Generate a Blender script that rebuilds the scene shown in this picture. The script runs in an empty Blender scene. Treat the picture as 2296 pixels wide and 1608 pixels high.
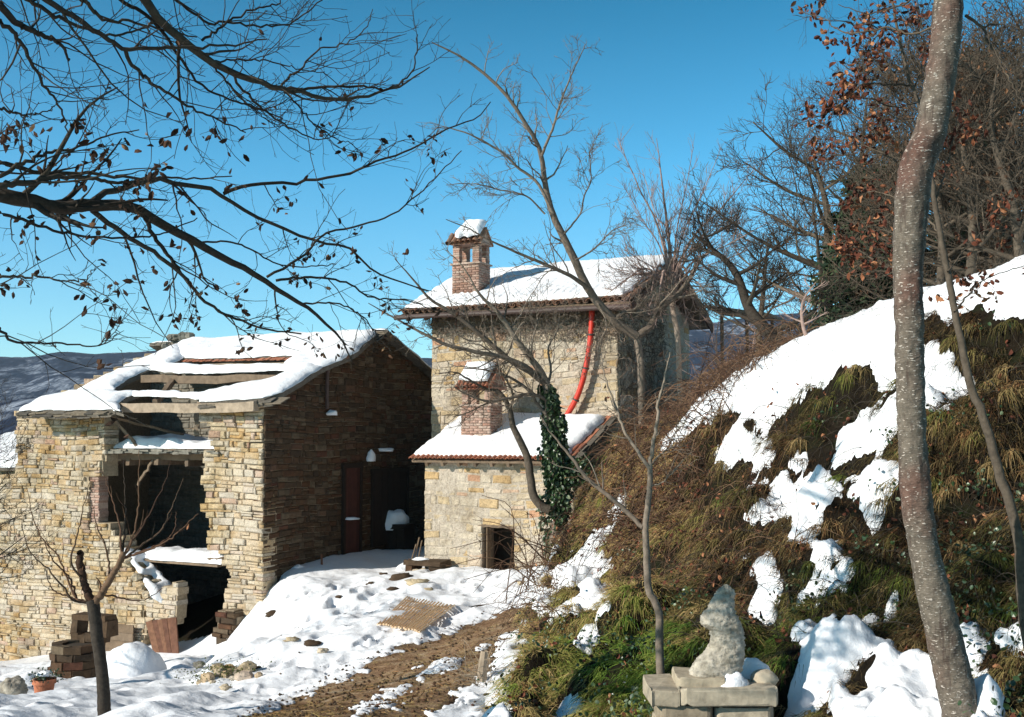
import bpy, math, random
import numpy as np
random.seed(7)
rng = np.random.default_rng(11)
PI = math.pi
scene = bpy.context.scene
COL = scene.collection

# ------------------------------------------------------------------ camera
F = 2462.0                      # focal length in units of a 2296 px wide frame
HOR = 176.0
PITCH = math.atan(HOR / F)
cp, sp = math.cos(PITCH), math.sin(PITCH)
cam_d = bpy.data.cameras.new('camera')
cam = bpy.data.objects.new('camera', cam_d)
COL.objects.link(cam)
cam.location = (0, 0, 0)
cam.rotation_euler = (PI / 2 + PITCH, 0, 0)
cam_d.sensor_width = 36
cam_d.lens = 36 * F / 2296
cam_d.clip_start = 0.05
cam_d.clip_end = 12000
scene.camera = cam


def ray(px, py):
    x = (px - 1148) / F
    z = -(py - 804) / F
    d = np.array([x, cp - z * sp, sp + z * cp])
    return d / d[1]


def P(px, py, Y):
    return ray(px, py) * Y


def proj(X, Y, Z):
    yc = Y * cp + Z * sp
    zc = -Y * sp + Z * cp
    yc = np.where(np.abs(yc) < 1e-3, 1e-3, yc)
    return 1148 + F * X / yc, 804 - F * zc / yc, yc


# ------------------------------------------------------------------ noise
def _h(ix, iy, iz, s):
    n = (ix * 374761393 + iy * 668265263 + iz * 2147483647 + s * 974634777) & 0xFFFFFFFF
    n = ((n ^ (n >> 13)) * 1274126177) & 0xFFFFFFFF
    n = n ^ (n >> 16)
    return (n & 0xFFFFFF) / float(0xFFFFFF)


def vnoise(x, y, z=None, s=0):
    x = np.asarray(x, float); y = np.asarray(y, float)
    z = np.zeros_like(x) if z is None else np.asarray(z, float)
    fx, fy, fz = np.floor(x), np.floor(y), np.floor(z)
    ix, iy, iz = fx.astype(np.int64), fy.astype(np.int64), fz.astype(np.int64)
    tx, ty, tz = x - fx, y - fy, z - fz
    tx = tx * tx * (3 - 2 * tx); ty = ty * ty * (3 - 2 * ty); tz = tz * tz * (3 - 2 * tz)
    r = 0
    for dx in (0, 1):
        for dy in (0, 1):
            for dz in (0, 1):
                w = (tx if dx else 1 - tx) * (ty if dy else 1 - ty) * (tz if dz else 1 - tz)
                r = r + w * _h(ix + dx, iy + dy, iz + dz, s)
    return r * 2 - 1


def vn2(x, y, s=0):
    x = np.asarray(x, float); y = np.asarray(y, float)
    fx, fy = np.floor(x), np.floor(y)
    ix, iy = fx.astype(np.int64), fy.astype(np.int64)
    tx, ty = x - fx, y - fy
    tx = tx * tx * (3 - 2 * tx); ty = ty * ty * (3 - 2 * ty)
    a = _h(ix, iy, 0, s); b = _h(ix + 1, iy, 0, s); c = _h(ix, iy + 1, 0, s); d = _h(ix + 1, iy + 1, 0, s)
    return ((a * (1 - tx) + b * tx) * (1 - ty) + (c * (1 - tx) + d * tx) * ty) * 2 - 1


def fbm(x, y, sc, octv=4, s=0, gain=.5):
    r, a, f = 0, 1.0, 1.0 / sc
    tot = 0
    ca, sa = math.cos(.6), math.sin(.6)
    for k in range(octv):
        xx, yy = x * ca - y * sa, x * sa + y * ca
        r = r + a * vn2(xx * f + 13.7 * k, yy * f - 7.1 * k, s + k * 17)
        x, y = xx, yy
        tot += a; a *= gain; f *= 2.03
    return r / tot


def sstep(a, b, x):
    t = np.clip((x - a) / (b - a), 0, 1)
    return t * t * (3 - 2 * t)


def nrm(v):
    v = np.asarray(v, float)
    return v / np.maximum(np.linalg.norm(v, axis=-1, keepdims=True), 1e-9)


# ------------------------------------------------------------------ mesh building
class MB:
    def __init__(self):
        self.v = []; self.f = {3: [], 4: []}; self.c = []; self.n = 0; self.ng = []

    def add(self, v, quads=None, tris=None, rnd=None):
        v = np.asarray(v, float).reshape(-1, 3)
        if quads is not None and len(quads):
            self.f[4].append(np.asarray(quads, np.int64).reshape(-1, 4) + self.n)
        if tris is not None and len(tris):
            self.f[3].append(np.asarray(tris, np.int64).reshape(-1, 3) + self.n)
        if rnd is None:
            rnd = np.full((len(v), 3), .5)
        rnd = np.broadcast_to(np.asarray(rnd, float), (len(v), 3))
        self.v.append(v); self.c.append(rnd); self.n += len(v)

    def ngon(self, v, idx_list, rnd=None):
        v = np.asarray(v, float)
        for idx in idx_list:
            self.ng.append([i + self.n for i in idx])
        self.add(v, rnd=rnd)

    def box(self, c, ax, ay, az, sx, sy, sz, rnd=None, jit=0):
        c = np.asarray(c, float)
        vs = []
        for dz in (-1, 1):
            for dx, dy in ((-1, -1), (1, -1), (1, 1), (-1, 1)):
                vs.append(c + np.asarray(ax) * dx * sx / 2 + np.asarray(ay) * dy * sy / 2 + np.asarray(az) * dz * sz / 2)
        vs = np.array(vs)
        if jit:
            vs += rng.uniform(-jit, jit, vs.shape)
        q = [(0, 3, 2, 1), (4, 5, 6, 7), (0, 1, 5, 4), (1, 2, 6, 5), (2, 3, 7, 6), (3, 0, 4, 7)]
        self.add(vs, q, rnd=rnd)

    def build(self, name, mat=None, parent=None, smooth=False, link=True):
        me = bpy.data.meshes.new(name)
        V = np.concatenate(self.v) if self.v else np.zeros((0, 3))
        nq = np.concatenate(self.f[4]) if self.f[4] else np.zeros((0, 4), np.int64)
        nt = np.concatenate(self.f[3]) if self.f[3] else np.zeros((0, 3), np.int64)
        loops = [nq.ravel(), nt.ravel()]
        sizes = [np.full(len(nq), 4), np.full(len(nt), 3)]
        for g in self.ng:
            loops.append(np.array(g)); sizes.append(np.array([len(g)]))
        loops = np.concatenate(loops).astype(np.int32); sizes = np.concatenate(sizes).astype(np.int32)
        me.vertices.add(len(V)); me.vertices.foreach_set('co', V.astype(np.float32).ravel())
        me.loops.add(len(loops)); me.loops.foreach_set('vertex_index', loops)
        me.polygons.add(len(sizes))
        st = np.concatenate([[0], np.cumsum(sizes)[:-1]]).astype(np.int32) if len(sizes) else np.zeros(0, np.int32)
        me.polygons.foreach_set('loop_start', st)
        try:
            me.polygons.foreach_set('loop_total', sizes)
        except Exception:
            pass
        if smooth:
            me.polygons.foreach_set('use_smooth', np.ones(len(sizes), bool))
        me.update(calc_edges=True)
        C = np.concatenate(self.c) if self.c else np.zeros((0, 3))
        at = me.attributes.new('rnd', 'FLOAT_COLOR', 'POINT')
        at.data.foreach_set('color', np.concatenate([C, np.ones((len(C), 1))], 1).astype(np.float32).ravel())
        if not smooth:
            try:
                me.shade_flat()
            except Exception:
                pass
        me.validate()
        if mat is not None:
            me.materials.append(mat)
        o = bpy.data.objects.new(name, me)
        COL.objects.link(o)
        if parent is not None:
            o.parent = parent
        return o


def tag(o, label=None, cat=None, group=None, kind=None):
    if label: o['label'] = label
    if cat: o['category'] = cat
    if group: o['group'] = group
    if kind: o['kind'] = kind
    return o


def empty(name, label, cat, group=None):
    o = bpy.data.objects.new(name, None)
    COL.objects.link(o)
    return tag(o, label, cat, group)


def set_base(root, loc):
    """put the empty at the thing's base while its parts keep their world place"""
    loc = np.asarray(loc, float)
    root.location = loc
    for ch in root.children:
        if ch.data is not None and len(ch.data.vertices):
            me = ch.data
            a = np.empty(len(me.vertices) * 3, np.float32)
            me.vertices.foreach_get('co', a)
            a = a.reshape(-1, 3) - loc.astype(np.float32)
            me.vertices.foreach_set('co', a.ravel()); me.update()
            for g in ch.children:
                if g.data is not None:
                    b = np.empty(len(g.data.vertices) * 3, np.float32)
                    g.data.vertices.foreach_get('co', b)
                    b = b.reshape(-1, 3) - loc.astype(np.float32)
                    g.data.vertices.foreach_set('co', b.ravel()); g.data.update()


# tubes: batches of polylines with the same number of points
def tubes(mb, Pts, R, k=5, rnd=None, cap=True):
    Pts = np.asarray(Pts, float)
    if Pts.ndim == 2:
        Pts = Pts[None]
    M, N, _ = Pts.shape
    R = np.broadcast_to(np.asarray(R, float), (M, N))
    T = np.empty_like(Pts)
    T[:, 1:-1] = Pts[:, 2:] - Pts[:, :-2]
    T[:, 0] = Pts[:, 1] - Pts[:, 0]; T[:, -1] = Pts[:, -1] - Pts[:, -2]
    T = nrm(T)
    ref = np.tile(np.array([0.31, 0.17, 0.93]), (M, 1))
    bad = np.abs((T[:, 0] * ref).sum(-1)) > .9
    ref[bad] = (1, .1, 0)
    A = nrm(np.cross(T[:, 0], ref))
    As = [A]
    for i in range(1, N):
        A = A - T[:, i] * (A * T[:, i]).sum(-1, keepdims=True)
        A = nrm(A); As.append(A)
    A = np.stack(As, 1)
    B = np.cross(T, A)
    ang = np.arange(k) * 2 * PI / k
    V = Pts[:, :, None] + R[:, :, None, None] * (A[:, :, None] * np.cos(ang)[None, None, :, None] + B[:, :, None] * np.sin(ang)[None, None, :, None])
    idx = np.arange(M * N * k).reshape(M, N, k)
    a = idx[:, :-1]; b = idx[:, 1:]
    q = np.stack([a, np.roll(a, -1, 2), np.roll(b, -1, 2), b], -1).reshape(-1, 4)
    if rnd is None:
        rr = rng.random((M, 3))
    else:
        rr = np.broadcast_to(np.asarray(rnd, float), (M, 3))
    rr = np.repeat(rr, N * k, 0)
    tr = None
    if cap and k <= 6:
        e = idx[:, -1]
        tr = np.concatenate([np.stack([e[:, 0], e[:, i], e[:, i + 1]], -1) for i in range(1, k - 1)])
    mb.add(V.reshape(-1, 3), q, tr, rnd=rr)


def resample(pts, n, rad=None):
    """smooth Catmull-like resampling of a control polyline, with radii"""
    pts = np.asarray(pts, float)
    m = len(pts)
    d = np.concatenate([[0], np.cumsum(np.linalg.norm(np.diff(pts, axis=0), axis=1))])
    t = np.linspace(0, d[-1], n)
    ext = np.vstack([2 * pts[0] - pts[1], pts, 2 * pts[-1] - pts[-2]])
    k = np.clip(np.searchsorted(d, t, side='right') - 1, 0, m - 2)
    s = ((t - d[k]) / np.maximum(d[k + 1] - d[k], 1e-9))[:, None]
    p0, p1, p2, p3 = ext[k], ext[k + 1], ext[k + 2], ext[k + 3]
    out = .5 * (2 * p1 + (-p0 + p2) * s + (2 * p0 - 5 * p1 + 4 * p2 - p3) * s ** 2 + (-p0 + 3 * p1 - 3 * p2 + p3) * s ** 3)
    if rad is None:
        return out
    r = np.interp(t / d[-1], np.linspace(0, 1, len(rad)), rad)
    return out, r


def grow(Pp, Rp, n, tr=(.15, .98), length=(.4, .9), ang=(30, 60), bias=(0, 0, .3), wig=.18, N=7, rr=.55, rmin=.002, taper=.25, lenscale='tip', flat=None):
    """children of a batch of polylines; returns (M*n,N,3),(M*n,N)"""
    M, K, _ = Pp.shape
    par = np.repeat(np.arange(M), n)
    t = rng.uniform(tr[0], tr[1], M * n) * (K - 1)
    i = np.minimum(t.astype(int), K - 2); f = (t - i)[:, None]
    p0 = Pp[par, i] * (1 - f) + Pp[par, i + 1] * f
    r0 = Rp[par, i] * (1 - f[:, 0]) + Rp[par, i + 1] * f[:, 0]
    T = nrm(Pp[par, i + 1] - Pp[par, i])
    ax = nrm(np.cross(T, rng.normal(size=(M * n, 3))))
    if flat is not None:      # keep side shoots near a plane with this normal
        fl = np.asarray(flat, float)
        sgn = rng.choice([-1, 1], M * n)[:, None]
        sd = nrm(np.cross(T, np.tile(fl, (M * n, 1)))) * sgn
        ax2 = nrm(sd + .35 * rng.normal(size=sd.shape))
        ax = nrm(ax2 - T * (ax2 * T).sum(-1, keepdims=True))
    a = np.radians(rng.uniform(ang[0], ang[1], M * n))[:, None]
    D = nrm(T * np.cos(a) + ax * np.sin(a))
    L = rng.uniform(length[0], length[1], M * n)
    if lenscale == 'tip':
        L = L * (1.15 - .75 * t / (K - 1))
    step = (L / (N - 1))[:, None]
    out = [p0]; b = np.asarray(bias, float)
    p = p0
    for j in range(1, N):
        D = nrm(D + b * (1.0 / N) * 2 + rng.normal(size=D.shape) * wig)
        p = p + D * step
        out.append(p)
    out = np.stack(out, 1)
    rs = np.maximum(r0 * rr, rmin)
    R = rs[:, None] * np.linspace(1, taper, N)[None]
    R = np.maximum(R, rmin * .6)
    return out, R


def leaves(mb, pos, size, droop=.6, rnd=None, width=.5, curl=.25, dirs=None):
    """small folded pointed leaves; pos (M,3)"""
    M = len(pos)
    size = np.broadcast_to(np.asarray(size, float), (M,))[:, None]
    d = rng.normal(size=(M, 3)) if dirs is None else dirs + rng.normal(size=(M, 3)) * .35
    d[:, 2] -= droop
    d = nrm(d)
    s = nrm(np.cross(d, rng.normal(size=(M, 3))))
    n = np.cross(d, s)
    w = width
    L = [pos, pos + d * size * .3 + s * size * w * .42 + n * size * curl * .3, pos + d * size * .7 + s * size * w * .4 + n * size * curl * .5,
         pos + d * size + n * size * curl * rng.uniform(-.5, 1.2, (M, 1)),
         pos + d * size * .7 - s * size * w * .4 + n * size * curl * .5, pos + d * size * .3 - s * size * w * .42 + n * size * curl * .3,
         pos + d * size * .5 - n * size * curl * .25]
    V = np.stack(L, 1)
    b = np.arange(M)[:, None] * 7
    tr = np.concatenate([b + np.array([[i, (i + 1) % 6, 6]]) for i in range(6)])
    if rnd is None:
        rnd = rng.random((M, 3))
    mb.add(V.reshape(-1, 3), None, tr, rnd=np.repeat(np.broadcast_to(rnd, (M, 3)), 7, 0))


# ------------------------------------------------------------------ polygon distance
def poly_sd(x, y, poly):
    """signed distance (+ inside) and nearest boundary point"""
    poly = np.asarray(poly, float)
    x = np.asarray(x, float); y = np.asarray(y, float)
    best = np.full(x.shape, 1e18); bx = np.zeros_like(x); by = np.zeros_like(x)
    ins = np.zeros(x.shape, bool)
    n = len(poly)
    for i in range(n):
        x1, y1 = poly[i]; x2, y2 = poly[(i + 1) % n]
        dx, dy = x2 - x1, y2 - y1
        t = np.clip(((x - x1) * dx + (y - y1) * dy) / max(dx * dx + dy * dy, 1e-12), 0, 1)
        qx, qy = x1 + t * dx, y1 + t * dy
        d = (x - qx) ** 2 + (y - qy) ** 2
        m = d < best
        best = np.where(m, d, best); bx = np.where(m, qx, bx); by = np.where(m, qy, by)
        if y1 != y2:
            c = ((y1 > y) != (y2 > y)) & (x < dx * (y - y1) / dy + x1)
            ins ^= c
    sd = np.sqrt(best) * np.where(ins, 1, -1)
    return sd, bx, by


def rough(poly, seg=.12, amp=.04, seed=0, closed=True):
    """subdivide a polygon and jitter it"""
    poly = np.asarray(poly, float); out = []
    n = len(poly)
    for i in range(n):
        a, b = poly[i], poly[(i + 1) % n]
        L = np.linalg.norm(b - a); m = max(1, int(L / seg))
        for j in range(m):
            out.append(a + (b - a) * j / m)
    out = np.array(out)
    k = amp / .7
    out[:, 0] += k * (vn2(out[:, 0] * 2.1 / seg * .5, out[:, 1] * 2.1 / seg * .5, seed))
    out[:, 1] += k * (vn2(out[:, 0] * 2.3 / seg * .5 + 9, out[:, 1] * 1.9 / seg * .5, seed + 5))
    return out


# ------------------------------------------------------------------ materials
def mat_new(name):
    m = bpy.data.materials.new(name); m.use_nodes = True
    nt = m.node_tree
    b = nt.nodes['Principled BSDF']
    return m, nt, b


def nn(nt, typ, **kw):
    n = nt.nodes.new(typ)
    for k, v in kw.items():
        if k in n.inputs.keys():
            n.inputs[k].default_value = v
        else:
            setattr(n, k, v)
    return n


def ramp(nt, fac, stops, interp='LINEAR'):
    r = nt.nodes.new('ShaderNodeValToRGB')
    r.color_ramp.interpolation = interp
    e = r.color_ramp.elements
    while len(e) > 1:
        e.remove(e[-1])
    e[0].position = stops[0][0]; e[0].color = (*stops[0][1], 1)
    for p, c in stops[1:]:
        x = e.new(p); x.color = (*c, 1)
    if fac is not None:
        nt.links.new(fac, r.inputs[0])
    return r.outputs[0]


def g3(a):
    return (a, a, a)


def mixc(nt, fac, a, b, mode='MIX'):
    m = nt.nodes.new('ShaderNodeMix'); m.data_type = 'RGBA'; m.blend_type = mode
    for s, val in ((m.inputs[0], fac), (m.inputs[6], a), (m.inputs[7], b)):
        if hasattr(val, 'links') or isinstance(val, bpy.types.NodeSocket):
            nt.links.new(val, s)
        elif isinstance(val, (int, float)):
            s.default_value = val
        else:
            s.default_value = (*val, 1)
    return m.outputs[2]


def coords(nt, scale=(1, 1, 1), kind='Object'):
    tc = nt.nodes.new('ShaderNodeTexCoord'); mp = nt.nodes.new('ShaderNodeMapping')
    mp.inputs['Scale'].default_value = scale
    nt.links.new(tc.outputs[kind], mp.inputs[0])
    return mp.outputs[0]


def noise(nt, scale, detail=4, rough_=.55, vec=None, dist=0.0):
    n = nt.nodes.new('ShaderNodeTexNoise')
    n.inputs['Scale'].default_value = scale; n.inputs['Detail'].default_value = detail
    n.inputs['Roughness'].default_value = rough_; n.inputs['Distortion'].default_value = dist
    if vec is not None:
        nt.links.new(vec, n.inputs['Vector'])
    return n.outputs['Fac']


def attr(nt, name='rnd', out='Separate'):
    a = nt.nodes.new('ShaderNodeAttribute'); a.attribute_name = name
    s = nt.nodes.new('ShaderNodeSeparateColor')
    nt.links.new(a.outputs['Color'], s.inputs[0])
    return s.outputs


def bump(nt, b, height, strength=.4, dist=.02):
    bp = nt.nodes.new('ShaderNodeBump')
    bp.inputs['Strength'].default_value = strength; bp.inputs['Distance'].default_value = dist
    nt.links.new(height, bp.inputs['Height'])
    nt.links.new(bp.outputs[0], b.inputs['Normal'])
    return bp


def simple_mat(name, stops, rough_=.85, sc=6, spec=.2, bstr=.35, bdist=.01, by_rnd=True, mulnoise=(.7, 1.15), vscale=(1, 1, 1), sss=None, detail=6, stain=None, pale=None):
    m, nt, b = mat_new(name)
    v = coords(nt, vscale)
    n1 = noise(nt, sc, detail, .6, v)
    if by_rnd:
        fac = attr(nt)[0]
    else:
        fac = noise(nt, sc * .35, 4, .6, v)
    c = ramp(nt, fac, stops)
    dk = ramp(nt, n1, [(.25, g3(mulnoise[0])), (.75, g3(mulnoise[1]))])
    c = mixc(nt, 1.0, c, dk, 'MULTIPLY')
    if pale:
        c = mixc(nt, ramp(nt, noise(nt, .55, 4, .6, v), [(.42, g3(0)), (.62, g3(.55))]), c, pale)
    if stain:
        c = mixc(nt, 1.0, c, ramp(nt, noise(nt, 1.1, 6, .7, v), [(.32, stain), (.52, g3(1.0)), (.75, g3(1.12))]), 'MULTIPLY')
        c = mixc(nt, 1.0, c, ramp(nt, noise(nt, 42, 3, .7, v), [(.36, g3(.45)), (.46, g3(1.0))]), 'MULTIPLY')
    nt.links.new(c, b.inputs['Base Color'])
    b.inputs['Roughness'].default_value = rough_
    b.inputs['Specular IOR Level'].default_value = spec
    if bstr:
        bump(nt, b, n1, bstr, bdist)
    return m


M = {}
M['stone_warm'] = simple_mat('stone_warm', [(0, (.46, .29, .12)), (.2, (.50, .35, .18)), (.42, (.53, .42, .26)), (.7, (.54, .46, .34)), (.88, (.47, .41, .33)), (1, (.46, .29, .20))], sc=9, bstr=1.0, bdist=.03, mulnoise=(.55, 1.2), stain=(.62, .58, .52), pale=(.56, .49, .40))
M['stone_pale'] = simple_mat('stone_pale', [(0, (.52, .35, .17)), (.18, (.52, .41, .26)), (.45, (.53, .45, .34)), (.8, (.56, .49, .39)), (.93, (.52, .42, .32)), (1, (.50, .28, .17))], sc=9, bstr=.9, bdist=.03, mulnoise=(.62, 1.15), stain=(.66, .62, .56))
M['stone_brown_shaded'] = simple_mat('stone_brown_shaded', [(0, (.095, .046, .024)), (.35, (.085, .054, .031)), (.7, (.058, .039, .025)), (.9, (.14, .105, .068)), (1, (.10, .038, .023))], sc=9, bstr=.8, bdist=.02, mulnoise=(.5, 1.2))  # brown stone; the gable's deep shade is darkened into this colour
M['mortar_mid'] = simple_mat('mortar_mid', [(0, (.34, .26, .17)), (1, (.46, .38, .27))], sc=18, by_rnd=False, bstr=.8, mulnoise=(.55, 1.15))
M['stone_dark'] = simple_mat('stone_dark', [(0, (.20, .14, .08)), (.4, (.24, .18, .11)), (.8, (.18, .15, .11)), (1, (.27, .15, .09))], sc=9, bstr=.8, bdist=.02, mulnoise=(.55, 1.2))
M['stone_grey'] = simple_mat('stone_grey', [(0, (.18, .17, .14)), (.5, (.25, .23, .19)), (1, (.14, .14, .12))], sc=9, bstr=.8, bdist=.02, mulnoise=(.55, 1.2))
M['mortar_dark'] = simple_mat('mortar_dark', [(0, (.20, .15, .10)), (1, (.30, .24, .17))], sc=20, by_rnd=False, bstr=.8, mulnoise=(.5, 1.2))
M['mortar_pale'] = simple_mat('mortar_pale', [(0, (.43, .36, .28)), (1, (.52, .46, .38))], sc=18, by_rnd=False, bstr=.8, mulnoise=(.6, 1.15), stain=(.62, .58, .5))
M['brick'] = simple_mat('brick', [(0, (.40, .23, .17)), (.5, (.46, .31, .25)), (.85, (.49, .38, .31)), (1, (.33, .19, .15))], sc=18, bstr=.8, mulnoise=(.55, 1.2), stain=(.55, .5, .45))
M['brick_mortar'] = simple_mat('brick_mortar', [(0, (.48, .34, .26)), (1, (.55, .42, .34))], sc=25, by_rnd=False, bstr=.5)
M['slab'] = simple_mat('slab', [(0, (.10, .09, .075)), (.5, (.16, .14, .115)), (1, (.22, .18, .13))], sc=12, bstr=.8, mulnoise=(.55, 1.2))
M['tile'] = simple_mat('tile', [(0, (.22, .11, .07)), (.5, (.30, .17, .11)), (1, (.20, .15, .12))], sc=14, bstr=.5)
M['tile_red'] = simple_mat('tile_red', [(0, (.34, .12, .07)), (.5, (.42, .17, .10)), (1, (.28, .12, .08))], sc=14, bstr=.5)
M['wood_old'] = simple_mat('wood_old', [(0, (.16, .11, .07)), (.5, (.22, .16, .11)), (1, (.12, .09, .065))], sc=5, vscale=(1, 1, 1), bstr=.8, mulnoise=(.5, 1.25))
M['wood_pale'] = simple_mat('wood_pale', [(0, (.30, .24, .17)), (1, (.38, .30, .22))], sc=7, bstr=.8, mulnoise=(.55, 1.2))
M['wood_red'] = simple_mat('wood_red', [(0, (.13, .06, .04)), (1, (.20, .10, .06))], sc=9, bstr=.8, mulnoise=(.55, 1.2))
M['metal_dark'] = simple_mat('metal_dark', [(0, (.06, .04, .035)), (1, (.10, .06, .05))], sc=9, rough_=.55, spec=.4, bstr=.2)
M['cane'] = simple_mat('cane', [(0, (.80, .58, .36)), (.5, (.86, .66, .44)), (1, (.74, .50, .29))], sc=15, bstr=.4)
M['pot'] = simple_mat('pot', [(0, (.46, .17, .09)), (1, (.46, .17, .09))], sc=15, bstr=.3, by_rnd=False)
M['bark_dark'] = simple_mat('bark_dark', [(0, (.030, .024, .019)), (.5, (.045, .036, .028)), (1, (.062, .052, .038))], sc=30, bstr=.8, bdist=.006, mulnoise=(.5, 1.4))
M['bark_grey'] = simple_mat('bark_grey', [(0, (.14, .11, .085)), (.5, (.20, .16, .125)), (1, (.27, .22, .17))], sc=20, bstr=.8, mulnoise=(.5, 1.3))
M['bark_pale'] = simple_mat('bark_pale', [(0, (.34, .26, .20)), (1, (.42, .33, .26))], sc=16, bstr=.6, mulnoise=(.6, 1.2))
M['bark_mid'] = simple_mat('bark_mid', [(0, (.07, .055, .04)), (.5, (.10, .08, .06)), (1, (.14, .11, .08))], sc=20, bstr=.8, mulnoise=(.5, 1.3))
M['twig_red'] = simple_mat('twig_red', [(0, (.04, .024, .016)), (.45, (.09, .046, .028)), (.8, (.20, .12, .07)), (1, (.04, .03, .022))], sc=20, bstr=0)
M['twig_rose'] = simple_mat('twig_rose', [(0, (.28, .19, .16)), (1, (.38, .27, .23))], sc=20, bstr=0)
M['leaf_dry'] = simple_mat('leaf_dry', [(0, (.030, .017, .011)), (.5, (.060, .032, .020)), (.85, (.10, .05, .03)), (1, (.26, .15, .08))], sc=20, bstr=0)
M['leaf_oak'] = simple_mat('leaf_oak', [(0, (.05, .020, .014)), (.4, (.13, .042, .026)), (.75, (.20, .07, .036)), (1, (.42, .20, .10))], sc=20, bstr=0)
M['leaf_brown'] = simple_mat('leaf_brown', [(0, (.05, .03, .02)), (.5, (.11, .06, .035)), (1, (.22, .11, .055))], sc=20, bstr=0)
M['leaf_ivy'] = simple_mat('leaf_ivy', [(0, (.015, .035, .012)), (.5, (.03, .06, .02)), (.8, (.05, .09, .035)), (1, (.20, .24, .15))], sc=20, bstr=0, rough_=.35, spec=.5)
M['leaf_pine'] = simple_mat('leaf_pine', [(0, (.015, .03, .02)), (.5, (.03, .055, .03)), (1, (.06, .085, .04))], sc=20, bstr=0)
M['grass'] = simple_mat('grass', [(0, (.08, .15, .02)), (.22, (.14, .20, .03)), (.42, (.20, .20, .045)), (.6, (.32, .24, .09)), (.8, (.42, .29, .13)), (1, (.28, .13, .05))], sc=4, bstr=0, mulnoise=(.7, 1.2))
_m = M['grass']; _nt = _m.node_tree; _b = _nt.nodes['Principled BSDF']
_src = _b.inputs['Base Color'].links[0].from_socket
_dk = ramp(_nt, attr(_nt)[2], [(0, g3(.07)), (1, g3(1.15))])  # blade darkening: bank shade and lit clumps painted into the grass colour
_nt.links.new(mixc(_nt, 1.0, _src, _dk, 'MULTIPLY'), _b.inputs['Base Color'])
M['rock'] = simple_mat('rock', [(0, (.30, .26, .20)), (.5, (.42, .38, .31)), (1, (.24, .20, .15))], sc=11, by_rnd=False, bstr=1.0, bdist=.03, mulnoise=(.45, 1.25), detail=10)
M['creeper'] = simple_mat('creeper', [(0, (.10, .075, .055)), (.5, (.17, .13, .10)), (1, (.28, .22, .17))], sc=20, bstr=0)
M['moss'] = simple_mat('moss', [(0, (.05, .07, .015)), (1, (.14, .15, .04))], sc=20, bstr=0)
M['rock_pale'] = simple_mat('rock_pale', [(0, (.42, .35, .25)), (.5, (.52, .45, .34)), (1, (.34, .28, .20))], sc=14, by_rnd=True, bstr=.8, bdist=.01, mulnoise=(.55, 1.15), detail=9)
M['rock_pit'] = simple_mat('rock_pit', [(.3, (.36, .32, .25)), (.6, (.54, .49, .41))], sc=26, by_rnd=False, bstr=1.0, bdist=.02, mulnoise=(.35, 1.25), detail=10)
M['hose'] = simple_mat('hose', [(0, (.58, .035, .015)), (1, (.58, .035, .015))], sc=5, rough_=.4, spec=.5, bstr=0, mulnoise=(.9, 1.05))
M['wood_dred'] = simple_mat('wood_dred', [(0, (.05, .018, .014)), (1, (.08, .03, .022))], sc=7, bstr=.5)
M['dark_wood'] = simple_mat('dark_wood', [(0, (.020, .014, .010)), (1, (.035, .022, .016))], sc=7, bstr=.5)
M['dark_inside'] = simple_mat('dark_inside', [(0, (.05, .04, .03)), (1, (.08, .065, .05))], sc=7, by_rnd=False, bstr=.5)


def snow_mat():
    m, nt, b = mat_new('snow')
    v = coords(nt)
    n1 = noise(nt, 5, 6, .6, v); n2 = noise(nt, 60, 4, .6, v)
    c = ramp(nt, n1, [(.3, (.80, .82, .86)), (.7, (.86, .87, .89))])
    nt.links.new(c, b.inputs['Base Color'])
    b.inputs['Roughness'].default_value = .65
    b.inputs['Specular IOR Level'].default_value = .15
    ad = nt.nodes.new('ShaderNodeMath'); ad.operation = 'MULTIPLY_ADD'
    nt.links.new(n2, ad.inputs[0]); ad.inputs[1].default_value = .12
    nt.links.new(n1, ad.inputs[2])
    bump(nt, b, ad.outputs[0], .5, .06)
    return m


M['snow'] = snow_mat()


def bark_trunk_mat():
    """smooth grey cherry-like bark: pale lenticel dashes, grey lichen, reddish bare stretch"""
    m, nt, b = mat_new('bark_lenticel')
    v = coords(nt)
    vs = coords(nt, (34, 34, 120))
    vb = coords(nt, (20, 20, 3))
    big = noise(nt, 1.3, 3, .5, v)
    base = ramp(nt, big, [(.3, (.17, .145, .115)), (.50, (.145, .12, .095)), (.62, (.135, .072, .055)), (.70, (.135, .10, .08))])
    fine = noise(nt, 26, 6, .65, v)
    base = mixc(nt, 1.0, base, ramp(nt, fine, [(.3, g3(.5)), (.7, g3(1.25))]), 'MULTIPLY')
    lich = noise(nt, 24, 8, .75, v)
    base = mixc(nt, ramp(nt, lich, [(.59, g3(0)), (.64, g3(.6))]), base, (.44, .42, .37))
    len_ = noise(nt, 1.0, 2, .5, vs)
    base = mixc(nt, ramp(nt, len_, [(.635, g3(0)), (.68, g3(.8))]), base, (.62, .55, .48))
    crack = noise(nt, 1.0, 4, .6, vb)
    base = mixc(nt, ramp(nt, crack, [(.36, g3(.85)), (.44, g3(0))]), base, (.07, .05, .04))
    nt.links.new(base, b.inputs['Base Color'])
    b.inputs['Roughness'].default_value = .8
    b.inputs['Specular IOR Level'].default_value = .2
    ad = nt.nodes.new('ShaderNodeMath'); ad.operation = 'ADD'
    nt.links.new(len_, ad.inputs[0]); nt.links.new(fine, ad.inputs[1])
    bump(nt, b, ad.outputs[0], .7, .012)
    return m


M['bark_lenticel'] = bark_trunk_mat()


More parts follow.
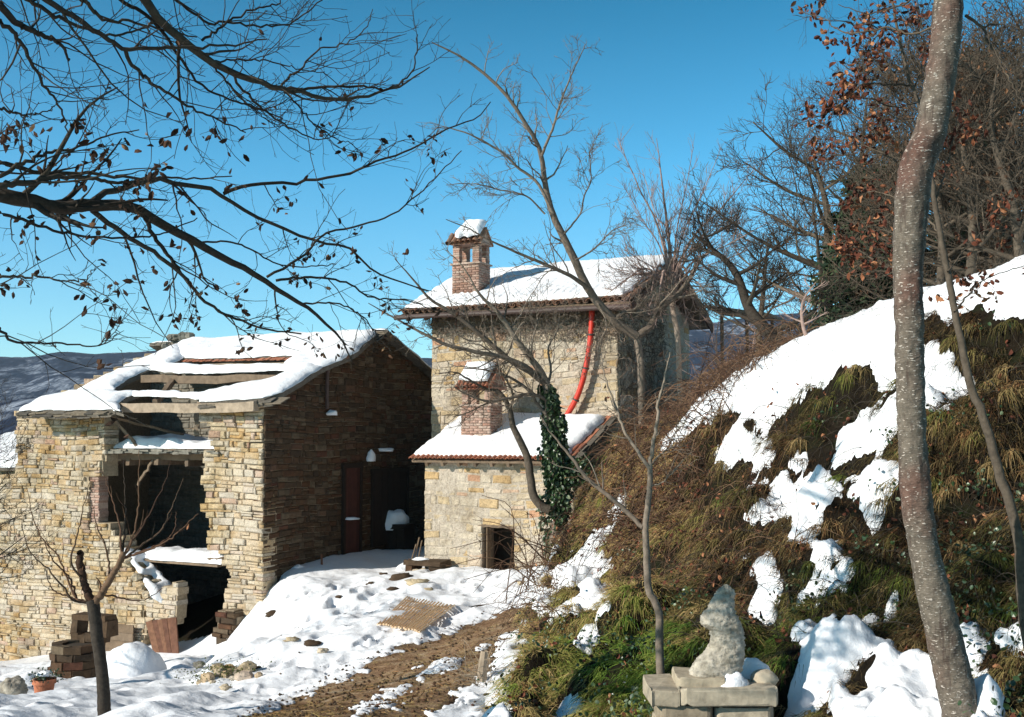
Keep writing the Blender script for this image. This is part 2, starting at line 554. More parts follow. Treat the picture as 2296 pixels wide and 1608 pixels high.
def ground_mat():
    """rnd.x: 0 reddish dirt track .. 1 leaf litter soil; bare earth, moss"""
    m, nt, b = mat_new('earth')
    v = coords(nt)
    a = attr(nt)
    n1 = noise(nt, 3, 8, .65, v); n2 = noise(nt, 28, 6, .7, v)
    dirt = ramp(nt, n1, [(.3, (.15, .085, .045)), (.45, (.29, .175, .10)), (.58, (.42, .285, .17)), (.7, (.52, .43, .32))])
    soil = ramp(nt, n1, [(.3, (.008, .006, .004)), (.5, (.018, .013, .008)), (.62, (.016, .018, .007)), (.75, (.035, .024, .014))])
    c = mixc(nt, a[0], dirt, soil)
    c = mixc(nt, 1.0, c, ramp(nt, n2, [(.3, g3(.5)), (.7, g3(1.3))]), 'MULTIPLY')
    nt.links.new(c, b.inputs['Base Color'])
    b.inputs['Roughness'].default_value = .95
    b.inputs['Specular IOR Level'].default_value = .1
    bump(nt, b, n2, .9, .04)
    return m


M['earth'] = ground_mat()


def hill_mat():
    m, nt, b = mat_new('snowy_forest')
    v = coords(nt, (1, 1, 1))
    big = noise(nt, .006, 5, .6, v)
    med = noise(nt, .03, 5, .65, v)
    sc = coords(nt, (.30, .05, .10))
    trunks = noise(nt, 1.0, 4, .75, sc)
    forest = ramp(nt, trunks, [(.35, (.010, .016, .035)), (.6, (.03, .04, .07)), (.78, (.12, .15, .21))])
    snowy = ramp(nt, trunks, [(.4, (.04, .055, .09)), (.62, (.34, .38, .45))])
    mm = nt.nodes.new('ShaderNodeMath'); mm.operation = 'ADD'
    nt.links.new(big, mm.inputs[0]); nt.links.new(med, mm.inputs[1])
    f = ramp(nt, mm.outputs[0], [(1.0 / 2 + .48, g3(0)), (1.0 / 2 + .60, g3(1))])
    # the sum is centred on 1: use it halved
    mm2 = nt.nodes.new('ShaderNodeMath'); mm2.operation = 'MULTIPLY'; mm2.inputs[1].default_value = .5
    nt.links.new(mm.outputs[0], mm2.inputs[0])
    f = ramp(nt, mm2.outputs[0], [(.52, g3(0)), (.58, g3(1))])
    c = mixc(nt, f, forest, snowy)
    nt.links.new(c, b.inputs['Base Color'])
    b.inputs['Roughness'].default_value = 1
    b.inputs['Specular IOR Level'].default_value = 0
    return m


M['hill'] = hill_mat()
# ------------------------------------------------------------------ light
SUN = nrm([0.77, 0.45, -0.44])          # direction the light travels
el = math.asin(-SUN[2])
world = bpy.data.worlds.new('World'); scene.world = world; world.use_nodes = True
wn = world.node_tree
bg = wn.nodes['Background']
sky = wn.nodes.new('ShaderNodeTexSky'); sky.sky_type = 'NISHITA'; sky.sun_disc = False
sky.sun_elevation = el
# sun position azimuth: the sky's rotation 0 is +Y, growing clockwise seen from above
sky.sun_rotation = math.atan2(-SUN[0], -SUN[1])
sky.altitude = 600; sky.air_density = 1.0; sky.dust_density = .2; sky.ozone_density = 3.0
tint = wn.nodes.new('ShaderNodeMix'); tint.data_type = 'RGBA'; tint.blend_type = 'MULTIPLY'
tint.inputs[0].default_value = 1.0; 
tcw = wn.nodes.new('ShaderNodeTexCoord'); spw = wn.nodes.new('ShaderNodeSeparateXYZ')
wn.links.new(tcw.outputs['Generated'], spw.inputs[0])
tr_ = ramp(wn, spw.outputs['Z'], [(0, (1.50, 1.84, 1.84)), (.10, (1.12, 1.80, 1.86)), (.24, (.56, 1.66, 1.80)), (.37, (.20, 1.18, 1.30)), (.48, (.12, .55, .62)), (1, (.08, .26, .34))])
wn.links.new(tr_, tint.inputs[7])
wn.links.new(sky.outputs[0], tint.inputs[6])
wn.links.new(tint.outputs[2], bg.inputs[0])
bg.inputs[1].default_value = .085
sl = bpy.data.lights.new('sun', 'SUN'); sl.energy = 5.0; sl.angle = math.radians(.53); sl.color = (1, .93, .82)
so = bpy.data.objects.new('sun', sl); COL.objects.link(so)
from mathutils import Vector
so.rotation_euler = Vector(SUN).to_track_quat('-Z', 'Y').to_euler()
so.location = (-20, -12, 15)
vs_ = scene.view_settings
vs_.view_transform = 'Standard'; vs_.look = 'None'; vs_.gamma = 1; vs_.exposure = 0.3; vs_.use_curve_mapping = False

# ------------------------------------------------------------------ terrain
CP = [(500, 1600, 13), (250, 1600, 12.5), (20, 1600, 12), (-300, 1600, 12), (800, 1608, 10), (1060, 1608, 10),
      (10, 1500, 26.5), (-300, 1500, 27), (250, 1490, 24), (430, 1470, 25.6), (120, 1540, 19), (400, 1540, 18),
      (540, 1470, 21.5), (600, 1345, 24.6), (610, 1325, 25.2), (640, 1292, 25.75), (760, 1249, 27.7), (860, 1240, 29.4), (930, 1237, 30.8), (700, 1303, 25.2), (800, 1301, 25.4), (930, 1293, 25.5), (720, 1272, 26.4), (850, 1265, 27.6),
      (1020, 1285, 24.8), (1200, 1290, 23.4), (560, 1400, 23.2), (760, 1400, 19), (700, 1480, 16.5), (930, 1400, 18.5), (640, 1560, 14), (900, 1480, 15), (1000, 1420, 17),
      (1110, 1480, 13), (1160, 1400, 16), (1200, 1310, 20.5),
      (455, 1475, 25.0), (490, 1482, 24.5), (515, 1492, 22.8), (470, 1505, 21.8), (420, 1490, 24.2), (340, 1500, 23.5), (548, 1398, 24.0), (570, 1480, 20.6),
      (960, 1292, 25.6), (1083, 1287, 25.0), (1152, 1285, 24.7), (1225, 1275, 24.2), (1150, 1296, 23.5), (1083, 1300, 23.8),
      (1230, 1285, 22), (1290, 1180, 22.8), (1330, 1070, 23.3), (1400, 1000, 22.5),
      (1300, 1310, 17.5), (1290, 1400, 14.2), (1400, 1200, 16.5), (1450, 1080, 17.5), (1480, 960, 19.5), (1600, 870, 17), (1700, 812, 15.4), (1800, 770, 14), (1900, 722, 13.2), (2000, 682, 12.5), (2150, 640, 11.7), (2296, 585, 11),
      (1600, 1200, 13.2), (1600, 1050, 14.6), (1600, 950, 16), (1450, 1350, 12), (1400, 1500, 10.3), (1300, 1570, 10.2), (1450, 1608, 8.4),
      (1600, 1400, 10.4), (1600, 1608, 7.9), (1750, 1250, 10.8), (1750, 1050, 12.7), (1800, 900, 13.4), (1900, 1400, 9), (1900, 1608, 7.4),
      (1950, 1250, 9.6), (1950, 1000, 11), (2000, 820, 11.9), (2150, 1250, 8.8), (2150, 1000, 10), (2200, 800, 10.6), (2200, 1608, 6.8), (2290, 1450, 7.2),
      (2600, 1450, 7.2), (2600, 1000, 9), (2600, 480, 10.5)]
cw = [P(*c) for c in CP]
cw += [np.array(c, float) for c in [(0, -4, -1.6), (0, 2, -1.75), (0, 5, -2.1), (-4, 3, -2.2), (-8, 5, -2.8), (3, 4, -1.7), (7, 4, -.9), (-4, -4, -1.8), (5, -4, -1.0),
                                   (5, 22, 1.3), (7, 18, 1.9), (9, 20, 2.4), (4.5, 26, .7), (3.3, 24.5, .1), (12, 14, 3.0), (14, 26, 3.0), (8, 34, -.5), (3, 38, -3),
                                   (-3, 38, -3.4), (-10, 34, -5), (-16, 30, -7), (-22, 24, -7), (-14, 20, -5.3), (-10, 14, -4.0), (1.5, 27.5, -1.5), (-1.6, 27.5, -3.05), (-1.5, 30, -3.05), (0, 26.4, -3.1), (.9, 25.4, -2.9)]]
cw = np.array(cw)


def tps_fit(pts, lam=.02):
    n = len(pts); A = np.zeros((n + 3, n + 3))
    d = np.linalg.norm(pts[:, None, :2] - pts[None, :, :2], axis=2)
    A[:n, :n] = np.where(d > 0, d * d * np.log(d + 1e-9), 0) + lam * np.eye(n)
    A[:n, n] = 1; A[:n, n + 1:] = pts[:, :2]; A[n, :n] = 1; A[n + 1:, :n] = pts[:, :2].T
    b = np.concatenate([pts[:, 2], [0, 0, 0]])
    return np.linalg.solve(A, b)


W_ = tps_fit(cw)


def H0(x, y):
    x = np.asarray(x, float); y = np.asarray(y, float)
    sh = x.shape; xf = x.ravel(); yf = y.ravel()
    out = np.empty_like(xf)
    n = len(cw)
    for i in range(0, len(xf), 20000):
        xx = np.clip(xf[i:i + 20000], -24, 18); yy = np.clip(yf[i:i + 20000], -5, 40)
        d2 = (xx[:, None] - cw[None, :, 0]) ** 2 + (yy[:, None] - cw[None, :, 1]) ** 2
        out[i:i + 20000] = (.5 * d2 * np.log(d2 + 1e-12)) @ W_[:n] + W_[n] + W_[n + 1] * xx + W_[n + 2] * yy
    out = np.clip(out, -9, 6)
    far = sstep(36, 75, yf)
    side = sstep(18, 40, np.abs(xf)) * (1 - far)
    out = out * (1 - far) + far * (-16 - 12 * sstep(60, 300, yf))
    out = out * (1 - side * .3)
    return out.reshape(sh)


def bankmask(x, y):
    """1 on the overgrown bank on the right, 0 on the yard and the track"""
    toe_y = np.array([-5, 8.3, 10, 13, 16, 20.5, 23.3, 26, 40])
    toe_x = np.array([-.1, -.25, -.32, -.15, .12, .5, .95, 2.9, 5])
    tx = np.interp(y, toe_y, toe_x)
    return sstep(-.05, .5, x - tx + .16 * vn2(x * 1.7, y * 1.3, 140) + .10 * vn2(x * 5, y * 4, 141))


def H(x, y):
    x = np.asarray(x, float); y = np.asarray(y, float)
    z = H0(x, y)
    b = bankmask(x, y) * (1 - sstep(30, 40, y))
    near = 1 - sstep(60, 200, y)
    lump = fbm(x, y, 1.5, 4, 3) * .42 + fbm(x, y, .5, 3, 8) * .26
    ledge = np.abs(fbm(x, y, .95, 2, 21)) * .55
    crest = np.exp(-((z - (1.0 + .1 * x)) / .5) ** 2)
    z = z + b * (lump + ledge - .12) * (1 - .75 * sstep(.4, 1.6, z))
    # the bank flattens out behind its brow
    rx = x / np.maximum(y, 1)
    bx = (np.array([1380, 1480, 1600, 1700, 1800, 1900, 2000, 2150, 2296, 2600]) - 1148) / F
    by = np.array([23, 19.5, 17, 15.4, 14, 13.2, 12.5, 11.7, 11, 10.5])
    bz = (980 - np.array([1010, 962, 885, 812, 770, 722, 682, 642, 590, 500])) / F
    Yc = np.interp(rx, bx, by); Zc = np.interp(rx, bx, bz) * Yc
    cap_ = Zc + np.maximum(y - Yc, 0) * (.02 + .03 * np.clip(rx * 2.2, 0, 1)) + fbm(x, y, .8, 3, 99) * .05
    on = sstep(.095, .13, rx) * sstep(5, 8, y)
    over = np.clip((z - cap_) / .25, -20, 20)
    zm = cap_ - .25 * np.log1p(np.exp(-over)) * 1.0 + .0
    z = z * (1 - on) + np.where(over > -3, zm + .05, z) * on
    near_y = (y > 7) & (y < 24)
    rut = np.sin((x * .86 - (y - 14) * .34 + .15 * vn2(x, y, 160)) * 5.2)
    z = z + np.where(near_y, (1 - b) * .03 * rut, 0)
    yard = (1 - b) * near
    z = z + yard * (fbm(x, y, 1.6, 3, 5) * .10 * (1 - .8 * sstep(24.5, 25.5, y)))
    z = z + (1 - near) * fbm(x, y, 60, 4, 9) * 4
    return z


def G(px, py, y0=4, y1=45):
    """where the view ray of a picture point meets the ground (used to place things on it)"""
    ys = np.linspace(y0, y1, 700)
    d = ray(px, py)
    zz = H(d[0] * ys, ys)
    k = np.argmax(d[2] * ys < zz)
    if k == 0:
        k = 1
    return np.array([d[0] * ys[k], ys[k], zz[k]])


SNOW = [
    [(1545, 908), (1600, 882), (1650, 842), (1720, 785), (1850, 725), (2010, 660), (2030, 660), (2030, 780), (2012, 868), (1985, 862), (1950, 830), (1900, 815), (1870, 815), (1845, 850), (1820, 862), (1790, 900), (1740, 928), (1700, 945), (1660, 920), (1600, 922), (1560, 930)],
    [(2030, 660), (2110, 615), (2180, 590), (2310, 555), (2310, 692), (2240, 690), (2200, 662), (2130, 692), (2060, 690)],
    [(2060, 785), (2120, 795), (2148, 860), (2130, 885), (2100, 900), (2060, 908), (2010, 880)],
    [(1880, 1022), (1890, 980), (1940, 950), (2010, 885), (2020, 950), (1960, 1000), (1925, 1024)],
    [(1590, 1032), (1620, 985), (1660, 968), (1720, 1008), (1718, 1032), (1670, 1018), (1630, 1032)],
    [(1490, 1003), (1520, 960), (1560, 920), (1610, 925), (1540, 980), (1500, 1012)],
    [(1660, 1152), (1700, 1110), (1760, 1068), (1778, 1098), (1815, 1063), (1850, 1080), (1900, 1078), (1860, 1112), (1810, 1135), (1832, 1170), (1790, 1204), (1770, 1162), (1720, 1152), (1690, 1184)],
    [(1908, 1078), (1960, 1038), (2010, 1048), (2018, 1110), (1990, 1130), (1960, 1184), (1948, 1122), (1915, 1112)],
    [(1770, 1035), (1805, 1018), (1812, 1047), (1785, 1052)],
    [(1676, 1255), (1722, 1248), (1747, 1310), (1754, 1350), (1720, 1388), (1698, 1350), (1703, 1310)],
    [(1798, 1347), (1850, 1283), (1898, 1278), (1862, 1312), (1830, 1342)],
    [(1826, 1228), (1868, 1233), (1862, 1268), (1833, 1272)],
    [(1735, 1650), (1795, 1495), (1808, 1430), (1870, 1428), (1962, 1388), (1942, 1452), (1892, 1502), (1852, 1532), (1820, 1650)],
    [(1855, 1552), (1880, 1540), (1910, 1560), (1960, 1540), (2010, 1500), (2075, 1478), (2100, 1500), (2110, 1700), (1860, 1700)],
    [(1938, 1542), (1978, 1450), (2012, 1428), (1992, 1492), (2002, 1532), (1950, 1564)],
    [(2145, 1450), (2182, 1446), (2228, 1540), (2222, 1700), (2120, 1700)],
    [(2268, 1442), (2300, 1425), (2300, 1474), (2273, 1468)],
    [(1983, 1362), (2012, 1343), (2006, 1388), (1988, 1382)],
    [(1238, 1292), (1280, 1260), (1357, 1192), (1352, 1240), (1368, 1270), (1350, 1312), (1300, 1312), (1250, 1328)],
    [(1238, 1376), (1300, 1345), (1367, 1313), (1367, 1357), (1300, 1382), (1250, 1390)],
    [(1198, 1332), (1246, 1313), (1242, 1337), (1203, 1352)],
    [(1183, 1247), (1220, 1228), (1242, 1235), (1190, 1262)],
    [(1368, 1152), (1395, 1113), (1407, 1130), (1385, 1157)],
    [(1298, 1442), (1315, 1413), (1322, 1425), (1310, 1447)],
    [(1262, 1612), (1285, 1592), (1292, 1612)],
    [(2305, 560), (2700, 470), (3100, 380), (3100, 560), (2800, 610), (2600, 640), (2450, 700), (2305, 692)],
    [(2420, 860), (2560, 820), (2640, 880), (2560, 960), (2460, 930)],
    [(2380, 1180), (2470, 1120), (2560, 1150), (2500, 1230), (2420, 1250)],
    [(2700, 1000), (2860, 960), (2900, 1060), (2780, 1100)],
    [(2420, 1500), (2560, 1440), (2680, 1480), (2640, 1600), (2460, 1620)],
]
FIELD = [(-9000, 6000), (-9000, 1215), (0, 1215), (580, 1195), (945, 1195), (1000, 1250), (1225, 1275), (1205, 1330), (1165, 1352), (1160, 1400), (1112, 1500), (1062, 1608), (1010, 6000)]
TRACK = [
    [(480, 1660), (610, 1592), (750, 1528), (890, 1462), (1010, 1424), (1120, 1370), (1190, 1368), (1165, 1418), (1070, 1456), (980, 1500), (890, 1542), (800, 1585), (720, 1660)],
    [(750, 1660), (850, 1588), (950, 1532), (1040, 1480), (1120, 1430), (1100, 1490), (1040, 1540), (970, 1592), (920, 1660)],
]


PRINTS = []
for (qa, qb, nst) in (((620, 1600), (830, 1450), 12), ((830, 1450), (1010, 1400), 7), ((1000, 1340), (1130, 1300), 6), ((700, 1400), (900, 1370), 8), ((650, 1350), (820, 1330), 7), ((1010, 1600), (1080, 1520), 4)):
    for k in range(nst):
        t = k / max(1, nst - 1)
        g_ = G(qa[0] + (qb[0] - qa[0]) * t + rng.uniform(-9, 9), qa[1] + (qb[1] - qa[1]) * t + (7 if k % 2 else -7), 8, 30); PRINTS.append((g_[0], g_[1]))
for k in range(46):
    g_ = G(rng.uniform(540, 1150), rng.uniform(1320, 1600), 8, 30); PRINTS.append((g_[0], g_[1]))
PANG = [rng.uniform(.6, 1.3) for _ in PRINTS]; PSZ = [rng.uniform(.8, 1.0) if k < 44 else rng.uniform(.6, 1.9) for k in range(len(PRINTS))]


def snow_depth(X, Y, Z):
    """metres of snow over the ground (negative: none)"""
    px, py, yc = proj(X, Y, Z)
    m = np.maximum(yc, 2) / F
    infront = Y > 3
    best = np.full(X.shape, -9.0)
    jit = fbm(X, Y, .30, 4, 31, .62) * .19 + fbm(X, Y, .9, 2, 32) * .07 * sstep(9, 12, Y) + fbm(X, Y, .08, 3, 37) * .05 + .045
    for pl in SNOW:
        pl = np.array(pl)
        sel = (px > pl[:, 0].min() - 60) & (px < pl[:, 0].max() + 60) & (py > pl[:, 1].min() - 60) & (py < pl[:, 1].max() + 60) & infront & (Y < 25)
        if sel.any():
            sd, _, _ = poly_sd(px[sel], py[sel], pl)
            best[sel] = np.maximum(best[sel], sd * m[sel])
    best = best + jit
    bankdepth = np.where(best > 0, fbm(X * .7, Y, .9, 2, 44) * .07 * sstep(.1, .5, best) + .012 + .12 * (1 - np.exp(-best / .15)) + fbm(X, Y, .22, 4, 41, .6) * .06 * sstep(0, .12, best), np.maximum(best, -.1) * .9)
    # yard
    b = bankmask(X, Y)
    yard = np.where(b < .3, .9, (.5 - b) * 1.2)
    for pl in TRACK:
        sd, _, _ = poly_sd(px, py, pl)
        hole = sd * m * .55
        yard = np.minimum(yard, -hole * 1.6 + fbm(X * .8 + Y * .6, (Y - X) * .3, .35, 5, 51, .65) * .17 + fbm(X, Y, .09, 3, 52) * .06 - .01)
    yd = np.where(yard > 0, .015 + .10 * (1 - np.exp(-yard / .25)), np.maximum(yard, -.1))
    lumps = fbm(X, Y, .7, 3, 61) * .12 + fbm(X, Y, .22, 2, 67) * .022
    dents = -np.clip(fbm(X, Y, .6, 2, 71) - .38, 0, 1) * .55
    court = sstep(25.0, 26.0, Y - .0 * X)
    yd = yd + np.where(yard > .03, (lumps + dents) * sstep(.03, .3, yard) * (1 - .8 * court), 0)
    behind = sstep(13, 16, Y) * b * sstep(.6, 1.0, Z)
    yd = np.where(yard > .35, np.maximum(yd, .012), yd)
    for k, (fx, fy) in enumerate(PRINTS):
        sel = (np.abs(X - fx) < .5) & (np.abs(Y - fy) < .5)
        if sel.any():
            a_ = PANG[k]; dx, dy = X[sel] - fx, Y[sel] - fy
            r = np.sqrt(((dx * math.cos(a_) + dy * math.sin(a_)) / (.15 * PSZ[k])) ** 2 + ((-dx * math.sin(a_) + dy * math.cos(a_)) / (.085 * PSZ[k])) ** 2)
            yd[sel] = np.where(yd[sel] > .03, np.maximum(yd[sel] - .10 * np.exp(-r ** 3) + .025 * np.exp(-((r - 1.5) / .4) ** 2), .008), yd[sel])
    # no snow inside the ruin and the outhouse
    for (ox, oy, u0, u1, v0, v1) in ((-5.70, 25.0, -9.5, -.1, .35, 9.0), (-2.09, 26.0, .3, 3.6, .4, 1.9)):
        du = (X - ox) * .891 - (Y - oy) * .454; dv = (X - ox) * .454 + (Y - oy) * .891
        yd = np.where((du > u0) & (du < u1) & (dv > v0) & (dv < v1), -.1, yd)
    d = np.maximum(bankdepth, yd)
    far = (Y > 36) | ((Y > 24) & (X > 3.2) & (b > .2))
    d = np.where(far, np.where(fbm(X, Y, 3, 3, 77) > -.25, .12, -.1), d)
    return d


NX, NY = 820, 760
ra = np.linspace(-.80, .62, NX)
yr = np.concatenate([np.linspace(-4, 5.5, 25)[:-1], 5.5 * (44 / 5.5) ** (np.linspace(0, 1, 650)), 44 * (2500 / 44) ** (np.linspace(0, 1, 87)[1:])])
NY = len(yr)
RA, YY = np.meshgrid(ra, yr)
XX = RA * (np.abs(YY) + 2.0)
ZZ = H(XX, YY)
px_, py_, _ = proj(XX, YY, ZZ)
trk = np.zeros_like(XX)
for pl in TRACK:
    sd, _, _ = poly_sd(px_, py_, np.array(pl))
    trk = np.maximum(trk, sstep(-25, 10, sd))
bm_ = bankmask(XX, YY)
gidx = np.arange(NX * NY).reshape(NY, NX)
quads = np.stack([gidx[:-1, :-1], gidx[:-1, 1:], gidx[1:, 1:], gidx[1:, :-1]], -1).reshape(-1, 4)
mb = MB()
soil = np.clip(np.maximum(bm_, 1 - trk), 0, 1)
mb.add(np.stack([XX, YY, ZZ], -1), quads, rnd=np.stack([soil.ravel(), trk.ravel(), soil.ravel() * 0], -1))
ground = mb.build('ground', M['earth'], smooth=True)
tag(ground, kind='structure')
DD = snow_depth(XX, YY, ZZ)
DD = np.where(YY < 3.5, .05, DD)
keep = DD > -.055
vk = keep.ravel()
kq = vk[quads].any(axis=1)
mb = MB()
use = np.zeros(NX * NY, bool); use[quads[kq].ravel()] = True
remap = np.cumsum(use) - 1
SV = np.stack([XX, YY, ZZ + np.clip(DD, -.08, .6)], -1).reshape(-1, 3)
mb.add(SV[use], remap[quads[kq]])
snow = mb.build('snow', M['snow'], smooth=True)
tag(snow, kind='structure')


# ------------------------------------------------------------------ far hills
def hills():
    tp = [-1500, -600, -100, 60, 130, 210, 300, 360, 600, 1000, 1400, 1560, 1640, 1750, 1900, 2300, 3200]
    tv = [800, 790, 806, 806, 794, 800, 796, 790, 800, 815, 780, 735, 722, 718, 715, 720, 720]
    a = np.linspace(-1500, 3200, 900)
    for k, (d0, d1, fac, nm, amp) in enumerate(((650, 1500, 1.0, 'hills', 9), (220, 520, .30, 'hills', 6))):
        r = np.linspace(0, 1, 60)
        A, R_ = np.meshgrid(a, r)
        top = 980 - np.interp(A, tp, tv)
        D = d0 + (d1 - d0) * R_
        zt = top / F * d1
        if k == 1:
            zt = (40 + 30 * np.sin(A / 240.) + np.where(A < 500, 38 * np.exp(-((A - 60) / 160) ** 2), 0)) / F * d1
        prof = np.sin(np.clip(R_ * 1.0, 0, 1) * PI / 2) ** 1.2
        X = (A - 1148) / F * D; Y = D
        Z = -28 + (zt + 28) * prof
        Z = Z + fbm(X, Y, 170, 5, 5 + k) * amp * 2.2 * np.sin(R_ * PI) ** .7 - np.abs(fbm(X, Y * .4, 90, 3, 15)) * amp * 1.4 * np.sin(R_ * PI)
        Z = Z + (rng.random(Z.shape) * 2.4 * (.4 if k else 1)) * sstep(.9, 1, R_)
        idx = np.arange(A.size).reshape(A.shape)
        q = np.stack([idx[:-1, :-1], idx[:-1, 1:], idx[1:, 1:], idx[1:, :-1]], -1).reshape(-1, 4)
        m = MB(); m.add(np.stack([X, Y, Z], -1), q)
        tag(m.build(nm, M['hill'], smooth=True), kind='structure')


hills()

# ------------------------------------------------------------------ air
hz = MB(); hz.box((0, 700, 60), (1, 0, 0), (0, 1, 0), (0, 0, 1), 3600, 1720, 340)
hm = bpy.data.materials.new('haze'); hm.use_nodes = True; hn = hm.node_tree
hn.nodes.remove(hn.nodes['Principled BSDF'])
pv = hn.nodes.new('ShaderNodeVolumePrincipled'); pv.inputs['Density'].default_value = .00014; pv.inputs['Color'].default_value = (.72, .86, 1, 1); pv.inputs['Anisotropy'].default_value = .3
hn.links.new(pv.outputs[0], hn.nodes['Material Output'].inputs['Volume'])
ho = hz.build('haze', hm); tag(ho, kind='stuff')
# ------------------------------------------------------------------ frames
YAW = math.radians(27)
U = np.array([math.cos(YAW), -math.sin(YAW), 0.0])      # along the fronts, to the right
V = np.array([math.sin(YAW), math.cos(YAW), 0.0])       # into the buildings
Zu = np.array([0.0, 0.0, 1.0])


def hit(px, py, O, N):
    d = ray(px, py)
    return d * (np.dot(O, N) / np.dot(d, N))


class Fr:
    """a flat frame: origin, two axes, outward normal"""
    def __init__(s, O, A, B, N):
        s.O, s.A, s.B, s.N = [np.asarray(q, float) for q in (O, A, B, N)]

    def uv(s, px, py):
        p = hit(px, py, s.O, s.N) - s.O
        return (np.dot(p, s.A), np.dot(p, s.B))

    def w(s, u, v, n=0.0):
        u = np.asarray(u)[..., None]; v = np.asarray(v)[..., None]; n = np.asarray(n)[..., None]
        return s.O + u * s.A + v * s.B + n * s.N

    def poly(s, pts):
        return [s.uv(*p) for p in pts]


def intervals(poly, v):
    xs = []
    n = len(poly)
    for i in range(n):
        (x1, y1), (x2, y2) = poly[i], poly[(i + 1) % n]
        if (y1 > v) != (y2 > v):
            xs.append(x1 + (v - y1) * (x2 - x1) / (y2 - y1))
    xs.sort()
    return list(zip(xs[::2], xs[1::2]))


def masonry(name, fr, poly, parent, stone, mortar, thick=.45, course=(.08, .17), width=(.14, .48), joint=.012, proud=(.0, .035), endjit=.07, endr=None, seed=1, wav=.025, regular=False, core=True, fit=.5, sheet=None):
    """coursed rubble (or brickwork) filling a polygon of the frame"""
    r = np.random.default_rng(seed)
    vs = [p[1] for p in poly]; v0, v1 = min(vs), max(vs)
    S = []; mbm = MB(); v = v0; row = 0
    while v < v1 - .02:
        h = r.uniform(*course) if not regular else course[0]
        h = min(h, max(v1 - v, .03))
        for (a, b) in intervals(poly, v + h * fit):
            if b - a < .04:
                continue
            a2 = a + r.uniform(-endjit, endjit); b2 = b + (r.uniform(-endjit, endjit) if endr is None else r.uniform(-endr, endr))
            if core:
                c = fr.w((a + b) / 2, v + h / 2, -thick / 2 - .012)
                mbm.box(c, fr.A, fr.B, fr.N, b - a - .03, h + .012 * 0 + .0, thick - .02)
            u = a2 - (width[0] * .5 if regular and row % 2 else 0)
            if regular: u = max(u, a2)
            first = True
            while u < b2 - .01:
                w = r.uniform(*width) if not regular else width[0]
                if regular and first and row % 2: w *= .5
                if r.random() < .2 and not regular: w *= .5
                if b2 - (u + w) < .07: w = b2 - u
                last = u + w >= b2 - .01
                pr = r.uniform(*proud)
                if (not regular) and h > .11 and r.random() < .28 and w < .4:
                    hh = h * r.uniform(.38, .6)
                    S.append((u, w, v, hh, pr, first or last)); S.append((u, w, v + hh, h - hh, r.uniform(*proud), first or last))
                else:
                    S.append((u, w, v, h, pr, first or last))
                u += w; first = False
        v += h; row += 1
    S = np.array([list(map(float, s)) for s in S])
    n = len(S)
    u, w, vv, h, pr, en = S.T
    j = joint
    lo = np.stack([u + j / 2, u + w - j / 2], 1); ve = np.stack([vv + j / 2, vv + h - j / 2], 1)
    ch = np.minimum(np.minimum(w, h) * .2, .016 if regular else .024)
    dep = np.where(en > 0, np.minimum(thick, .42), .09)
    V_ = np.zeros((n, 12, 3)); k = 0
    for layer in range(3):
        for (iu, iv) in ((0, 0), (1, 0), (1, 1), (0, 1)):
            uu = lo[:, iu] + (ch if iu == 0 else -ch) * (layer == 2)
            v_ = ve[:, iv] + (ch if iv == 0 else -ch) * (layer == 2)
            jj = 0 if regular else 1
            ju = r.uniform(-.35, .35, n) * ch * 1.6 * jj if layer else 0
            jv = r.uniform(-.35, .35, n) * ch * 1.6 * jj if layer else 0
            d = {0: -dep, 1: pr - ch * .9, 2: pr + r.uniform(-.3, .3, n) * ch * jj}[layer]
            wv = wav * np.sin(uu * 1.9 + vv * .7 + seed) if not regular else 0
            V_[:, k] = fr.w(uu + ju, v_ + jv + wv, d); k += 1
    q = []
    for L in (0, 4):
        for i in range(4):
            q.append((L + i, L + (i + 1) % 4, L + 4 + (i + 1) % 4, L + 4 + i))
    q.append((8, 9, 10, 11))
    q = np.array(q)
    Q = (np.arange(n)[:, None, None] * 12 + q[None]).reshape(-1, 4)
    # orientation
    if np.dot(np.cross(fr.A, fr.B), fr.N) < 0:
        Q = Q[:, ::-1]
    rn = r.random((n, 3))
    m = MB(); m.add(V_.reshape(-1, 3), Q, rnd=np.repeat(rn, 12, 0))
    o = m.build(name, stone, parent)
    if sheet is not None:
        # pointing smeared over the joints, level with or just over the stone faces
        pa = np.array(poly); x0, y0 = pa.min(0); x1, y1 = pa.max(0)
        X, Y = np.meshgrid(np.arange(x0, x1, .045), np.arange(y0, y1, .045))
        sd, _, _ = poly_sd(X, Y, poly)
        lev = sheet + fbm(X, Y, .22, 3, seed) * .016 + fbm(X, Y, 1.3, 2, seed + 9) * .012
        gi = np.arange(X.size).reshape(X.shape); ok = sd > .03
        cell = ok[:-1, :-1] & ok[:-1, 1:] & ok[1:, 1:] & ok[1:, :-1]
        q_ = np.stack([gi[:-1, :-1], gi[:-1, 1:], gi[1:, 1:], gi[1:, :-1]], -1)[cell]
        if np.dot(np.cross(fr.A, fr.B), fr.N) < 0: q_ = q_[:, ::-1]
        mbm.add(fr.w(X, Y, lev).reshape(-1, 3), q_)
    if core and mbm.n:
        # mortar is a sub-part of its wall
        mbm.build('mortar', mortar, o)
    return o


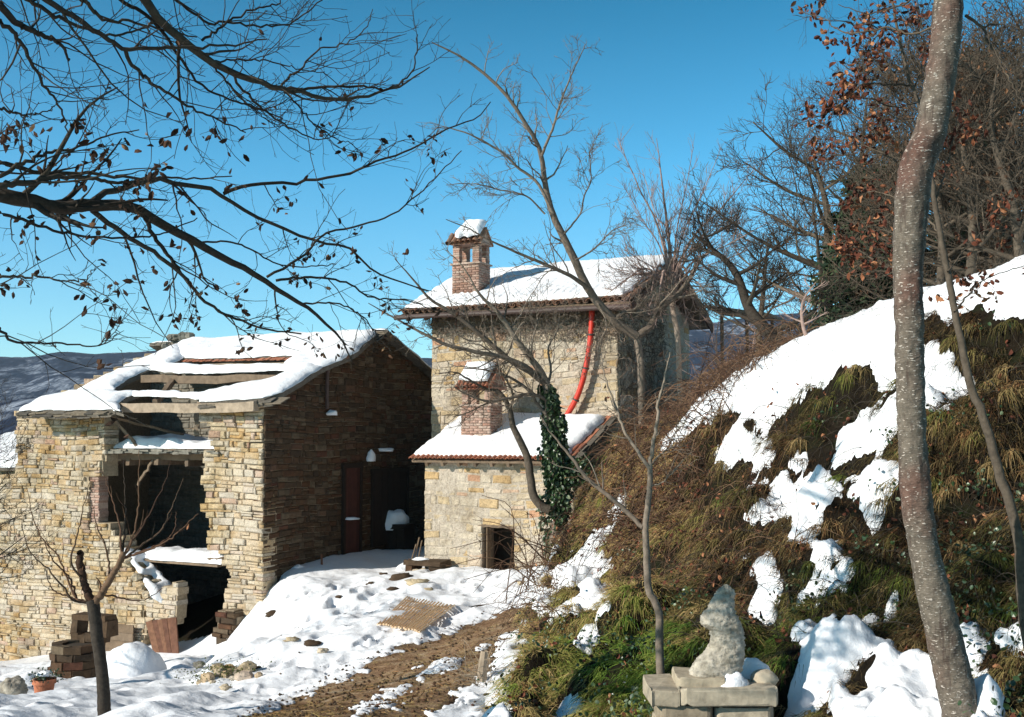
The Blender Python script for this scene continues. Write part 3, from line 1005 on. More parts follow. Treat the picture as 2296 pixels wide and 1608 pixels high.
def snow_sheet(fr, polys, parent, name='snow_layer', t=.14, res=.06, edge=.16, holes=(), seed=3, lift=0.0, amp=.035, lumpy=.5, ribs=0):
    """a rounded blanket of snow on a frame"""
    mb = MB()
    for pi, poly in enumerate(polys):
        poly = rough(rough(poly, .30, amp, seed + pi), .10, amp * .5, seed + pi + 7)
        x0, y0 = poly.min(0) - res; x1, y1 = poly.max(0) + res
        nx = max(4, int((x1 - x0) / res)); ny = max(4, int((y1 - y0) / res))
        X, Y = np.meshgrid(np.linspace(x0, x1, nx), np.linspace(y0, y1, ny))
        sd, bx, by = poly_sd(X, Y, poly)
        for hp in holes:
            hp = rough(hp, .2, amp, seed + 50)
            s2, b2, c2 = poly_sd(X, Y, hp)
            m = -s2 < sd
            sd = np.where(m, -s2, sd); bx = np.where(m, b2, bx); by = np.where(m, c2, by)
        inside = sd > 0
        cell = inside[:-1, :-1] | inside[:-1, 1:] | inside[1:, 1:] | inside[1:, :-1]
        Xs = np.where(inside, X, bx); Ys = np.where(inside, Y, by)
        s = np.clip(sd, 0, None)
        hgt = t * np.clip(s / edge, 0, 1) ** .5 * (1 + fbm(X, Y, .9, 3, seed) * lumpy + fbm(X, Y, .2, 3, seed + 3) * .20)
        if ribs: hgt = hgt * (1 + .16 * np.sin(X * 2 * PI / ribs) * sstep(1.6, 0, Y - y0) + .03 * np.sin(X * 2 * PI / ribs))
        hgt = np.where(inside, np.maximum(hgt, .012), .0)
        idx = np.arange(nx * ny).reshape(ny, nx)
        q = np.stack([idx[:-1, :-1], idx[:-1, 1:], idx[1:, 1:], idx[1:, :-1]], -1)[cell]
        top = fr.w(Xs, Ys, lift + hgt + .012).reshape(-1, 3)
        bot = fr.w(Xs, Ys, np.full_like(Xs, lift)).reshape(-1, 3)
        flip = np.dot(np.cross(fr.A, fr.B), fr.N) < 0
        base = mb.n
        mb.add(top, q[:, ::-1] if flip else q)
        # rim: boundary edges of the kept cells
        e = np.concatenate([q[:, [0, 1]], q[:, [1, 2]], q[:, [2, 3]], q[:, [3, 0]]])
        key = np.sort(e, 1)[:, 0].astype(np.int64) * (nx * ny) + np.sort(e, 1)[:, 1]
        un, inv, cnt = np.unique(key, return_inverse=True, return_counts=True)
        be = e[cnt[inv] == 1]
        mb.add(bot)
        mb.f[4].append(np.stack([be[:, 1], be[:, 0], be[:, 0] + nx * ny, be[:, 1] + nx * ny], 1) + base)
    # drop unused vertices
    Vv = np.concatenate(mb.v); Qq = np.concatenate(mb.f[4])
    use = np.zeros(len(Vv), bool); use[Qq.ravel()] = True
    rm = np.cumsum(use) - 1
    m = MB(); m.add(Vv[use], rm[Qq])
    return m.build(name, M['snow'], parent, smooth=True)


def plate(fr, polys, t0, t1, mat, parent, name, rnd=None):
    m = MB()
    for poly in polys:
        p = np.array(poly); n = len(p)
        a = fr.w(p[:, 0], p[:, 1], np.full(n, t0)); b = fr.w(p[:, 0], p[:, 1], np.full(n, t1))
        m.ngon(np.vstack([a, b]), [list(range(n))[::-1], list(range(n, 2 * n))] + [[i, (i + 1) % n, n + (i + 1) % n, n + i] for i in range(n)], rnd=rnd)
    return m.build(name, mat, parent)


def slabs_along(fr, a, b, inward, m, n=None, w=(.2, .5), dep=(.25, .45), th=(.02, .045), out=(.0, .1), layers=2, lift=-.06):
    """ragged flat stones lining an edge from a to b (frame uv)"""
    a, b = np.array(a), np.array(b); L = np.linalg.norm(b - a); d = (b - a) / L; inn = np.array(inward) / np.linalg.norm(inward)
    for ly in range(layers):
        s = -.05
        while s < L:
            ww = rng.uniform(*w); dd = rng.uniform(*dep); tt = rng.uniform(*th); oo = rng.uniform(*out)
            c = a + d * (s + ww / 2) + inn * (dd / 2 - oo)
            A = fr.A * d[0] + fr.B * d[1]; B = fr.A * inn[0] + fr.B * inn[1]
            m.box(fr.w(c[0], c[1], lift + ly * -.045 + rng.uniform(-.01, .01)), A, B, fr.N + A * rng.uniform(-.05, .05), ww * .97, dd, tt, rnd=rng.random(3), jit=.012)
            s += ww


def tT(cx, cy):   # crop 1 -> T
    return (cx * .5717, 688.8 + cy * .5717)


def t2(cx, cy):
    return (826.6 + cx * .3427, 477.6 + cy * .3427)


def t3(cx, cy):
    return (826.6 + cx * .4289, 918.4 + cy * .4289)


# ================================================================== the ruined house on the left
ruin = empty('ruined_house', 'ruined stone house with collapsed front wall and gaping snow covered roof', 'house')
Oc = P(587, 1330, 25.0); Oc[2] = 0
FW = Fr(Oc, U, Zu, -V)                        # front wall plane, u negative to the left
GW = Fr(Oc, V, Zu, U)                         # gable wall plane on the right
zb = -6.2
pillar = [tT(*c) for c in [(778, 372), (1032, 362), (1032, 1200), (1024, 1420), (845, 1420), (868, 1190), (888, 1140), (902, 1060), (884, 1010), (868, 965), (815, 945), (812, 915), (842, 858), (820, 838), (790, 800), (828, 745), (815, 720), (782, 690), (800, 625), (790, 600), (835, 562), (830, 520), (822, 452), (775, 438)]]
tower = [tT(*c) for c in [(66, 415), (412, 405), (408, 470), (405, 520), (418, 590), (402, 612), (404, 660), (346, 668), (348, 700), (338, 850), (430, 852), (440, 900), (470, 905), (485, 960), (520, 1030), (555, 1080), (575, 1160), (560, 1215), (585, 1240), (565, 1300), (555, 1420), (-300, 1500), (-300, 690), (0, 668), (66, 640)]]
masonry('front_wall', FW, FW.poly(tower), ruin, M['stone_warm'], M['mortar_mid'], seed=4, thick=.5, endjit=.11, course=(.05, .17), width=(.09, .50), sheet=-.018, proud=(-.01, .055))
masonry('front_wall', FW, FW.poly(pillar), ruin, M['stone_warm'], M['mortar_mid'], seed=5, thick=.5, endjit=.12, endr=.008, course=(.05, .18), width=(.10, .50), sheet=-.026, proud=(-.01, .06))
# the broken stub with the hollow bricks, in front of the door
stubF = Fr(Oc - V * .25, U, Zu, -V)
stub = [tT(*c) for c in [(560, 1110), (600, 1150), (640, 1105), (688, 1078), (696, 1150), (690, 1235), (575, 1235)]]
masonry('broken_wall_stub', stubF, stubF.poly(stub), ruin, M['stone_warm'], M['mortar_mid'], seed=6, thick=.34)
# gable: eave at u 0, ridge at RD, back eave
zE = FW.uv(587, 897)[1]
RD = 4.69; zR = GW.uv(846, 748)[1]
BE = 9.3; zB = zR - (zR - zE) / RD * (BE - RD)
gpoly = [(0.02, zb + 1.2), (BE, -3.9), (BE, zB), (RD, zR), (0.02, zE)]
masonry('gable_wall', GW, gpoly, ruin, M['stone_brown_shaded'], M['mortar_dark'], seed=7, thick=.5, course=(.09, .18), endjit=.02, fit=.85)
# doors and shuttered niche in the shaded gable
def dark_door(u0, u1, v0, v1, mat='wood_red'):
    m = MB()
    n_ = 5
    for i in range(n_):
        a = u0 + (u1 - u0) * i / n_
        m.box(GW.w(a + (u1 - u0) / n_ / 2, (v0 + v1) / 2, .055), GW.A, GW.B, GW.N, (u1 - u0) / n_ * .95, v1 - v0, .04, rnd=rng.random(3))
    d = m.build('door', M[mat], ruin)
    m = MB()
    m.box(GW.w((u0 + u1) / 2, v1 + .06, .06), GW.A, GW.B, GW.N, u1 - u0 + .24, .12, .08)
    m.box(GW.w(u0 - .05, (v0 + v1) / 2, .06), GW.A, GW.B, GW.N, .09, v1 - v0, .08)
    m.box(GW.w(u1 + .05, (v0 + v1) / 2, .06), GW.A, GW.B, GW.N, .09, v1 - v0, .08)
    m.build('frame', M['dark_wood'], d)
a = GW.uv(770, 1050); b = GW.uv(800, 1240)
dark_door(a[0], b[0], b[1], a[1], 'wood_dred')
a = GW.uv(835, 1062); b = GW.uv(905, 1215)
dark_door(a[0], b[0], b[1], a[1], 'dark_wood')
# back walls, left end wall, inner floor pieces
LW = FW.uv(38, 930)[0]
BWf = Fr(Oc + V * BE, U, Zu, V)
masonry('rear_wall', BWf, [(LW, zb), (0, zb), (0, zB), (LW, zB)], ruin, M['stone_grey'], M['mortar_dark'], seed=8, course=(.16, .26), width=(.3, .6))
LWf = Fr(Oc + U * LW, V, Zu, -U)
masonry('gable_wall', LWf, [(0.06, zb), (BE, zb), (BE, zB - .1), (RD, zR - .12), (0.06, zE - .1)], ruin, M['stone_warm'], M['mortar_dark'], seed=9, course=(.12, .2), width=(.3, .6), fit=1.0)
INf = Fr(Oc + V * 4.2, U, Zu, -V)
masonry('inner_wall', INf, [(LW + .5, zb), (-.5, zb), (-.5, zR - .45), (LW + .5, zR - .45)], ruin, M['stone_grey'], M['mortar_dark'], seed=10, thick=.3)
m = MB()
for k in range(8):
    u = LW + .7 + k * (abs(LW) - 1.4) / 7
    m.box(Oc + U * u + V * 2.3 + Zu * (-.62), U, V, Zu, .14, 3.9, .16, rnd=rng.random(3), jit=.02)
m.build('floor_joist', M['wood_old'], ruin)
# roof plane
sl_ = math.atan2(zR - zE, RD)
RB = V * math.cos(sl_) + Zu * math.sin(sl_); RN = nrm(np.cross(U, RB))
RF = Fr(Oc + Zu * (zE + .10), U, RB, RN)
rlen = math.hypot(RD, zR - zE)
def rp(*pts):
    return [RF.uv(*tT(*c)) for c in pts]
outline = rp((78, 405), (150, 365), (300, 325), (470, 245), (620, 190), (700, 142), (900, 98), (1200, 96), (1482, 102), (1370, 190), (1255, 240), (1180, 292), (1110, 330), (1035, 358), (785, 372), (600, 352), (520, 345), (470, 380), (480, 408), (400, 398))
# clip top at the ridge
outline = [(u, min(v, rlen)) for u, v in outline]
hole1 = rp((440, 326), (500, 285), (590, 246), (650, 256), (800, 262), (1000, 262), (1110, 250), (1130, 262), (1040, 300), (900, 312), (800, 345), (700, 342), (560, 334))
hole2 = rp((665, 232), (712, 203), (900, 205), (1080, 196), (1150, 190), (1130, 225), (1000, 236), (800, 238))
hole3 = rp((960, 166), (1000, 158), (1060, 162), (1010, 172))
left_rake = rp((78, 405), (150, 365), (300, 325))
low_left = rp((80, 405), (140, 368), (300, 330), (420, 330), (540, 338), (500, 352), (468, 378), (482, 412), (440, 400), (300, 403))
low_mid = rp((500, 336), (560, 334), (800, 346), (860, 330), (1000, 312), (1000, 350), (800, 364), (640, 352), (520, 350))
right_pc = rp((785, 372), (800, 345), (900, 322), (1040, 298), (1130, 258), (1170, 240), (1230, 205), (1270, 235), (1250, 245), (1180, 292), (1110, 332), (1035, 358))
rake_l = rp((300, 334), (420, 275), (480, 240), (620, 185), (705, 142), (720, 200), (655, 232), (590, 244), (500, 283), (440, 326))
top_pc = rp((690, 150), (760, 128), (900, 98), (1200, 96), (1482, 100), (1400, 175), (1365, 195), (1250, 242), (1130, 258), (1100, 240), (1160, 192), (1080, 192), (900, 200), (712, 200))
beam2 = rp((600, 226), (660, 226), (800, 236), (1000, 234), (1160, 228), (1165, 240), (1100, 250), (1000, 254), (800, 262), (640, 256), (590, 246))
pieces = [low_left, low_mid, right_pc, rake_l, top_pc, beam2]
pieces = [[(u, min(v, rlen)) for u, v in p] for p in pieces]
shr = [np.array(p) for p in pieces]
plate(RF, [shr[0], shr[2], shr[3], shr[4]], -.12, -.015, M['slab'], ruin, 'roof')
snow_sheet(RF, pieces, ruin, t=.13, res=.07, edge=.22, seed=12, holes=[hole3], lift=.0, amp=.05, lumpy=.35)
# back slope
RB2 = V * math.cos(sl_) - Zu * math.sin(sl_)
RF2 = Fr(Oc + V * RD + Zu * (zR + .10), U, RB2, nrm(np.cross(U, RB2)))
bl = (BE - RD) / math.cos(sl_) + .25
bp = [(LW - .1, 0), (.22, 0), (.22, bl), (LW - .1, bl)]
plate(RF2, [bp], -.12, -.015, M['slab'], ruin, 'roof')
snow_sheet(RF2, [bp], ruin, t=.13, res=.15, edge=.2, seed=15)
# ragged slab edges: eave, gable verge
m = MB()
def edge_slabs(p, q, inward, **kw):
    m = MB(); slabs_along(RF, RF.uv(*tT(*p)), RF.uv(*tT(*q)), inward, m, **kw); m.build('edge_slabs', M['slab'], ruin)
edge_slabs((74, 408), (412, 404), (0, 1), out=(.02, .14), layers=3)
edge_slabs((785, 374), (1036, 362), (0, 1), out=(.0, .08), layers=3)
g0 = (.16, 0.0); g1 = (.16, rlen)
m = MB(); slabs_along(RF, g0, g1, (-1, 0), m, out=(.0, .1), layers=2); m.build('edge_slabs', M['slab'], ruin)
m = MB(); slabs_along(RF2, (.2, 0), (.2, bl), (-1, 0), m, out=(0, .08), layers=2); m.build('edge_slabs', M['slab'], ruin)
edge_slabs((300, 334), (700, 145), (1, -.2), out=(.02, .1), layers=2)
# terracotta edge of the hole in the upper roof
m = MB()
h2a = RF.uv(*tT(715, 204)); h2b = RF.uv(*tT(1150, 194))
for i in range(34):
    t = i / 33
    u = h2a[0] + (h2b[0] - h2a[0]) * t; v = h2a[1] + (h2b[1] - h2a[1]) * t
    m.box(RF.w(u, v + .10, -.05 + .01 * math.sin(i * 3)), RF.A, RF.B, RF.N, .115, .32, .03, rnd=rng.random(3), jit=.01)
m.build('roof_tiles', M['tile_red'], ruin); m = MB()
h3 = RF.uv(*tT(1010, 169))
m.box(RF.w(h3[0], h3[1], .02), RF.A, RF.B, RF.N, .9, .2, .03, rnd=(.2, .5, .5))
m.build('roof_tiles', M['tile_red'], ruin); m = MB()
v3 = RF.uv(*tT(1180, 215))
for i in range(5):
    m.box(RF.w(v3[0] - .3 + i * .13, v3[1] - i * .02, -.02), RF.A, RF.B, RF.N, .12, .4, .03, rnd=rng.random(3), jit=.01)
m.build('roof_tiles', M['tile_red'], ruin)
# beams
def beam(p0, p1, w, h, parent, mat='wood_pale', name='beam', bend=.0, n=9):
    p0, p1 = np.array(p0), np.array(p1)
    d = nrm(p1 - p0); s = nrm(np.cross(d, Zu)); up = np.cross(s, d)
    t = np.linspace(0, 1, n)
    ctr = p0 + (p1 - p0) * t[:, None] + up * (-bend * np.sin(t * PI))[:, None] + rng.normal(size=(n, 3)) * .012
    vs = []
    for c in ctr:
        for a, b in ((-1, -1), (1, -1), (1, 1), (-1, 1)):
            vs.append(c + s * a * w / 2 * rng.uniform(.85, 1.1) + up * b * h / 2 * rng.uniform(.85, 1.1))
    q = []
    for i in range(n - 1):
        for j in range(4):
            q.append((i * 4 + j, i * 4 + (j + 1) % 4, (i + 1) * 4 + (j + 1) % 4, (i + 1) * 4 + j))
    q += [(3, 2, 1, 0), ((n - 1) * 4, (n - 1) * 4 + 1, (n - 1) * 4 + 2, (n - 1) * 4 + 3)]
    m = MB(); m.add(np.array(vs), q, rnd=rng.random(3))
    return m.build(name, M[mat], parent)


def rfp(x, y, dn=-.14):
    u, v = RF.uv(*tT(x, y)); return RF.w(u, v, dn)


beam(rfp(450, 372), rfp(1000, 368), .2, .22, ruin, bend=.03)
beam(rfp(560, 262), rfp(1190, 256), .2, .2, ruin, bend=.02, mat='wood_old')
beam(rfp(640, 226, -.1), rfp(1160, 212, -.1), .16, .14, ruin, mat='wood_pale')
beam(rfp(600, 350, -.18), rfp(720, 205, -.18), .12, .14, ruin, mat='wood_old')
beam(rfp(880, 345, -.12) , rfp(880, 300, -.9), .14, .14, ruin, mat='wood_pale', name='post')
# fallen rafter slabs at the left of the opening
def fwp(x, y, back=.3):
    u, v = FW.uv(*tT(x, y)); return FW.w(u, v, -back)
beam(fwp(415, 430, .2), fwp(575, 500, 1.2), .5, .06, ruin, mat='wood_old', name='rafter')
beam(fwp(440, 440, .1), fwp(500, 545, .3), .06, .07, ruin, mat='wood_old', name='rafter')
beam(fwp(630, 400, 1.2), fwp(655, 500, 1.0), .1, .1, ruin, mat='wood_pale', name='rafter')
beam(fwp(405, 585, .5), fwp(830, 590, .5), .2, .16, ruin, mat='wood_old')
beam(fwp(480, 700, .5), fwp(540, 600, .5), .05, .06, ruin, mat='wood_old', name='brace')
beam(fwp(640, 1005, .25), fwp(900, 985, .25), .2, .06, ruin, mat='wood_old', name='lintel')
# floor with snow
vF = FW.uv(*tT(600, 555))[1]
FL = Fr(Oc + Zu * vF, U, V, Zu)
fpo = rough([(FW.uv(*tT(405, 560))[0], .15), (FW.uv(*tT(560, 560))[0], .45), (FW.uv(*tT(640, 560))[0], .12), (FW.uv(*tT(840, 560))[0], .2), (FW.uv(*tT(850, 560))[0], 3.9), (FW.uv(*tT(380, 560))[0], 3.9)], .3, .12, 3)
plate(FL, [fpo], -.12, -.01, M['wood_old'], ruin, 'attic_floor')
snow_sheet(FL, [fpo], ruin, t=.22, res=.07, edge=.2, seed=22, amp=.08, lumpy=.8)
m = MB()
slabs_along(FL, (FW.uv(*tT(415, 560))[0], .2), (FW.uv(*tT(840, 560))[0], .12), (0, 1), m, out=(.05, .2), layers=2, th=(.03, .07), w=(.15, .4), lift=-.05)
m.build('rubble', M['stone_grey'], ruin)
vF2 = FW.uv(*tT(700, 1000))[1]
FL2 = Fr(Oc + Zu * vF2, U, V, Zu)
f2 = [(FW.uv(*tT(590, 960))[0], .1), (FW.uv(*tT(850, 1000))[0], .02), (FW.uv(*tT(900, 1000))[0], 3.9), (FW.uv(*tT(470, 960))[0], 3.9), (FW.uv(*tT(480, 960))[0], .4)]
plate(FL2, [f2], -.06, -.01, M['wood_old'], ruin, 'lower_floor')
snow_sheet(FL2, [[f2[0], f2[1], (f2[2][0], 1.3), (f2[3][0] + .2, 1.3), f2[4]]], ruin, t=.26, res=.07, edge=.3, seed=23, amp=.06)
# snow on the sloping broken wall top
TOPB = nrm(FW.w(*FW.uv(*tT(640, 1110)), -.1) - FW.w(*FW.uv(*tT(490, 945)), -.1))
tn = nrm(np.cross(TOPB, V)); tn = tn if tn[2] > 0 else -tn
TF = Fr(FW.w(*FW.uv(*tT(495, 965)), .0), TOPB, V, tn)
Lt = 1.55

snow_sheet(TF, [[(-.15, -.1), (.4, -.12), (.9, -.25), (1.5, -.34), (1.75, -.2), (1.7, .45), (.9, .4), (-.1, .45)]], ruin, t=.12, res=.05, edge=.12, seed=25, amp=.07, holes=[[(.35, .0), (.6, .0), (.55, .2), (.38, .18)], [(.75, -.12), (1.15, -.15), (1.1, .12), (.8, .15)]])
# brick jamb
BJ = Fr(FW.w(*FW.uv(*tT(366, 750)), -.06) * 1, U, Zu, -V)
bu = [BJ.uv(*tT(*c)) for c in [(344, 660), (388, 655), (388, 850), (340, 850)]]
masonry('brick_jamb', BJ, bu, ruin, M['brick'], M['brick_mortar'], course=(.065, .065), width=(.24, .24), joint=.01, regular=True, proud=(0, .01), endjit=.02, thick=.3, seed=30)
# planks leaning below the stub and hollow bricks
m = MB()
pf = Fr(Oc - V * .32, U, Zu, -V)
pq = [pf.uv(*tT(*c)) for c in [(578, 1232), (692, 1215), (700, 1380), (620, 1392)]]
for i in range(6):
    t = (i + .5) / 6
    top = np.array(pq[0]) * (1 - t) + np.array(pq[1]) * t; bot = np.array(pq[3]) * (1 - t) + np.array(pq[2]) * t
    c = (top + bot) / 2
    A_ = nrm(pf.w(*top) - pf.w(*bot))
    m.box(pf.w(c[0], c[1], rng.uniform(0, .03)), nrm(np.cross(A_, pf.N)), A_, pf.N, .20, np.linalg.norm(top - bot), .03, rnd=rng.random(3))
m.build('plank_panel', M['wood_red'], ruin)
# wide dark step block in front of the wall base
# small stones heaped on the ridge
def lump_stone(c, s, rnd=None, mbx=None, flat=.5):
    """irregular rounded block"""
    mbx = mbx or m
    n = 6
    vs = []; th = np.arange(8) * PI / 4 + rng.uniform(0, .5)
    for lv, (hh, rr) in enumerate(((-.5, .75), (-.15, 1.0), (.25, .95), (.5, .6))):
        r_ = rr * (1 + rng.uniform(-.2, .2, 8))
        vs.append(np.stack([np.cos(th) * r_ * .5, np.sin(th) * r_ * .42, np.full(8, hh * flat) + rng.uniform(-.05, .05, 8) * flat], 1))
    vs = np.vstack(vs) * s
    a_ = rng.uniform(0, PI)
    R_ = np.array([[math.cos(a_), -math.sin(a_), 0], [math.sin(a_), math.cos(a_), 0], [0, 0, 1]])
    vs = vs @ R_.T + np.asarray(c)
    q = [(L * 8 + i, L * 8 + (i + 1) % 8, L * 8 + 8 + (i + 1) % 8, L * 8 + 8 + i) for L in range(3) for i in range(8)]
    mbx.ngon(vs, [list(range(8))[::-1], list(range(24, 32))], rnd=rng.random(3) if rnd is None else rnd)
    mbx.f[4].append(np.array(q) + mbx.n - 32)


m = MB()
for i in range(34):
    t = rng.random() * 1.7 - .1; lump_stone(TF.w(t, rng.uniform(-.28 * min(1, max(t, 0)), .42), -.10 + rng.uniform(-.05, .05)), rng.uniform(.22, .42), None, m, .42)
m.build('wall_top', M['stone_warm'], ruin)
m = MB()
for (x, y, s) in ((760, 118, .55), (740, 108, .4), (785, 112, .45), (765, 100, .35), (650, 168, .25), (655, 158, .2)):
    u, v = RF.uv(*tT(x, y)); lump_stone(RF.w(u, min(v, rlen), .12), s)
m.build('ridge_stones', M['stone_grey'], ruin)
# downpipe with snow at the gable
u, v = GW.uv(*tT(1272, 240)); u2, v2 = GW.uv(*tT(1270, 400))
m = MB(); tubes(m, np.array([GW.w(u, v, .1), GW.w(u, (v + v2) / 2, .09), GW.w(u, v2, .1)]), .045, 8, rnd=(.5, .5, .5))
m.build('downpipe', M['metal_dark'], ruin)
set_base(ruin, Oc + U * LW / 2 + Zu * -4.5)


def snow_blob(c, sx, sy, sz, name='snow_clump', label='', cat='snow', parent=None, seed=0, mat=None, group=None):
    n, k = 14, 20
    ph = np.linspace(0, PI / 2 * 1.25, n)[:, None]; th = (np.arange(k) * 2 * PI / k)[None]
    X = np.sin(ph) * np.cos(th); Y = np.sin(ph) * np.sin(th); Z = np.cos(ph) * np.ones_like(th)
    nz = 1 + .22 * vnoise(X * 1.8 + seed * 5, Y * 1.8, Z * 1.8, seed) + .08 * vnoise(X * 5, Y * 5, Z * 5, seed + 1)
    p = np.stack([X * nz * sx, Y * nz * sy, Z * nz * sz], -1).reshape(-1, 3) + np.asarray(c)
    i = np.arange(n * k).reshape(n, k)
    q = np.stack([i[:-1], i[1:], np.roll(i[1:], -1, 1), np.roll(i[:-1], -1, 1)], -1).reshape(-1, 4)
    m = MB(); m.add(p, q)
    o = m.build(name, mat or M['snow'], parent, smooth=True)
    if label: tag(o, label, cat, group)
    return o


def gw(px, py, n=.1):
    return GW.w(*GW.uv(px, py), n)


pc = gw(733, 925, .16)
snow_blob(pc + Zu * -.03, .14, .14, .1, label='small snow lump below the downpipe on the shaded gable wall', cat='snow lump', seed=2)
snow_blob(gw(855, 1010, .1), .25, .12, .07, label='flat snow lump on the sill high on the shaded wall', cat='snow lump', seed=3)
snow_blob(gw(825, 1028, .1), .12, .1, .2, label='hanging snow strip beside the high sill of the shaded wall', cat='snow lump', seed=4)
snow_blob(gw(775, 1163, .15), .22, .12, .05, label='thin snow strip on the threshold ledge of the shaded wall', cat='snow lump', seed=5)
# stone bench with a heap of snow in the shaded yard corner
bench = empty('stone_bench', 'nearly black solid bench block under a snow heap in the shaded yard corner', 'bench')
bc = P(882, 1172, 29.6)
m = MB(); m.box(bc + Zu * -.09, U, V, Zu, 1.05, .6, .12, rnd=(.5, .5, .5), jit=.02); m.build('seat', M['dark_wood'], bench)
m = MB()
for s_ in (-.38, -.13, .13, .38):
    m.box(bc + U * s_ + Zu * -.60, U, V, Zu, .245, .5, .9, rnd=rng.random(3), jit=.012)
m.build('support', M['dark_wood'], bench)
set_base(bench, bc + Zu * -1)
snow_blob(bc + Zu * -.03, .46, .34, .42, label='rounded snow heap on the black bench block in shade', cat='snow heap', seed=6)

# annex roof at the far left edge
annex = empty('side_annex', 'low stone annex with a snowy slab roof at the left edge', 'annex')
ax0 = FW.uv(-10, 1040)
aF = Fr(Oc + U * (LW - 4) + V * .6 + Zu * FW.uv(0, 1050)[1], U, nrm(V + Zu * .36), nrm(np.cross(U, nrm(V + Zu * .36))))
ap = [(0, 0), (4.0, 0), (4.0, 3), (0, 3)]
plate(aF, [ap], -.1, -.01, M['slab'], annex, 'roof')
snow_sheet(aF, [ap], annex, t=.13, res=.1, seed=33)
masonry('wall', Fr(aF.O + V * .25, U, Zu, -V), [(0, -5), (4, -5), (4, -.05), (0, -.05)], annex, M['stone_warm'], M['mortar_dark'], seed=34, course=(.1, .2))
set_base(annex, aF.O + Zu * -4.5)

# ================================================================== back house
house = empty('stone_house', 'tall stone house with snowy tiled roof and dry creeper under the eave', 'house')
B0 = P(968, 700, 28.3); B0[2] = 0
BF = Fr(B0, U, Zu, -V)
BU = BF.uv(1385, 800)[0]
zBE = BF.uv(968, 712)[1] + .17
BD = 5.5
zRi = zBE + (BD / 2) * .43
fpoly = [(0, -3.6), (BU, -3.6), (BU, zBE - .05), (0, zBE - .05)]
masonry('front_wall', BF, fpoly, house, M['stone_pale'], M['mortar_pale'], seed=41, course=(.10, .24), width=(.16, .62), proud=(-.004, .03), endjit=.01, wav=.04, thick=.5, sheet=-.003)
BG = Fr(B0 + U * BU, V, Zu, U)
masonry('gable_wall', BG, [(0.03, -3.0), (BD, -3.0), (BD, zBE - .05), (BD / 2, zRi - .05), (0.03, zBE - .05)], house, M['stone_pale'], M['mortar_pale'], seed=42, course=(.1, .2), proud=(-.004, .02), endjit=.01, thick=.45, fit=.9, sheet=.004)
BL = Fr(B0, V, Zu, -U)
masonry('gable_wall', BL, [(0.03, -3.0), (BD, -3.0), (BD, zBE - .05), (BD / 2, zRi - .05), (0.03, zBE - .05)], house, M['stone_pale'], M['mortar_pale'], seed=43, course=(.12, .22), width=(.25, .5), proud=(-.004, .02), endjit=.01, thick=.45)
BBk = Fr(B0 + V * BD, U, Zu, V)
masonry('rear_wall', BBk, fpoly, house, M['stone_pale'], M['mortar_pale'], seed=44, course=(.16, .26), width=(.3, .6), endjit=.01)
sb = math.atan(.43); rb = V * math.cos(sb) + Zu * math.sin(sb)
ov = .55
R1 = Fr(B0 - V * ov + Zu * (zBE - ov * .43 + .1), U, rb, nrm(np.cross(U, rb)))
rl = (BD / 2 + ov) / math.cos(sb)
oL, oR = -.62, BU + .55
plate(R1, [[(oL, 0), (oR, 0), (oR, rl), (oL, rl)]], -.06, 0, M['wood_old'], house, 'roof')
rb2 = V * math.cos(sb) - Zu * math.sin(sb)
top_pt = R1.w(0, rl)
R2 = Fr(top_pt, U, rb2, nrm(np.cross(U, rb2)))
plate(R2, [[(oL, 0.0), (oR, 0.0), (oR, rl), (oL, rl)]], -.06, -.002, M['wood_old'], house, 'roof')


def coppi(fr, u0, u1, v0, v1, parent, mat, r=.085, pitch=.19, name='roof_tiles'):
    """rows of half-round tiles: covers over channels, laid in courses up the slope"""
    m = MB(); n = int((u1 - u0) / pitch); k = 7
    L = .42
    rows = min(3, int((v1 - v0) / L) + 1)
    for i in range(n + 1):
        u = u0 + (u1 - u0) * i / n + rng.uniform(-.008, .008)
        for up in (1, 0):
            uc = u + (0 if up else pitch / 2)
            if not up and i == n: continue
            for j in range(rows):
                vv0 = v0 + j * L - (.04 if up else .0) + rng.uniform(-.02, .02); vv1 = vv0 + L + .06
                th = np.linspace(0, PI, k)
                for_s = 1 if up else -1
                base = .06 if up else .085
                ring = []
                for vv, rr, lz in ((vv0, r, .022), (vv1, r * .85, 0)):
                    for q_, thk in ((0, 0), (1, -.014)):
                        R_ = rr + thk
                        ring.append(fr.w(uc + np.cos(th) * R_, np.full(k, vv), base + lz + for_s * np.sin(th) * R_ * .9))
                vs = np.vstack(ring); q = []
                for t in range(k - 1):
                    q += [(t, t + 1, 2 * k + t + 1, 2 * k + t), (k + t, 3 * k + t, 3 * k + t + 1, k + t + 1), (t, k + t, k + t + 1, t + 1)]
                m.add(vs, q, rnd=rng.random(3))
    return m.build(name, mat, parent)


coppi(R1, oL + .05, oR - .05, 0, rl, house, M['tile'])
# tiles run on under the snow as a solid bed
plate(R1, [[(oL + .02, .35), (oR - .02, .35), (oR - .02, rl), (oL + .02, rl)]], .002, .10, M['tile'], house, 'tile_bed', rnd=(.5, .5, .5))
plate(R2, [[(oL + .02, .0), (oR - .02, .0), (oR - .02, rl), (oL + .02, rl)]], .002, .10, M['tile'], house, 'tile_bed', rnd=(.5, .5, .5))
snow_sheet(R1, [[(oL + .08, .16), (oL + .9, .10), (oR - 2.5, .09), (oR - .3, .12), (oR - .12, .5), (oR - .03, rl - .02), (oL + .1, rl - .02)]], house, t=.11, res=.045, edge=.16, seed=45, lift=.13, lumpy=.35, amp=.05, ribs=.19)
snow_sheet(R2, [[(oL + .03, .0), (oR - .03, 0), (oR - .03, rl), (oL + .03, rl)]], house, t=.12, res=.12, edge=.16, seed=46, lift=.12, lumpy=.2)
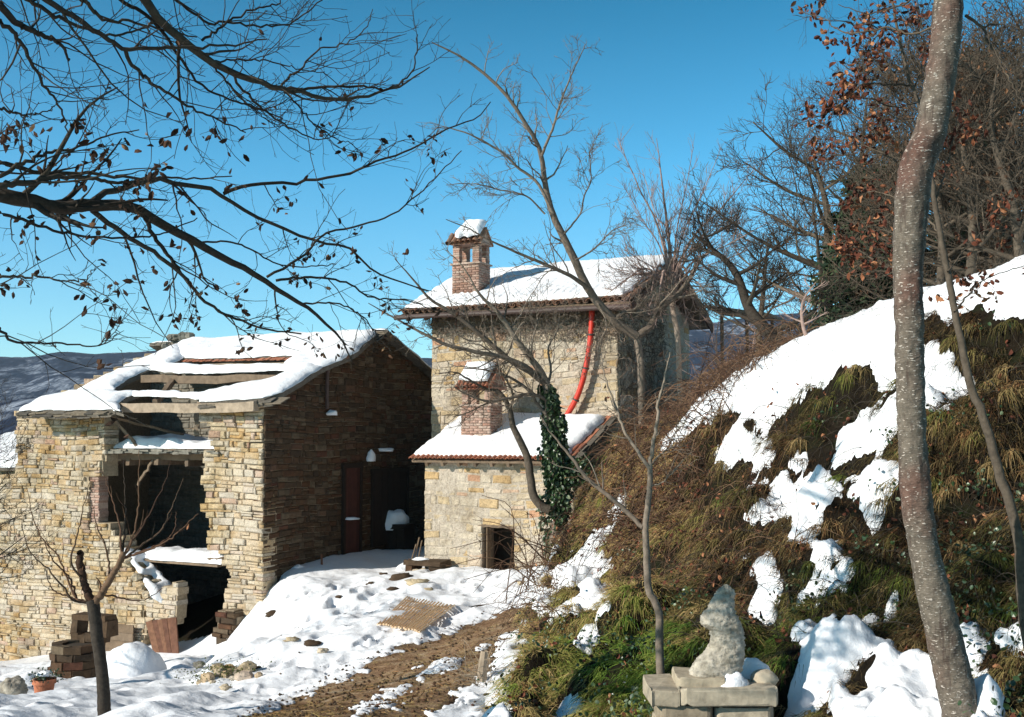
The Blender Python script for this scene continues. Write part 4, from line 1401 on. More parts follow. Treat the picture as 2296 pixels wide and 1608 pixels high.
# gutter
m = MB()
gp = np.linspace(oL - .12, oR, 12)
gpts = np.array([R1.w(g, -.075, -.03) + Zu * (-.01 * abs(g)) for g in gp])
tubes(m, gpts, .065, 10, rnd=(.3, .5, .5), cap=False)
m.build('gutter', M['metal_dark'], house)
# rafters under the overhang and verge board
m = MB()
for i in range(12):
    u = oL + .2 + i * (oR - oL - .4) / 11
    m.box(R1.w(u, rl / 2, -.12), R1.A, R1.B, R1.N, .09, rl, .11, rnd=rng.random(3))
m.build('rafters', M['wood_old'], house)
m = MB()
m.box(R1.w(oR - .02, rl / 2, -.10), R1.A, R1.B, R1.N, .04, rl, .2, rnd=(.2, .5, .5))
m.box(R2.w(oR - .02, rl / 2, -.10), R2.A, R2.B, R2.N, .04, rl, .2, rnd=(.2, .5, .5))
m.build('verge_board', M['wood_red'], house)


def brickbox(parent, c0, w, d, h, name, openings=None, seed=50, mat='brick', mort='brick_mortar', frm=None, taper=0):
    """brick shaft: c0 = front-left-bottom corner; four faces"""
    obs = []
    faces = [(Fr(c0, U, Zu, -V), w), (Fr(c0 + U * w, V, Zu, U), d), (Fr(c0 + V * d, U, Zu, V), w), (Fr(c0, V, Zu, -U), d)]
    ms = MB()
    objs = []
    for i, (fr, ww) in enumerate(faces):
        a, b = (0, ww) if i % 2 == 0 else (.012, ww - .012)
        objs.append(masonry(name, fr, [(a, 0), (b, 0), (b, h), (a, h)], parent, M[mat], M[mort], course=(.062, .062), width=(.235, .235), joint=.010, regular=True, proud=(.0, .008), endjit=.002, thick=.10, seed=seed + i))
    # join the four faces into one shaft
    return join(objs)


def join(objs):
    """merge mesh objects (and their mortar children) into the first one"""
    base = objs[0]
    vs, cs, sizes, loops, mats, mi = [], [], [], [], [], []
    off = 0
    allo = []
    for o in objs:
        allo.append(o); allo += list(o.children)
    for o in allo:
        me = o.data
        a = np.empty(len(me.vertices) * 3, np.float32); me.vertices.foreach_get('co', a); vs.append(a.reshape(-1, 3))
        c = np.empty(len(me.vertices) * 4, np.float32); me.attributes['rnd'].data.foreach_get('color', c); cs.append(c.reshape(-1, 4))
        l = np.empty(len(me.loops), np.int32); me.loops.foreach_get('vertex_index', l); loops.append(l + off)
        s = np.empty(len(me.polygons), np.int32); me.polygons.foreach_get('loop_total', s); sizes.append(s)
        if me.materials[0] not in mats: mats.append(me.materials[0])
        mi.append(np.full(len(s), mats.index(me.materials[0]), np.int32))
        off += len(me.vertices)
    me = bpy.data.meshes.new(base.name)
    v = np.concatenate(vs); l = np.concatenate(loops); s = np.concatenate(sizes)
    me.vertices.add(len(v)); me.vertices.foreach_set('co', v.ravel())
    me.loops.add(len(l)); me.loops.foreach_set('vertex_index', l)
    me.polygons.add(len(s)); me.polygons.foreach_set('loop_start', np.concatenate([[0], np.cumsum(s)[:-1]]).astype(np.int32))
    try: me.polygons.foreach_set('loop_total', s)
    except Exception: pass
    for mm in mats: me.materials.append(mm)
    me.polygons.foreach_set('material_index', np.concatenate(mi))
    me.update(calc_edges=True)
    at = me.attributes.new('rnd', 'FLOAT_COLOR', 'POINT'); at.data.foreach_set('color', np.concatenate(cs).ravel())
    for o in allo[1:]:
        bpy.data.objects.remove(o, do_unlink=True)
    base.data = me
    return base


def prism(m, c0, w, d, h0, rise, over, t, rnd=(.5, .5, .5)):
    """gabled cap whose ridge runs along V; c0 = front-left corner at eave height"""
    e = over
    for sgn in (-1, 1):
        x0 = w / 2
        xe = w / 2 + sgn * (w / 2 + e)
        fr_pts = []
        for (y) in (-e, d + e):
            fr_pts += [c0 + U * x0 + V * y + Zu * (h0 + rise), c0 + U * xe + V * y + Zu * (h0 - rise * e / (w / 2)),
                       c0 + U * xe + V * y + Zu * (h0 - rise * e / (w / 2) + t), c0 + U * x0 + V * y + Zu * (h0 + rise + t)]
        m.add(np.array(fr_pts), [(0, 1, 2, 3), (7, 6, 5, 4), (0, 4, 5, 1), (1, 5, 6, 2), (2, 6, 7, 3), (3, 7, 4, 0)], rnd=rnd)


# upper chimney
ch = hit(1013, 664, *(lambda f: (f.w(0, 0, .2), f.N))(R1))
cw_, cd_ = .80, .62
chz = ch - Zu * .35
hs = ch[2] + (664 - 594) / F * ch[1] * 1.0 - chz[2]
shaft = brickbox(house, chz, cw_, cd_, hs, 'chimney', seed=60)
topz = chz + Zu * hs
m = MB()
m.box(topz + U * cw_ / 2 + V * cd_ / 2 + Zu * .02, U, V, Zu, cw_ + .08, cd_ + .08, .04, rnd=(.8, .5, .5))
uh = .50
for (iu, iv) in ((0, 0), (1, 0), (0, 1), (1, 1)):
    for r_ in range(8):
        m.box(topz + U * (.11 + iu * (cw_ - .22)) + V * (.10 + iv * (cd_ - .20)) + Zu * (.07 + r_ * .058), U, V, Zu, .19 + rng.uniform(-.012, .012), .17 + rng.uniform(-.01, .01), .05, rnd=rng.random(3))
m.box(topz + U * cw_ / 2 + V * cd_ / 2 + Zu * (.05 + uh), U, V, Zu, cw_ + .06, cd_ + .06, .05, rnd=(.6, .5, .5))
m.build('chimney_head', M['brick'], shaft)
m = MB()
capz = topz + Zu * (.08 + uh)
def gab(m, kz, w_, d_, rise, over, t, rnd):
    for sgn in (0, 1):
        y0 = -over if sgn == 0 else d_ + over
        pts = []
        for x in (-over * .8, w_ + over * .8):
            pts += [kz + U * x + V * d_ / 2 + Zu * rise, kz + U * x + V * y0 + Zu * (-.06), kz + U * x + V * y0 + Zu * (-.06 + t), kz + U * x + V * d_ / 2 + Zu * (rise + t)]
        m.add(np.array(pts), [(0, 1, 2, 3), (7, 6, 5, 4), (0, 4, 5, 1), (1, 5, 6, 2), (2, 6, 7, 3), (3, 7, 4, 0)], rnd=rnd)
gab(m, capz, cw_, cd_, .36, .07, .045, (.4, .5, .5))
for i in range(7):
    x = -.07 + i * (cw_ + .14) / 6
    tubes(m, np.array([capz + U * x + V * -.13 + Zu * -.03, capz + U * x + V * .0 + Zu * .08, capz + U * x + V * .14 + Zu * .25]), .062, 8, rnd=rng.random(3))
m.build('chimney_cap', M['tile'], shaft)
for sx in (0.0, cw_ - .06):
    m = MB(); m.add(np.array([capz + U * (sx + e_) + q_ for e_ in (0, .06) for q_ in (V * 0, V * cd_, V * cd_ / 2 + Zu * .36)]), [(0, 2, 5, 3), (1, 4, 5, 2)], [(0, 1, 2), (5, 4, 3)], rnd=(.5, .5, .5)); m.build('cap_gable', M['brick_mortar'], shaft)
sF = Fr(capz + V * (-.16), U, nrm(V * (cd_ / 2 + .14) + Zu * .46), np.zeros(3)); sF.N = nrm(np.cross(sF.A, sF.B))
snow_sheet(sF, [[(.16, .12), (.30, .02), (.42, .14), (.55, .03), (.72, .10), (cw_ + .10, .08), (cw_ + .10, .66), (.30, .68), (.22, .3)]], shaft, t=.13, res=.03, edge=.1, seed=61, amp=.02, lift=.07)
set_base(house, B0 + Zu * -3)

# ================================================================== small outhouse in front
oven = empty('stone_outhouse', 'low stone outhouse with snowy lean-to roof, orange eave tiles and a small dark door', 'outhouse')
O0 = P(950, 1290, 26.0); O0[2] = 0
OF = Fr(O0, U, Zu, -V)
OU = OF.uv(1285, 1100)[0]
OD = 2.1
zo = OF.uv(1100, 1030)[1]
zo2 = zo + OD * .42
dr = [OF.uv(*t3(*c)) for c in [(592, 612), (758, 622), (765, 850), (592, 860)]]
d0, d1 = dr[0][0], dr[1][0]; dt, db = dr[1][1] + .02, dr[2][1] - .3
opoly = [(0, -4), (d0, -4), (d0, dt), (d1, dt), (d1, -4), (OU, -4), (OU, zo), (0, zo)]
masonry('front_wall', OF, opoly, oven, M['stone_pale'], M['mortar_pale'], seed=71, course=(.10, .23), width=(.16, .58), proud=(-.012, .022), endjit=.008, wav=.03, thick=.5, joint=.022, sheet=-.006)
OG = Fr(O0 + U * OU, V, Zu, U)
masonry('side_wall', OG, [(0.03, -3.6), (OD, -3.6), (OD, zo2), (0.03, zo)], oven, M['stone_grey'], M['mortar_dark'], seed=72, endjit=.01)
OL = Fr(O0, V, Zu, -U)
masonry('side_wall', OL, [(0.03, -4), (OD, -4), (OD, zo2), (0.03, zo)], oven, M['stone_pale'], M['mortar_pale'], seed=73, course=(.12, .2), endjit=.01, proud=(-.008, .014))
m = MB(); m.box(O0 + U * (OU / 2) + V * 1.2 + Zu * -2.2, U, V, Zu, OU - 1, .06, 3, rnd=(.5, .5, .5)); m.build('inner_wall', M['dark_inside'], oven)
# lintel, jambs, half open door
beam(OF.w(d0 - .12, dt + .02, .0 - .2), OF.w(d1 + .10, dt + .02, -.2), .40, .07, oven, mat='wood_old', name='lintel')
door = MB()
dw = (d1 - d0)
for i in range(3):
    door.box(O0 + U * (d0 + .10) + V * (.10 + i * .11) + Zu * ((dt + db) / 2), V, Zu, U, .10, dt - db, .025, rnd=rng.random(3))
door.build('door', M['wood_old'], oven)
so_ = math.atan(.42); rbo = V * math.cos(so_) + Zu * math.sin(so_)
ovo = .28
RO = Fr(O0 - V * ovo + Zu * (zo - ovo * .42 + .08), U, rbo, nrm(np.cross(U, rbo)))
rlo = (OD + ovo - .02) / math.cos(so_)
oa, ob = -.18, OU + .12
plate(RO, [[(oa, 0), (ob, 0), (ob, rlo), (oa, rlo)]], -.05, 0, M['wood_old'], oven, 'roof')
coppi(RO, oa + .04, ob - .04, -.02, .4, oven, M['tile_red'], r=.05, pitch=.125)
plate(RO, [[(oa + .02, .3), (ob - .02, .3), (ob - .02, rlo), (oa + .02, rlo)]], .002, .07, M['tile_red'], oven, 'tile_bed', rnd=(.5, .5, .5))
snow_sheet(RO, [[(oa + .03, .10), (ob - .15, .10), (ob - .10, rlo - .22), (oa + 2.4, rlo - .12), (oa + .10, rlo - .04)]], oven, t=.15, res=.05, edge=.15, seed=75, lift=.085, lumpy=.25, amp=.04)
m = MB()
for i in range(9):
    u = .2 + i * (OU - .4) / 8
    m.box(RO.w(u, rlo / 2, -.095), RO.A, RO.B, RO.N, .07, rlo, .09, rnd=rng.random(3))
m.build('rafters', M['wood_old'], oven)
m = MB(); slabs_along(RO, (ob + .05, .1), (ob + .05, rlo), (-1, 0), m, out=(.02, .12), layers=2, lift=.05); m.build('edge_slabs', M['slab'], oven)
# brick chimney of the outhouse
c = hit(1033, 982, RO.w(0, 0, .2), RO.N)
w2, d2 = .80, .62
cz = c - Zu * .4
hs2 = c[2] + (982 - 911) / F * c[1] - cz[2]
sh2 = brickbox(oven, cz, w2, d2, hs2, 'chimney', seed=80)
tz = cz + Zu * hs2
m = MB()
m.box(tz + U * w2 / 2 + V * d2 / 2 + Zu * .02, U, V, Zu, w2 + .06, d2 + .06, .04, rnd=(.8, .5, .5))
for (iu, iv) in ((0, 0), (1, 0), (0, 1), (1, 1)):
    for r_ in range(6):
        m.box(tz + U * (.10 + iu * (w2 - .20)) + V * (.10 + iv * (d2 - .20)) + Zu * (.07 + r_ * .058), U, V, Zu, .16, .16, .05, rnd=rng.random(3))
m.box(tz + U * w2 / 2 + V * d2 / 2 + Zu * .42, U, V, Zu, w2 + .14, d2 + .1, .05, rnd=(.2, .5, .5))
m.build('chimney_head', M['brick'], sh2)
kz = tz + Zu * .45
m = MB()
gab(m, kz, w2, d2, .52, .09, .04, (.4, .5, .5))
for i in range(9):
    x = -.05 + i * (w2 + .1) / 8
    tubes(m, np.array([kz + U * x + V * -.15 + Zu * -.02, kz + U * x + V * .0 + Zu * .10, kz + U * x + V * .1 + Zu * .22]), .042, 8, rnd=rng.random(3))
m.build('chimney_cap', M['tile_red'], sh2)
for sx in (0.0, w2 - .06):
    m = MB(); m.add(np.array([kz + U * (sx + e_) + q_ for e_ in (0, .06) for q_ in (V * 0, V * d2, V * d2 / 2 + Zu * .52)]), [(0, 2, 5, 3), (1, 4, 5, 2)], [(0, 1, 2), (5, 4, 3)], rnd=(.5, .5, .5)); m.build('cap_gable', M['brick'], sh2)
kf = Fr(kz + Zu * -.0 + V * (-.15), U, nrm(V * (d2 / 2 + .15) + Zu * .58), np.zeros(3)); kf.N = nrm(np.cross(kf.A, kf.B))
snow_sheet(kf, [[(0.0, .18), (w2 + .0, .1), (w2 + .06, .70), (.06, .72)]], sh2, t=.13, res=.04, edge=.12, seed=85, lift=.05, amp=.03)
set_base(oven, O0 + Zu * -3)

# red corrugated hose from the eave down to the outhouse roof
HF = Fr(B0 - V * .22, U, Zu, -V)
pts = [HF.w(*HF.uv(*p)) for p in [(1327, 688), (1326, 735), (1320, 790), (1309, 845), (1294, 890), (1275, 925), (1258, 950)]]
pp = resample(pts, 150)
rad = .068 + .008 * np.sin(np.arange(150) * PI)
rad = np.where(np.arange(150) % 2, .074, .060)
m = MB(); tubes(m, pp, rad, 14, rnd=(.5, .5, .5))
clips = []
for ci_ in (34, 74, 114):
    c_ = pp[ci_]; t_ = nrm(pp[ci_ + 1] - pp[ci_ - 1])
    clipm = MB(); clips.append(clipm); tubes(clipm, np.array([c_ - t_ * .02, c_, c_ + t_ * .02]), .088, 14, rnd=(.2, .5, .5), cap=False)
hose = m.build('drain_hose', M['hose'], smooth=True)
tag(hose, 'long red corrugated hose hanging from the eave to the outhouse roof', 'hose')
for clipm in clips: clipm.build('clamp', M['metal_dark'], hose)
# ================================================================== trees
def c6(x, y): return (x * .52, y * .52)
def c5(x, y): return (1377.6 + x * .5711, y * .5711)
def c4(x, y): return (1377.6 + x * .429, 918.4 + y * .429)


def limb(pts, Y, r, n=26, wob=.012):
    """picture polyline -> 3-D limb at distances Y (number or list)"""
    Ys = np.interp(np.linspace(0, 1, len(pts)), np.linspace(0, 1, len(Y)), Y) if isinstance(Y, (list, tuple)) else np.full(len(pts), float(Y))
    p = np.array([P(a, b, y) for (a, b), y in zip(pts, Ys)])
    q, rr = resample(p, n, r)
    q[1:-1] += rng.normal(size=q[1:-1].shape) * wob * np.array([.3, 1, .3])
    return q, rr


def tree(name, label, trunk_obj_pts, limbs, gens, mat, leafmat=None, leafspec=None, group=None, trunkmat=None, cat='tree', sides=(10, 6, 4, 3), extra_leaf_gen=-1, trunk_n=40, base=None):
    """limbs: list of (pts3d, radii); gens: list of dicts for grow()"""
    root = empty(name, label, cat, group)
    tp, tr = trunk_obj_pts
    m = MB(); tubes(m, tp, tr, sides[0], rnd=(.5, .5, .5)); m.build('trunk', trunkmat or mat, root, smooth=True)
    m = MB()
    for lp, lr in limbs:
        tubes(m, lp, lr, sides[1])
    N = 14
    cur = []
    for lp, lr in limbs:
        idx = np.linspace(0, len(lp) - 1, N).round().astype(int)
        cur.append((lp[idx], lr[idx]))
    if cur:
        Pc = np.stack([c[0] for c in cur]); Rc = np.stack([c[1] for c in cur])
    else:
        idx = np.linspace(0, len(tp) - 1, N).round().astype(int); Pc = tp[idx][None]; Rc = tr[idx][None]
    allg = [(Pc, Rc)]
    for gi, g in enumerate(gens):
        Pc, Rc = grow(Pc, Rc, **g)
        tubes(m, Pc, Rc, sides[min(2 + (gi > 0), 3)], cap=False)
        allg.append((Pc, Rc))
    if m.n: m.build('branches', mat, root, smooth=True)
    if leafspec:
        lm = MB()
        for ls in leafspec:
            Pg = allg[ls['gen']][0]
            sel = np.ones(len(Pg), bool)
            if 'where' in ls:
                px, py, _ = proj(Pg[:, -1, 0], Pg[:, -1, 1], Pg[:, -1, 2])
                sel = ls['where'](px, py)
            sel &= rng.random(len(Pg)) < ls.get('prob', 1)
            Pg = Pg[sel]
            if not len(Pg): continue
            k = ls.get('k', 3)
            t = rng.integers(max(1, Pg.shape[1] - ls.get('last', 4)), Pg.shape[1], (len(Pg), k))
            pos = Pg[np.arange(len(Pg))[:, None], t].reshape(-1, 3) + rng.normal(size=(len(Pg) * k, 3)) * ls.get('spread', .01)
            leaves(lm, pos, rng.uniform(*ls['size'], len(pos)), droop=ls.get('droop', .8), width=ls.get('width', .55), curl=ls.get('curl', .4))
        if lm.n: lm.build('leaves', leafmat, root)
    set_base(root, tp[0] if base is None else base)
    return root, allg


# ---- tree 1: the overhanging branches at the upper left; its trunk stands left of the frame
TX, TY = -5.2, 6.4
tb = np.array([TX, TY, float(H(TX, TY)) - .2])
tp, tr = resample([tb, tb + (0.05, 0, 1.6), tb + (.12, .1, 3.2), tb + (.05, .2, 5.2), tb + (.3, .3, 7.4)], 50, [.24, .2, .17, .13, .07])
L = []
def add6(pts, Y, r0, r1, frm=None):
    r0 *= 1.12; r1 *= 1.1
    q, rr = limb([c6(*p) for p in pts], Y, [r0, (r0 + r1) * .5, r1], n=30)
    if frm is not None:
        st = tp[int(frm * 49)]
        pre, r2 = resample([st, (st * .45 + q[0] * .55) + (0, 0, .08), q[0]], 8, [r0 * 1.25, r0 * 1.1, r0])
        q = np.vstack([pre[:-1], q]); rr = np.concatenate([r2[:-1], rr])
    L.append((q, rr))
add6([(0, 840), (120, 865), (250, 895), (400, 885), (500, 880), (600, 900), (700, 970), (850, 1050), (1000, 1130), (1130, 1200), (1250, 1280), (1350, 1345), (1460, 1450), (1520, 1560)], [5.4, 6.2, 7.2], .036, .004, .47)
add6([(390, 875), (450, 835), (520, 815), (600, 785), (700, 775), (800, 798), (900, 812), (980, 860), (1100, 930), (1250, 1000), (1400, 1050), (1500, 1072), (1600, 1160), (1700, 1210), (1850, 1255)], [5.8, 6.8, 7.6], .017, .004)
add6([(965, 835), (1050, 812), (1130, 795), (1300, 785), (1500, 750), (1620, 700), (1760, 650), (1900, 570), (2050, 510), (2115, 440)], [6.2, 6.9], .010, .003)
add6([(395, 905), (480, 970), (560, 1030), (640, 1075), (720, 1130), (780, 1180), (830, 1240), (900, 1310), (1000, 1370), (1150, 1420), (1300, 1440)], [5.8, 6.6], .014, .004)
add6([(600, 890), (625, 940), (660, 1010), (700, 1070), (740, 1120), (800, 1200), (870, 1290)], [6.0, 6.3], .013, .006)
add6([(1150, 1195), (1300, 1110), (1400, 1010), (1550, 970), (1700, 920), (1850, 790), (1990, 650)], [6.8, 7.4], .008, .003)
add6([(1190, 1210), (1350, 1195), (1500, 1220), (1600, 1280), (1750, 1295), (1850, 1330)], [6.8, 7.4], .008, .003)
add6([(1290, 1310), (1450, 1310), (1560, 1360), (1620, 1440)], [7, 7.3], .006, .003)
add6([(850, 1050), (950, 1040), (1050, 1060), (1180, 1130), (1300, 1150), (1450, 1140)], [6.5, 7], .006, .003)
add6([(0, 800), (100, 790), (240, 765), (400, 770), (500, 790), (600, 780)], [5.2, 5.8], .016, .006, .45)
add6([(0, 700), (80, 720), (180, 745), (350, 745), (560, 770), (700, 765), (850, 770), (1000, 760)], [5.4, 6.2], .012, .003, .5)
add6([(0, 760), (110, 700), (200, 660), (330, 640), (450, 590), (600, 560)], [5.2, 6.0], .010, .003, .5)
add6([(0, 915), (100, 950), (250, 1000), (450, 1025), (620, 1022), (720, 1000), (850, 940)], [5.2, 6.2], .008, .003, .42)
add6([(0, 1195), (150, 1190), (300, 1212), (370, 1200), (412, 1155)], [5.0, 5.4], .006, .002, .36)
add6([(0, 1415), (60, 1470), (240, 1480), (430, 1490), (505, 1440)], [4.8, 5.2], .006, .002, .3)
add6([(0, 470), (70, 490), (150, 492), (235, 460)], [4.8, 5.2], .006, .002, .6)
# the upper group
add6([(560, -80), (630, 0), (700, 100), (800, 180), (870, 240), (1000, 310), (1100, 350), (1200, 380), (1300, 398), (1450, 430), (1600, 410), (1750, 360), (1852, 290)], [4.8, 5.4, 6.2], .021, .003, .9)
add6([(1195, 380), (1300, 385), (1400, 375), (1550, 372), (1680, 380), (1780, 300), (1800, 150)], [5.7, 6.1], .008, .003)
add6([(90, -90), (200, 0), (330, 85), (450, 160), (540, 208), (700, 210), (850, 208), (1000, 190), (1150, 170)], [4.4, 5.2], .013, .003, .85)
add6([(540, 208), (580, 290), (640, 345), (700, 380), (800, 450), (930, 512), (1060, 572)], [4.9, 5.4], .009, .003)
add6([(480, -60), (520, 0), (640, 70), (730, 180), (800, 290), (870, 370), (1000, 432), (1100, 460), (1220, 512)], [4.8, 5.6], .009, .003, .92)
add6([(0, 90), (60, 150), (110, 225), (180, 350), (250, 450), (290, 540), (285, 612)], [4.2, 4.6], .009, .002, .75)
add6([(0, 20), (70, 95), (150, 140), (230, 165), (275, 215), (295, 262)], [4.2, 4.6], .014, .004, .78)
add6([(40, -70), (130, 0), (220, 60), (330, 110), (430, 150), (560, 140), (700, 90)], [4.4, 5.0], .010, .003, .85)
add6([(870, 175), (960, 110), (1040, 62), (1130, 35), (1200, 10), (1280, -40)], [5.2, 5.6], .006, .003)
add6([(1210, 375), (1250, 330), (1300, 290), (1370, 220), (1500, 180), (1580, 120), (1607, 40)], [5.8, 6.2], .006, .002)
add6([(1000, 320), (1080, 420), (1200, 520), (1300, 572), (1380, 602), (1460, 575)], [5.5, 6.0], .007, .002)
add6([(1225, 395), (1290, 460), (1350, 530), (1450, 600), (1525, 620)], [5.8, 6.1], .005, .002)
add6([(870, 240), (960, 330), (1020, 400), (1100, 480), (1200, 545)], [5.3, 5.8], .006, .002)
add6([(700, -60), (760, 0), (830, 50), (900, 100), (1000, 100), (1150, 120), (1250, 100), (1390, 0)], [5.0, 5.6], .007, .003, .95)
add6([(930, 262), (1050, 262), (1170, 268), (1300, 300), (1400, 310)], [5.6, 5.9], .005, .002)
add6([(300, -50), (380, 20), (450, 80), (560, 90), (700, 130), (850, 160)], [4.6, 5.2], .009, .003, .9)
lf = lambda px, py: (py > 280) & (py < 500) & (px < 400)
tree('overhanging_tree', 'dark bare tree whose branches with curled dead leaves overhang the upper left', (tp, tr), L,
     [dict(n=7, length=(.25, .85), ang=(25, 60), bias=(.1, .05, .12), wig=.15, N=9, rr=.5, rmin=.003),
      dict(n=4, length=(.08, .30), ang=(30, 70), bias=(0, 0, .15), wig=.18, N=6, rr=.6, rmin=.0021),
      dict(n=1, length=(.03, .09), ang=(35, 75), bias=(0, 0, .1), wig=.2, N=4, rr=.6, rmin=.0014)],
     M['bark_dark'], M['leaf_dry'],
     [dict(gen=2, where=lf, prob=.42, k=2, size=(.035, .06), spread=.015), dict(gen=1, where=lf, prob=.4, k=3, size=(.035, .06), spread=.02, last=7),
      dict(gen=2, where=lambda px, py: (px < 1000) & (py > 280), prob=.15, k=3, size=(.03, .055), spread=.012), dict(gen=1, where=lambda px, py: (px < 1050) & (py > 250), prob=.32, k=4, size=(.035, .055), spread=.02, last=5),
      dict(gen=3, where=lambda px, py: (py < 280), prob=.012, k=1, size=(.03, .05), spread=.01)], sides=(14, 7, 4, 3))

# ---- big leaning trunk in the right foreground
cp_ = [(2136, -120), (2127, 0), (2118, 100), (2105, 200), (2085, 300), (2055, 380), (2043, 480), (2037, 600), (2037, 700), (2038, 800), (2042, 900), (2047, 1000), (2053, 1100), (2066, 1200), (2086, 1300), (2110, 1400), (2135, 1500), (2157, 1608), (2172, 1760)]
wd = [74, 76, 78, 82, 84, 92, 82, 76, 72, 72, 74, 75, 78, 80, 84, 88, 94, 102, 118]
TY2 = 6.5
pts = np.array([P(a, b, TY2) for a, b in cp_][::-1])
rw = [w * .84 / 2 / F * TY2 for w in wd][::-1]
bz_ = float(H(pts[0][0], TY2)) - .15
pts = np.vstack([[pts[0][0] + .02, TY2, bz_], pts]) if bz_ < pts[0][2] - .02 else pts
if len(pts) > len(rw): rw = [rw[0] * 1.25] + rw
q, rr = resample(pts, 260, rw)
up_ = resample([q[-1], q[-1] + (.1, .1, .6), q[-1] + (.15, .2, 1.4), q[-1] + (.1, .3, 2.4)], 30, [rr[-1], rr[-1] * .85, rr[-1] * .65, rr[-1] * .3])
q = np.vstack([q, up_[0][1:]]); rr = np.concatenate([rr, up_[1][1:]])
bt = empty('leaning_trunk_tree', 'tall tree with pale speckled grey and reddish trunk in the right foreground', 'tree')
m = MB(); k_ = 48
tubes(m, q, rr, k_, rnd=(.5, .5, .5), cap=False)
vv = m.v[0]; ctr = np.repeat(q, k_, 0); dr_ = nrm(vv - ctr)
dz = .010 * vnoise(vv[:, 0] * 9, vv[:, 1] * 9, vv[:, 2] * 3, 5) + .006 * vnoise(vv[:, 0] * 25, vv[:, 1] * 25, vv[:, 2] * 22, 6) + .003 * vnoise(vv[:, 0] * 60, vv[:, 1] * 60, vv[:, 2] * 50, 7)
kn = P(2078, 300, TY2 - .1)
for kx, ky, kr, ka in ((2062, 320, .05, .03), (2100, 290, .05, .02), (2045, 420, .06, .02), (2078, 140, .05, .012), (2050, 1290, .04, .01)):
    c_ = P(kx, ky, TY2 - .09); dz += ka * np.exp(-(np.linalg.norm(vv - c_, axis=1) / kr) ** 2)
m.v[0] = vv + dr_ * dz[:, None]
m.build('trunk', M['bark_lenticel'], bt, smooth=True)
m = MB()
lb = [limb([(2165, 35), (2200, 62), (2215, 95), (2240, 130), (2262, 180), (2300, 240)], 6.6, [.010, .006, .003]),
      limb([(2200, 62), (2240, 55), (2290, 75)], 6.6, [.006, .003]),
      limb([(2100, 60), (2050, 75), (1990, 62), (1900, 75), (1850, 45), (1790, 20)], [6.6, 7], [.007, .005, .002]),
      limb([(2120, -10), (2060, -5), (1960, 30), (1880, 10)], [6.6, 7], [.007, .005, .002])]
# off-frame crown above
for i in range(9):
    s_ = q[-1 - i * 3]; a_ = i * 2.4
    lb.append(resample([s_, s_ + np.array([math.cos(a_) * .5, math.sin(a_) * .5, .5]), s_ + np.array([math.cos(a_) * 1.1, math.sin(a_) * 1.1, .9 + .2 * (i % 3)])], 26, [.03, .018, .006]))
for lp, lr in lb: tubes(m, lp, lr, 6)
Pc = np.stack([l[0][::2][:13] for l in lb]); Rc = np.stack([l[1][::2][:13] for l in lb])
for g in (dict(n=7, length=(.15, .6), ang=(30, 65), bias=(0, 0, .1), wig=.2, N=7, rr=.55, rmin=.0018), dict(n=4, length=(.06, .22), ang=(30, 65), bias=(0, 0, .1), wig=.2, N=5, rr=.6, rmin=.0014)):
    Pc, Rc = grow(Pc, Rc, **g); tubes(m, Pc, Rc, 3, cap=False)
m.build('branches', M['bark_mid'], bt, smooth=True)
set_base(bt, q[0])

# ---- slender oak behind it that keeps its russet leaves
st = [(2345, 1650), (2318, 1500), (2298, 1400), (2287, 1250), (2270, 1150), (2240, 1060), (2203, 930), (2175, 860), (2150, 740), (2130, 640), (2115, 560), (2100, 480), (2085, 380), (2063, 246), (2040, 180), (2017, 86), (2000, 0), (1985, -80)]
tp2, tr2 = limb(st, [7.0, 7.6], [.040, .034, .03, .024, .018, .012, .007], n=90, wob=.006)
lo = [limb([(2045, 192), (1977, 188), (1931, 190), (1892, 228), (1846, 257), (1772, 283)], [7.5, 7.2], [.007, .005, .002]),
      limb([(2022, 80), (1985, 66), (1949, 57), (1863, 48), (1777, 34)], [7.5, 7.3], [.006, .004, .002]),
      limb([(2060, 230), (2010, 240), (1960, 225), (1905, 215), (1870, 225)], [7.5, 7.1], [.006, .004, .002]),
      limb([(2010, 40), (1985, 60), (1950, 105), (1930, 150)], [7.5, 7.2], [.005, .004, .002]),
      limb([(2090, 420), (2040, 380), (1980, 345), (1920, 320), (1865, 320), (1835, 360)], [7.4, 8.0], [.008, .005, .003]),
      limb([(2105, 520), (2060, 470), (2000, 440), (1950, 430), (1900, 450)], [7.4, 8.2], [.008, .005, .003]),
      limb([(2110, 560), (2060, 540), (1990, 520), (1930, 520), (1880, 560)], [7.4, 8.2], [.008, .005, .003]),
      limb([(2120, 600), (2070, 590), (2010, 590), (1940, 570), (1890, 590)], [7.4, 8.0], [.007, .004, .003]),
      limb([(2095, 460), (2120, 380), (2140, 300), (2150, 240)], [7.4, 7.8], [.006, .004, .003]),
      limb([(2140, 700), (2190, 640), (2250, 610), (2320, 590)], [7.2, 7.8], [.007, .004, .003]),
      limb([(2125, 610), (2180, 540), (2240, 500), (2300, 470)], [7.3, 8], [.007, .004, .003]),
      limb([(2050, 200), (2070, 120), (2060, 60), (2075, 0)], [7.5, 7.8], [.005, .004, .002])]
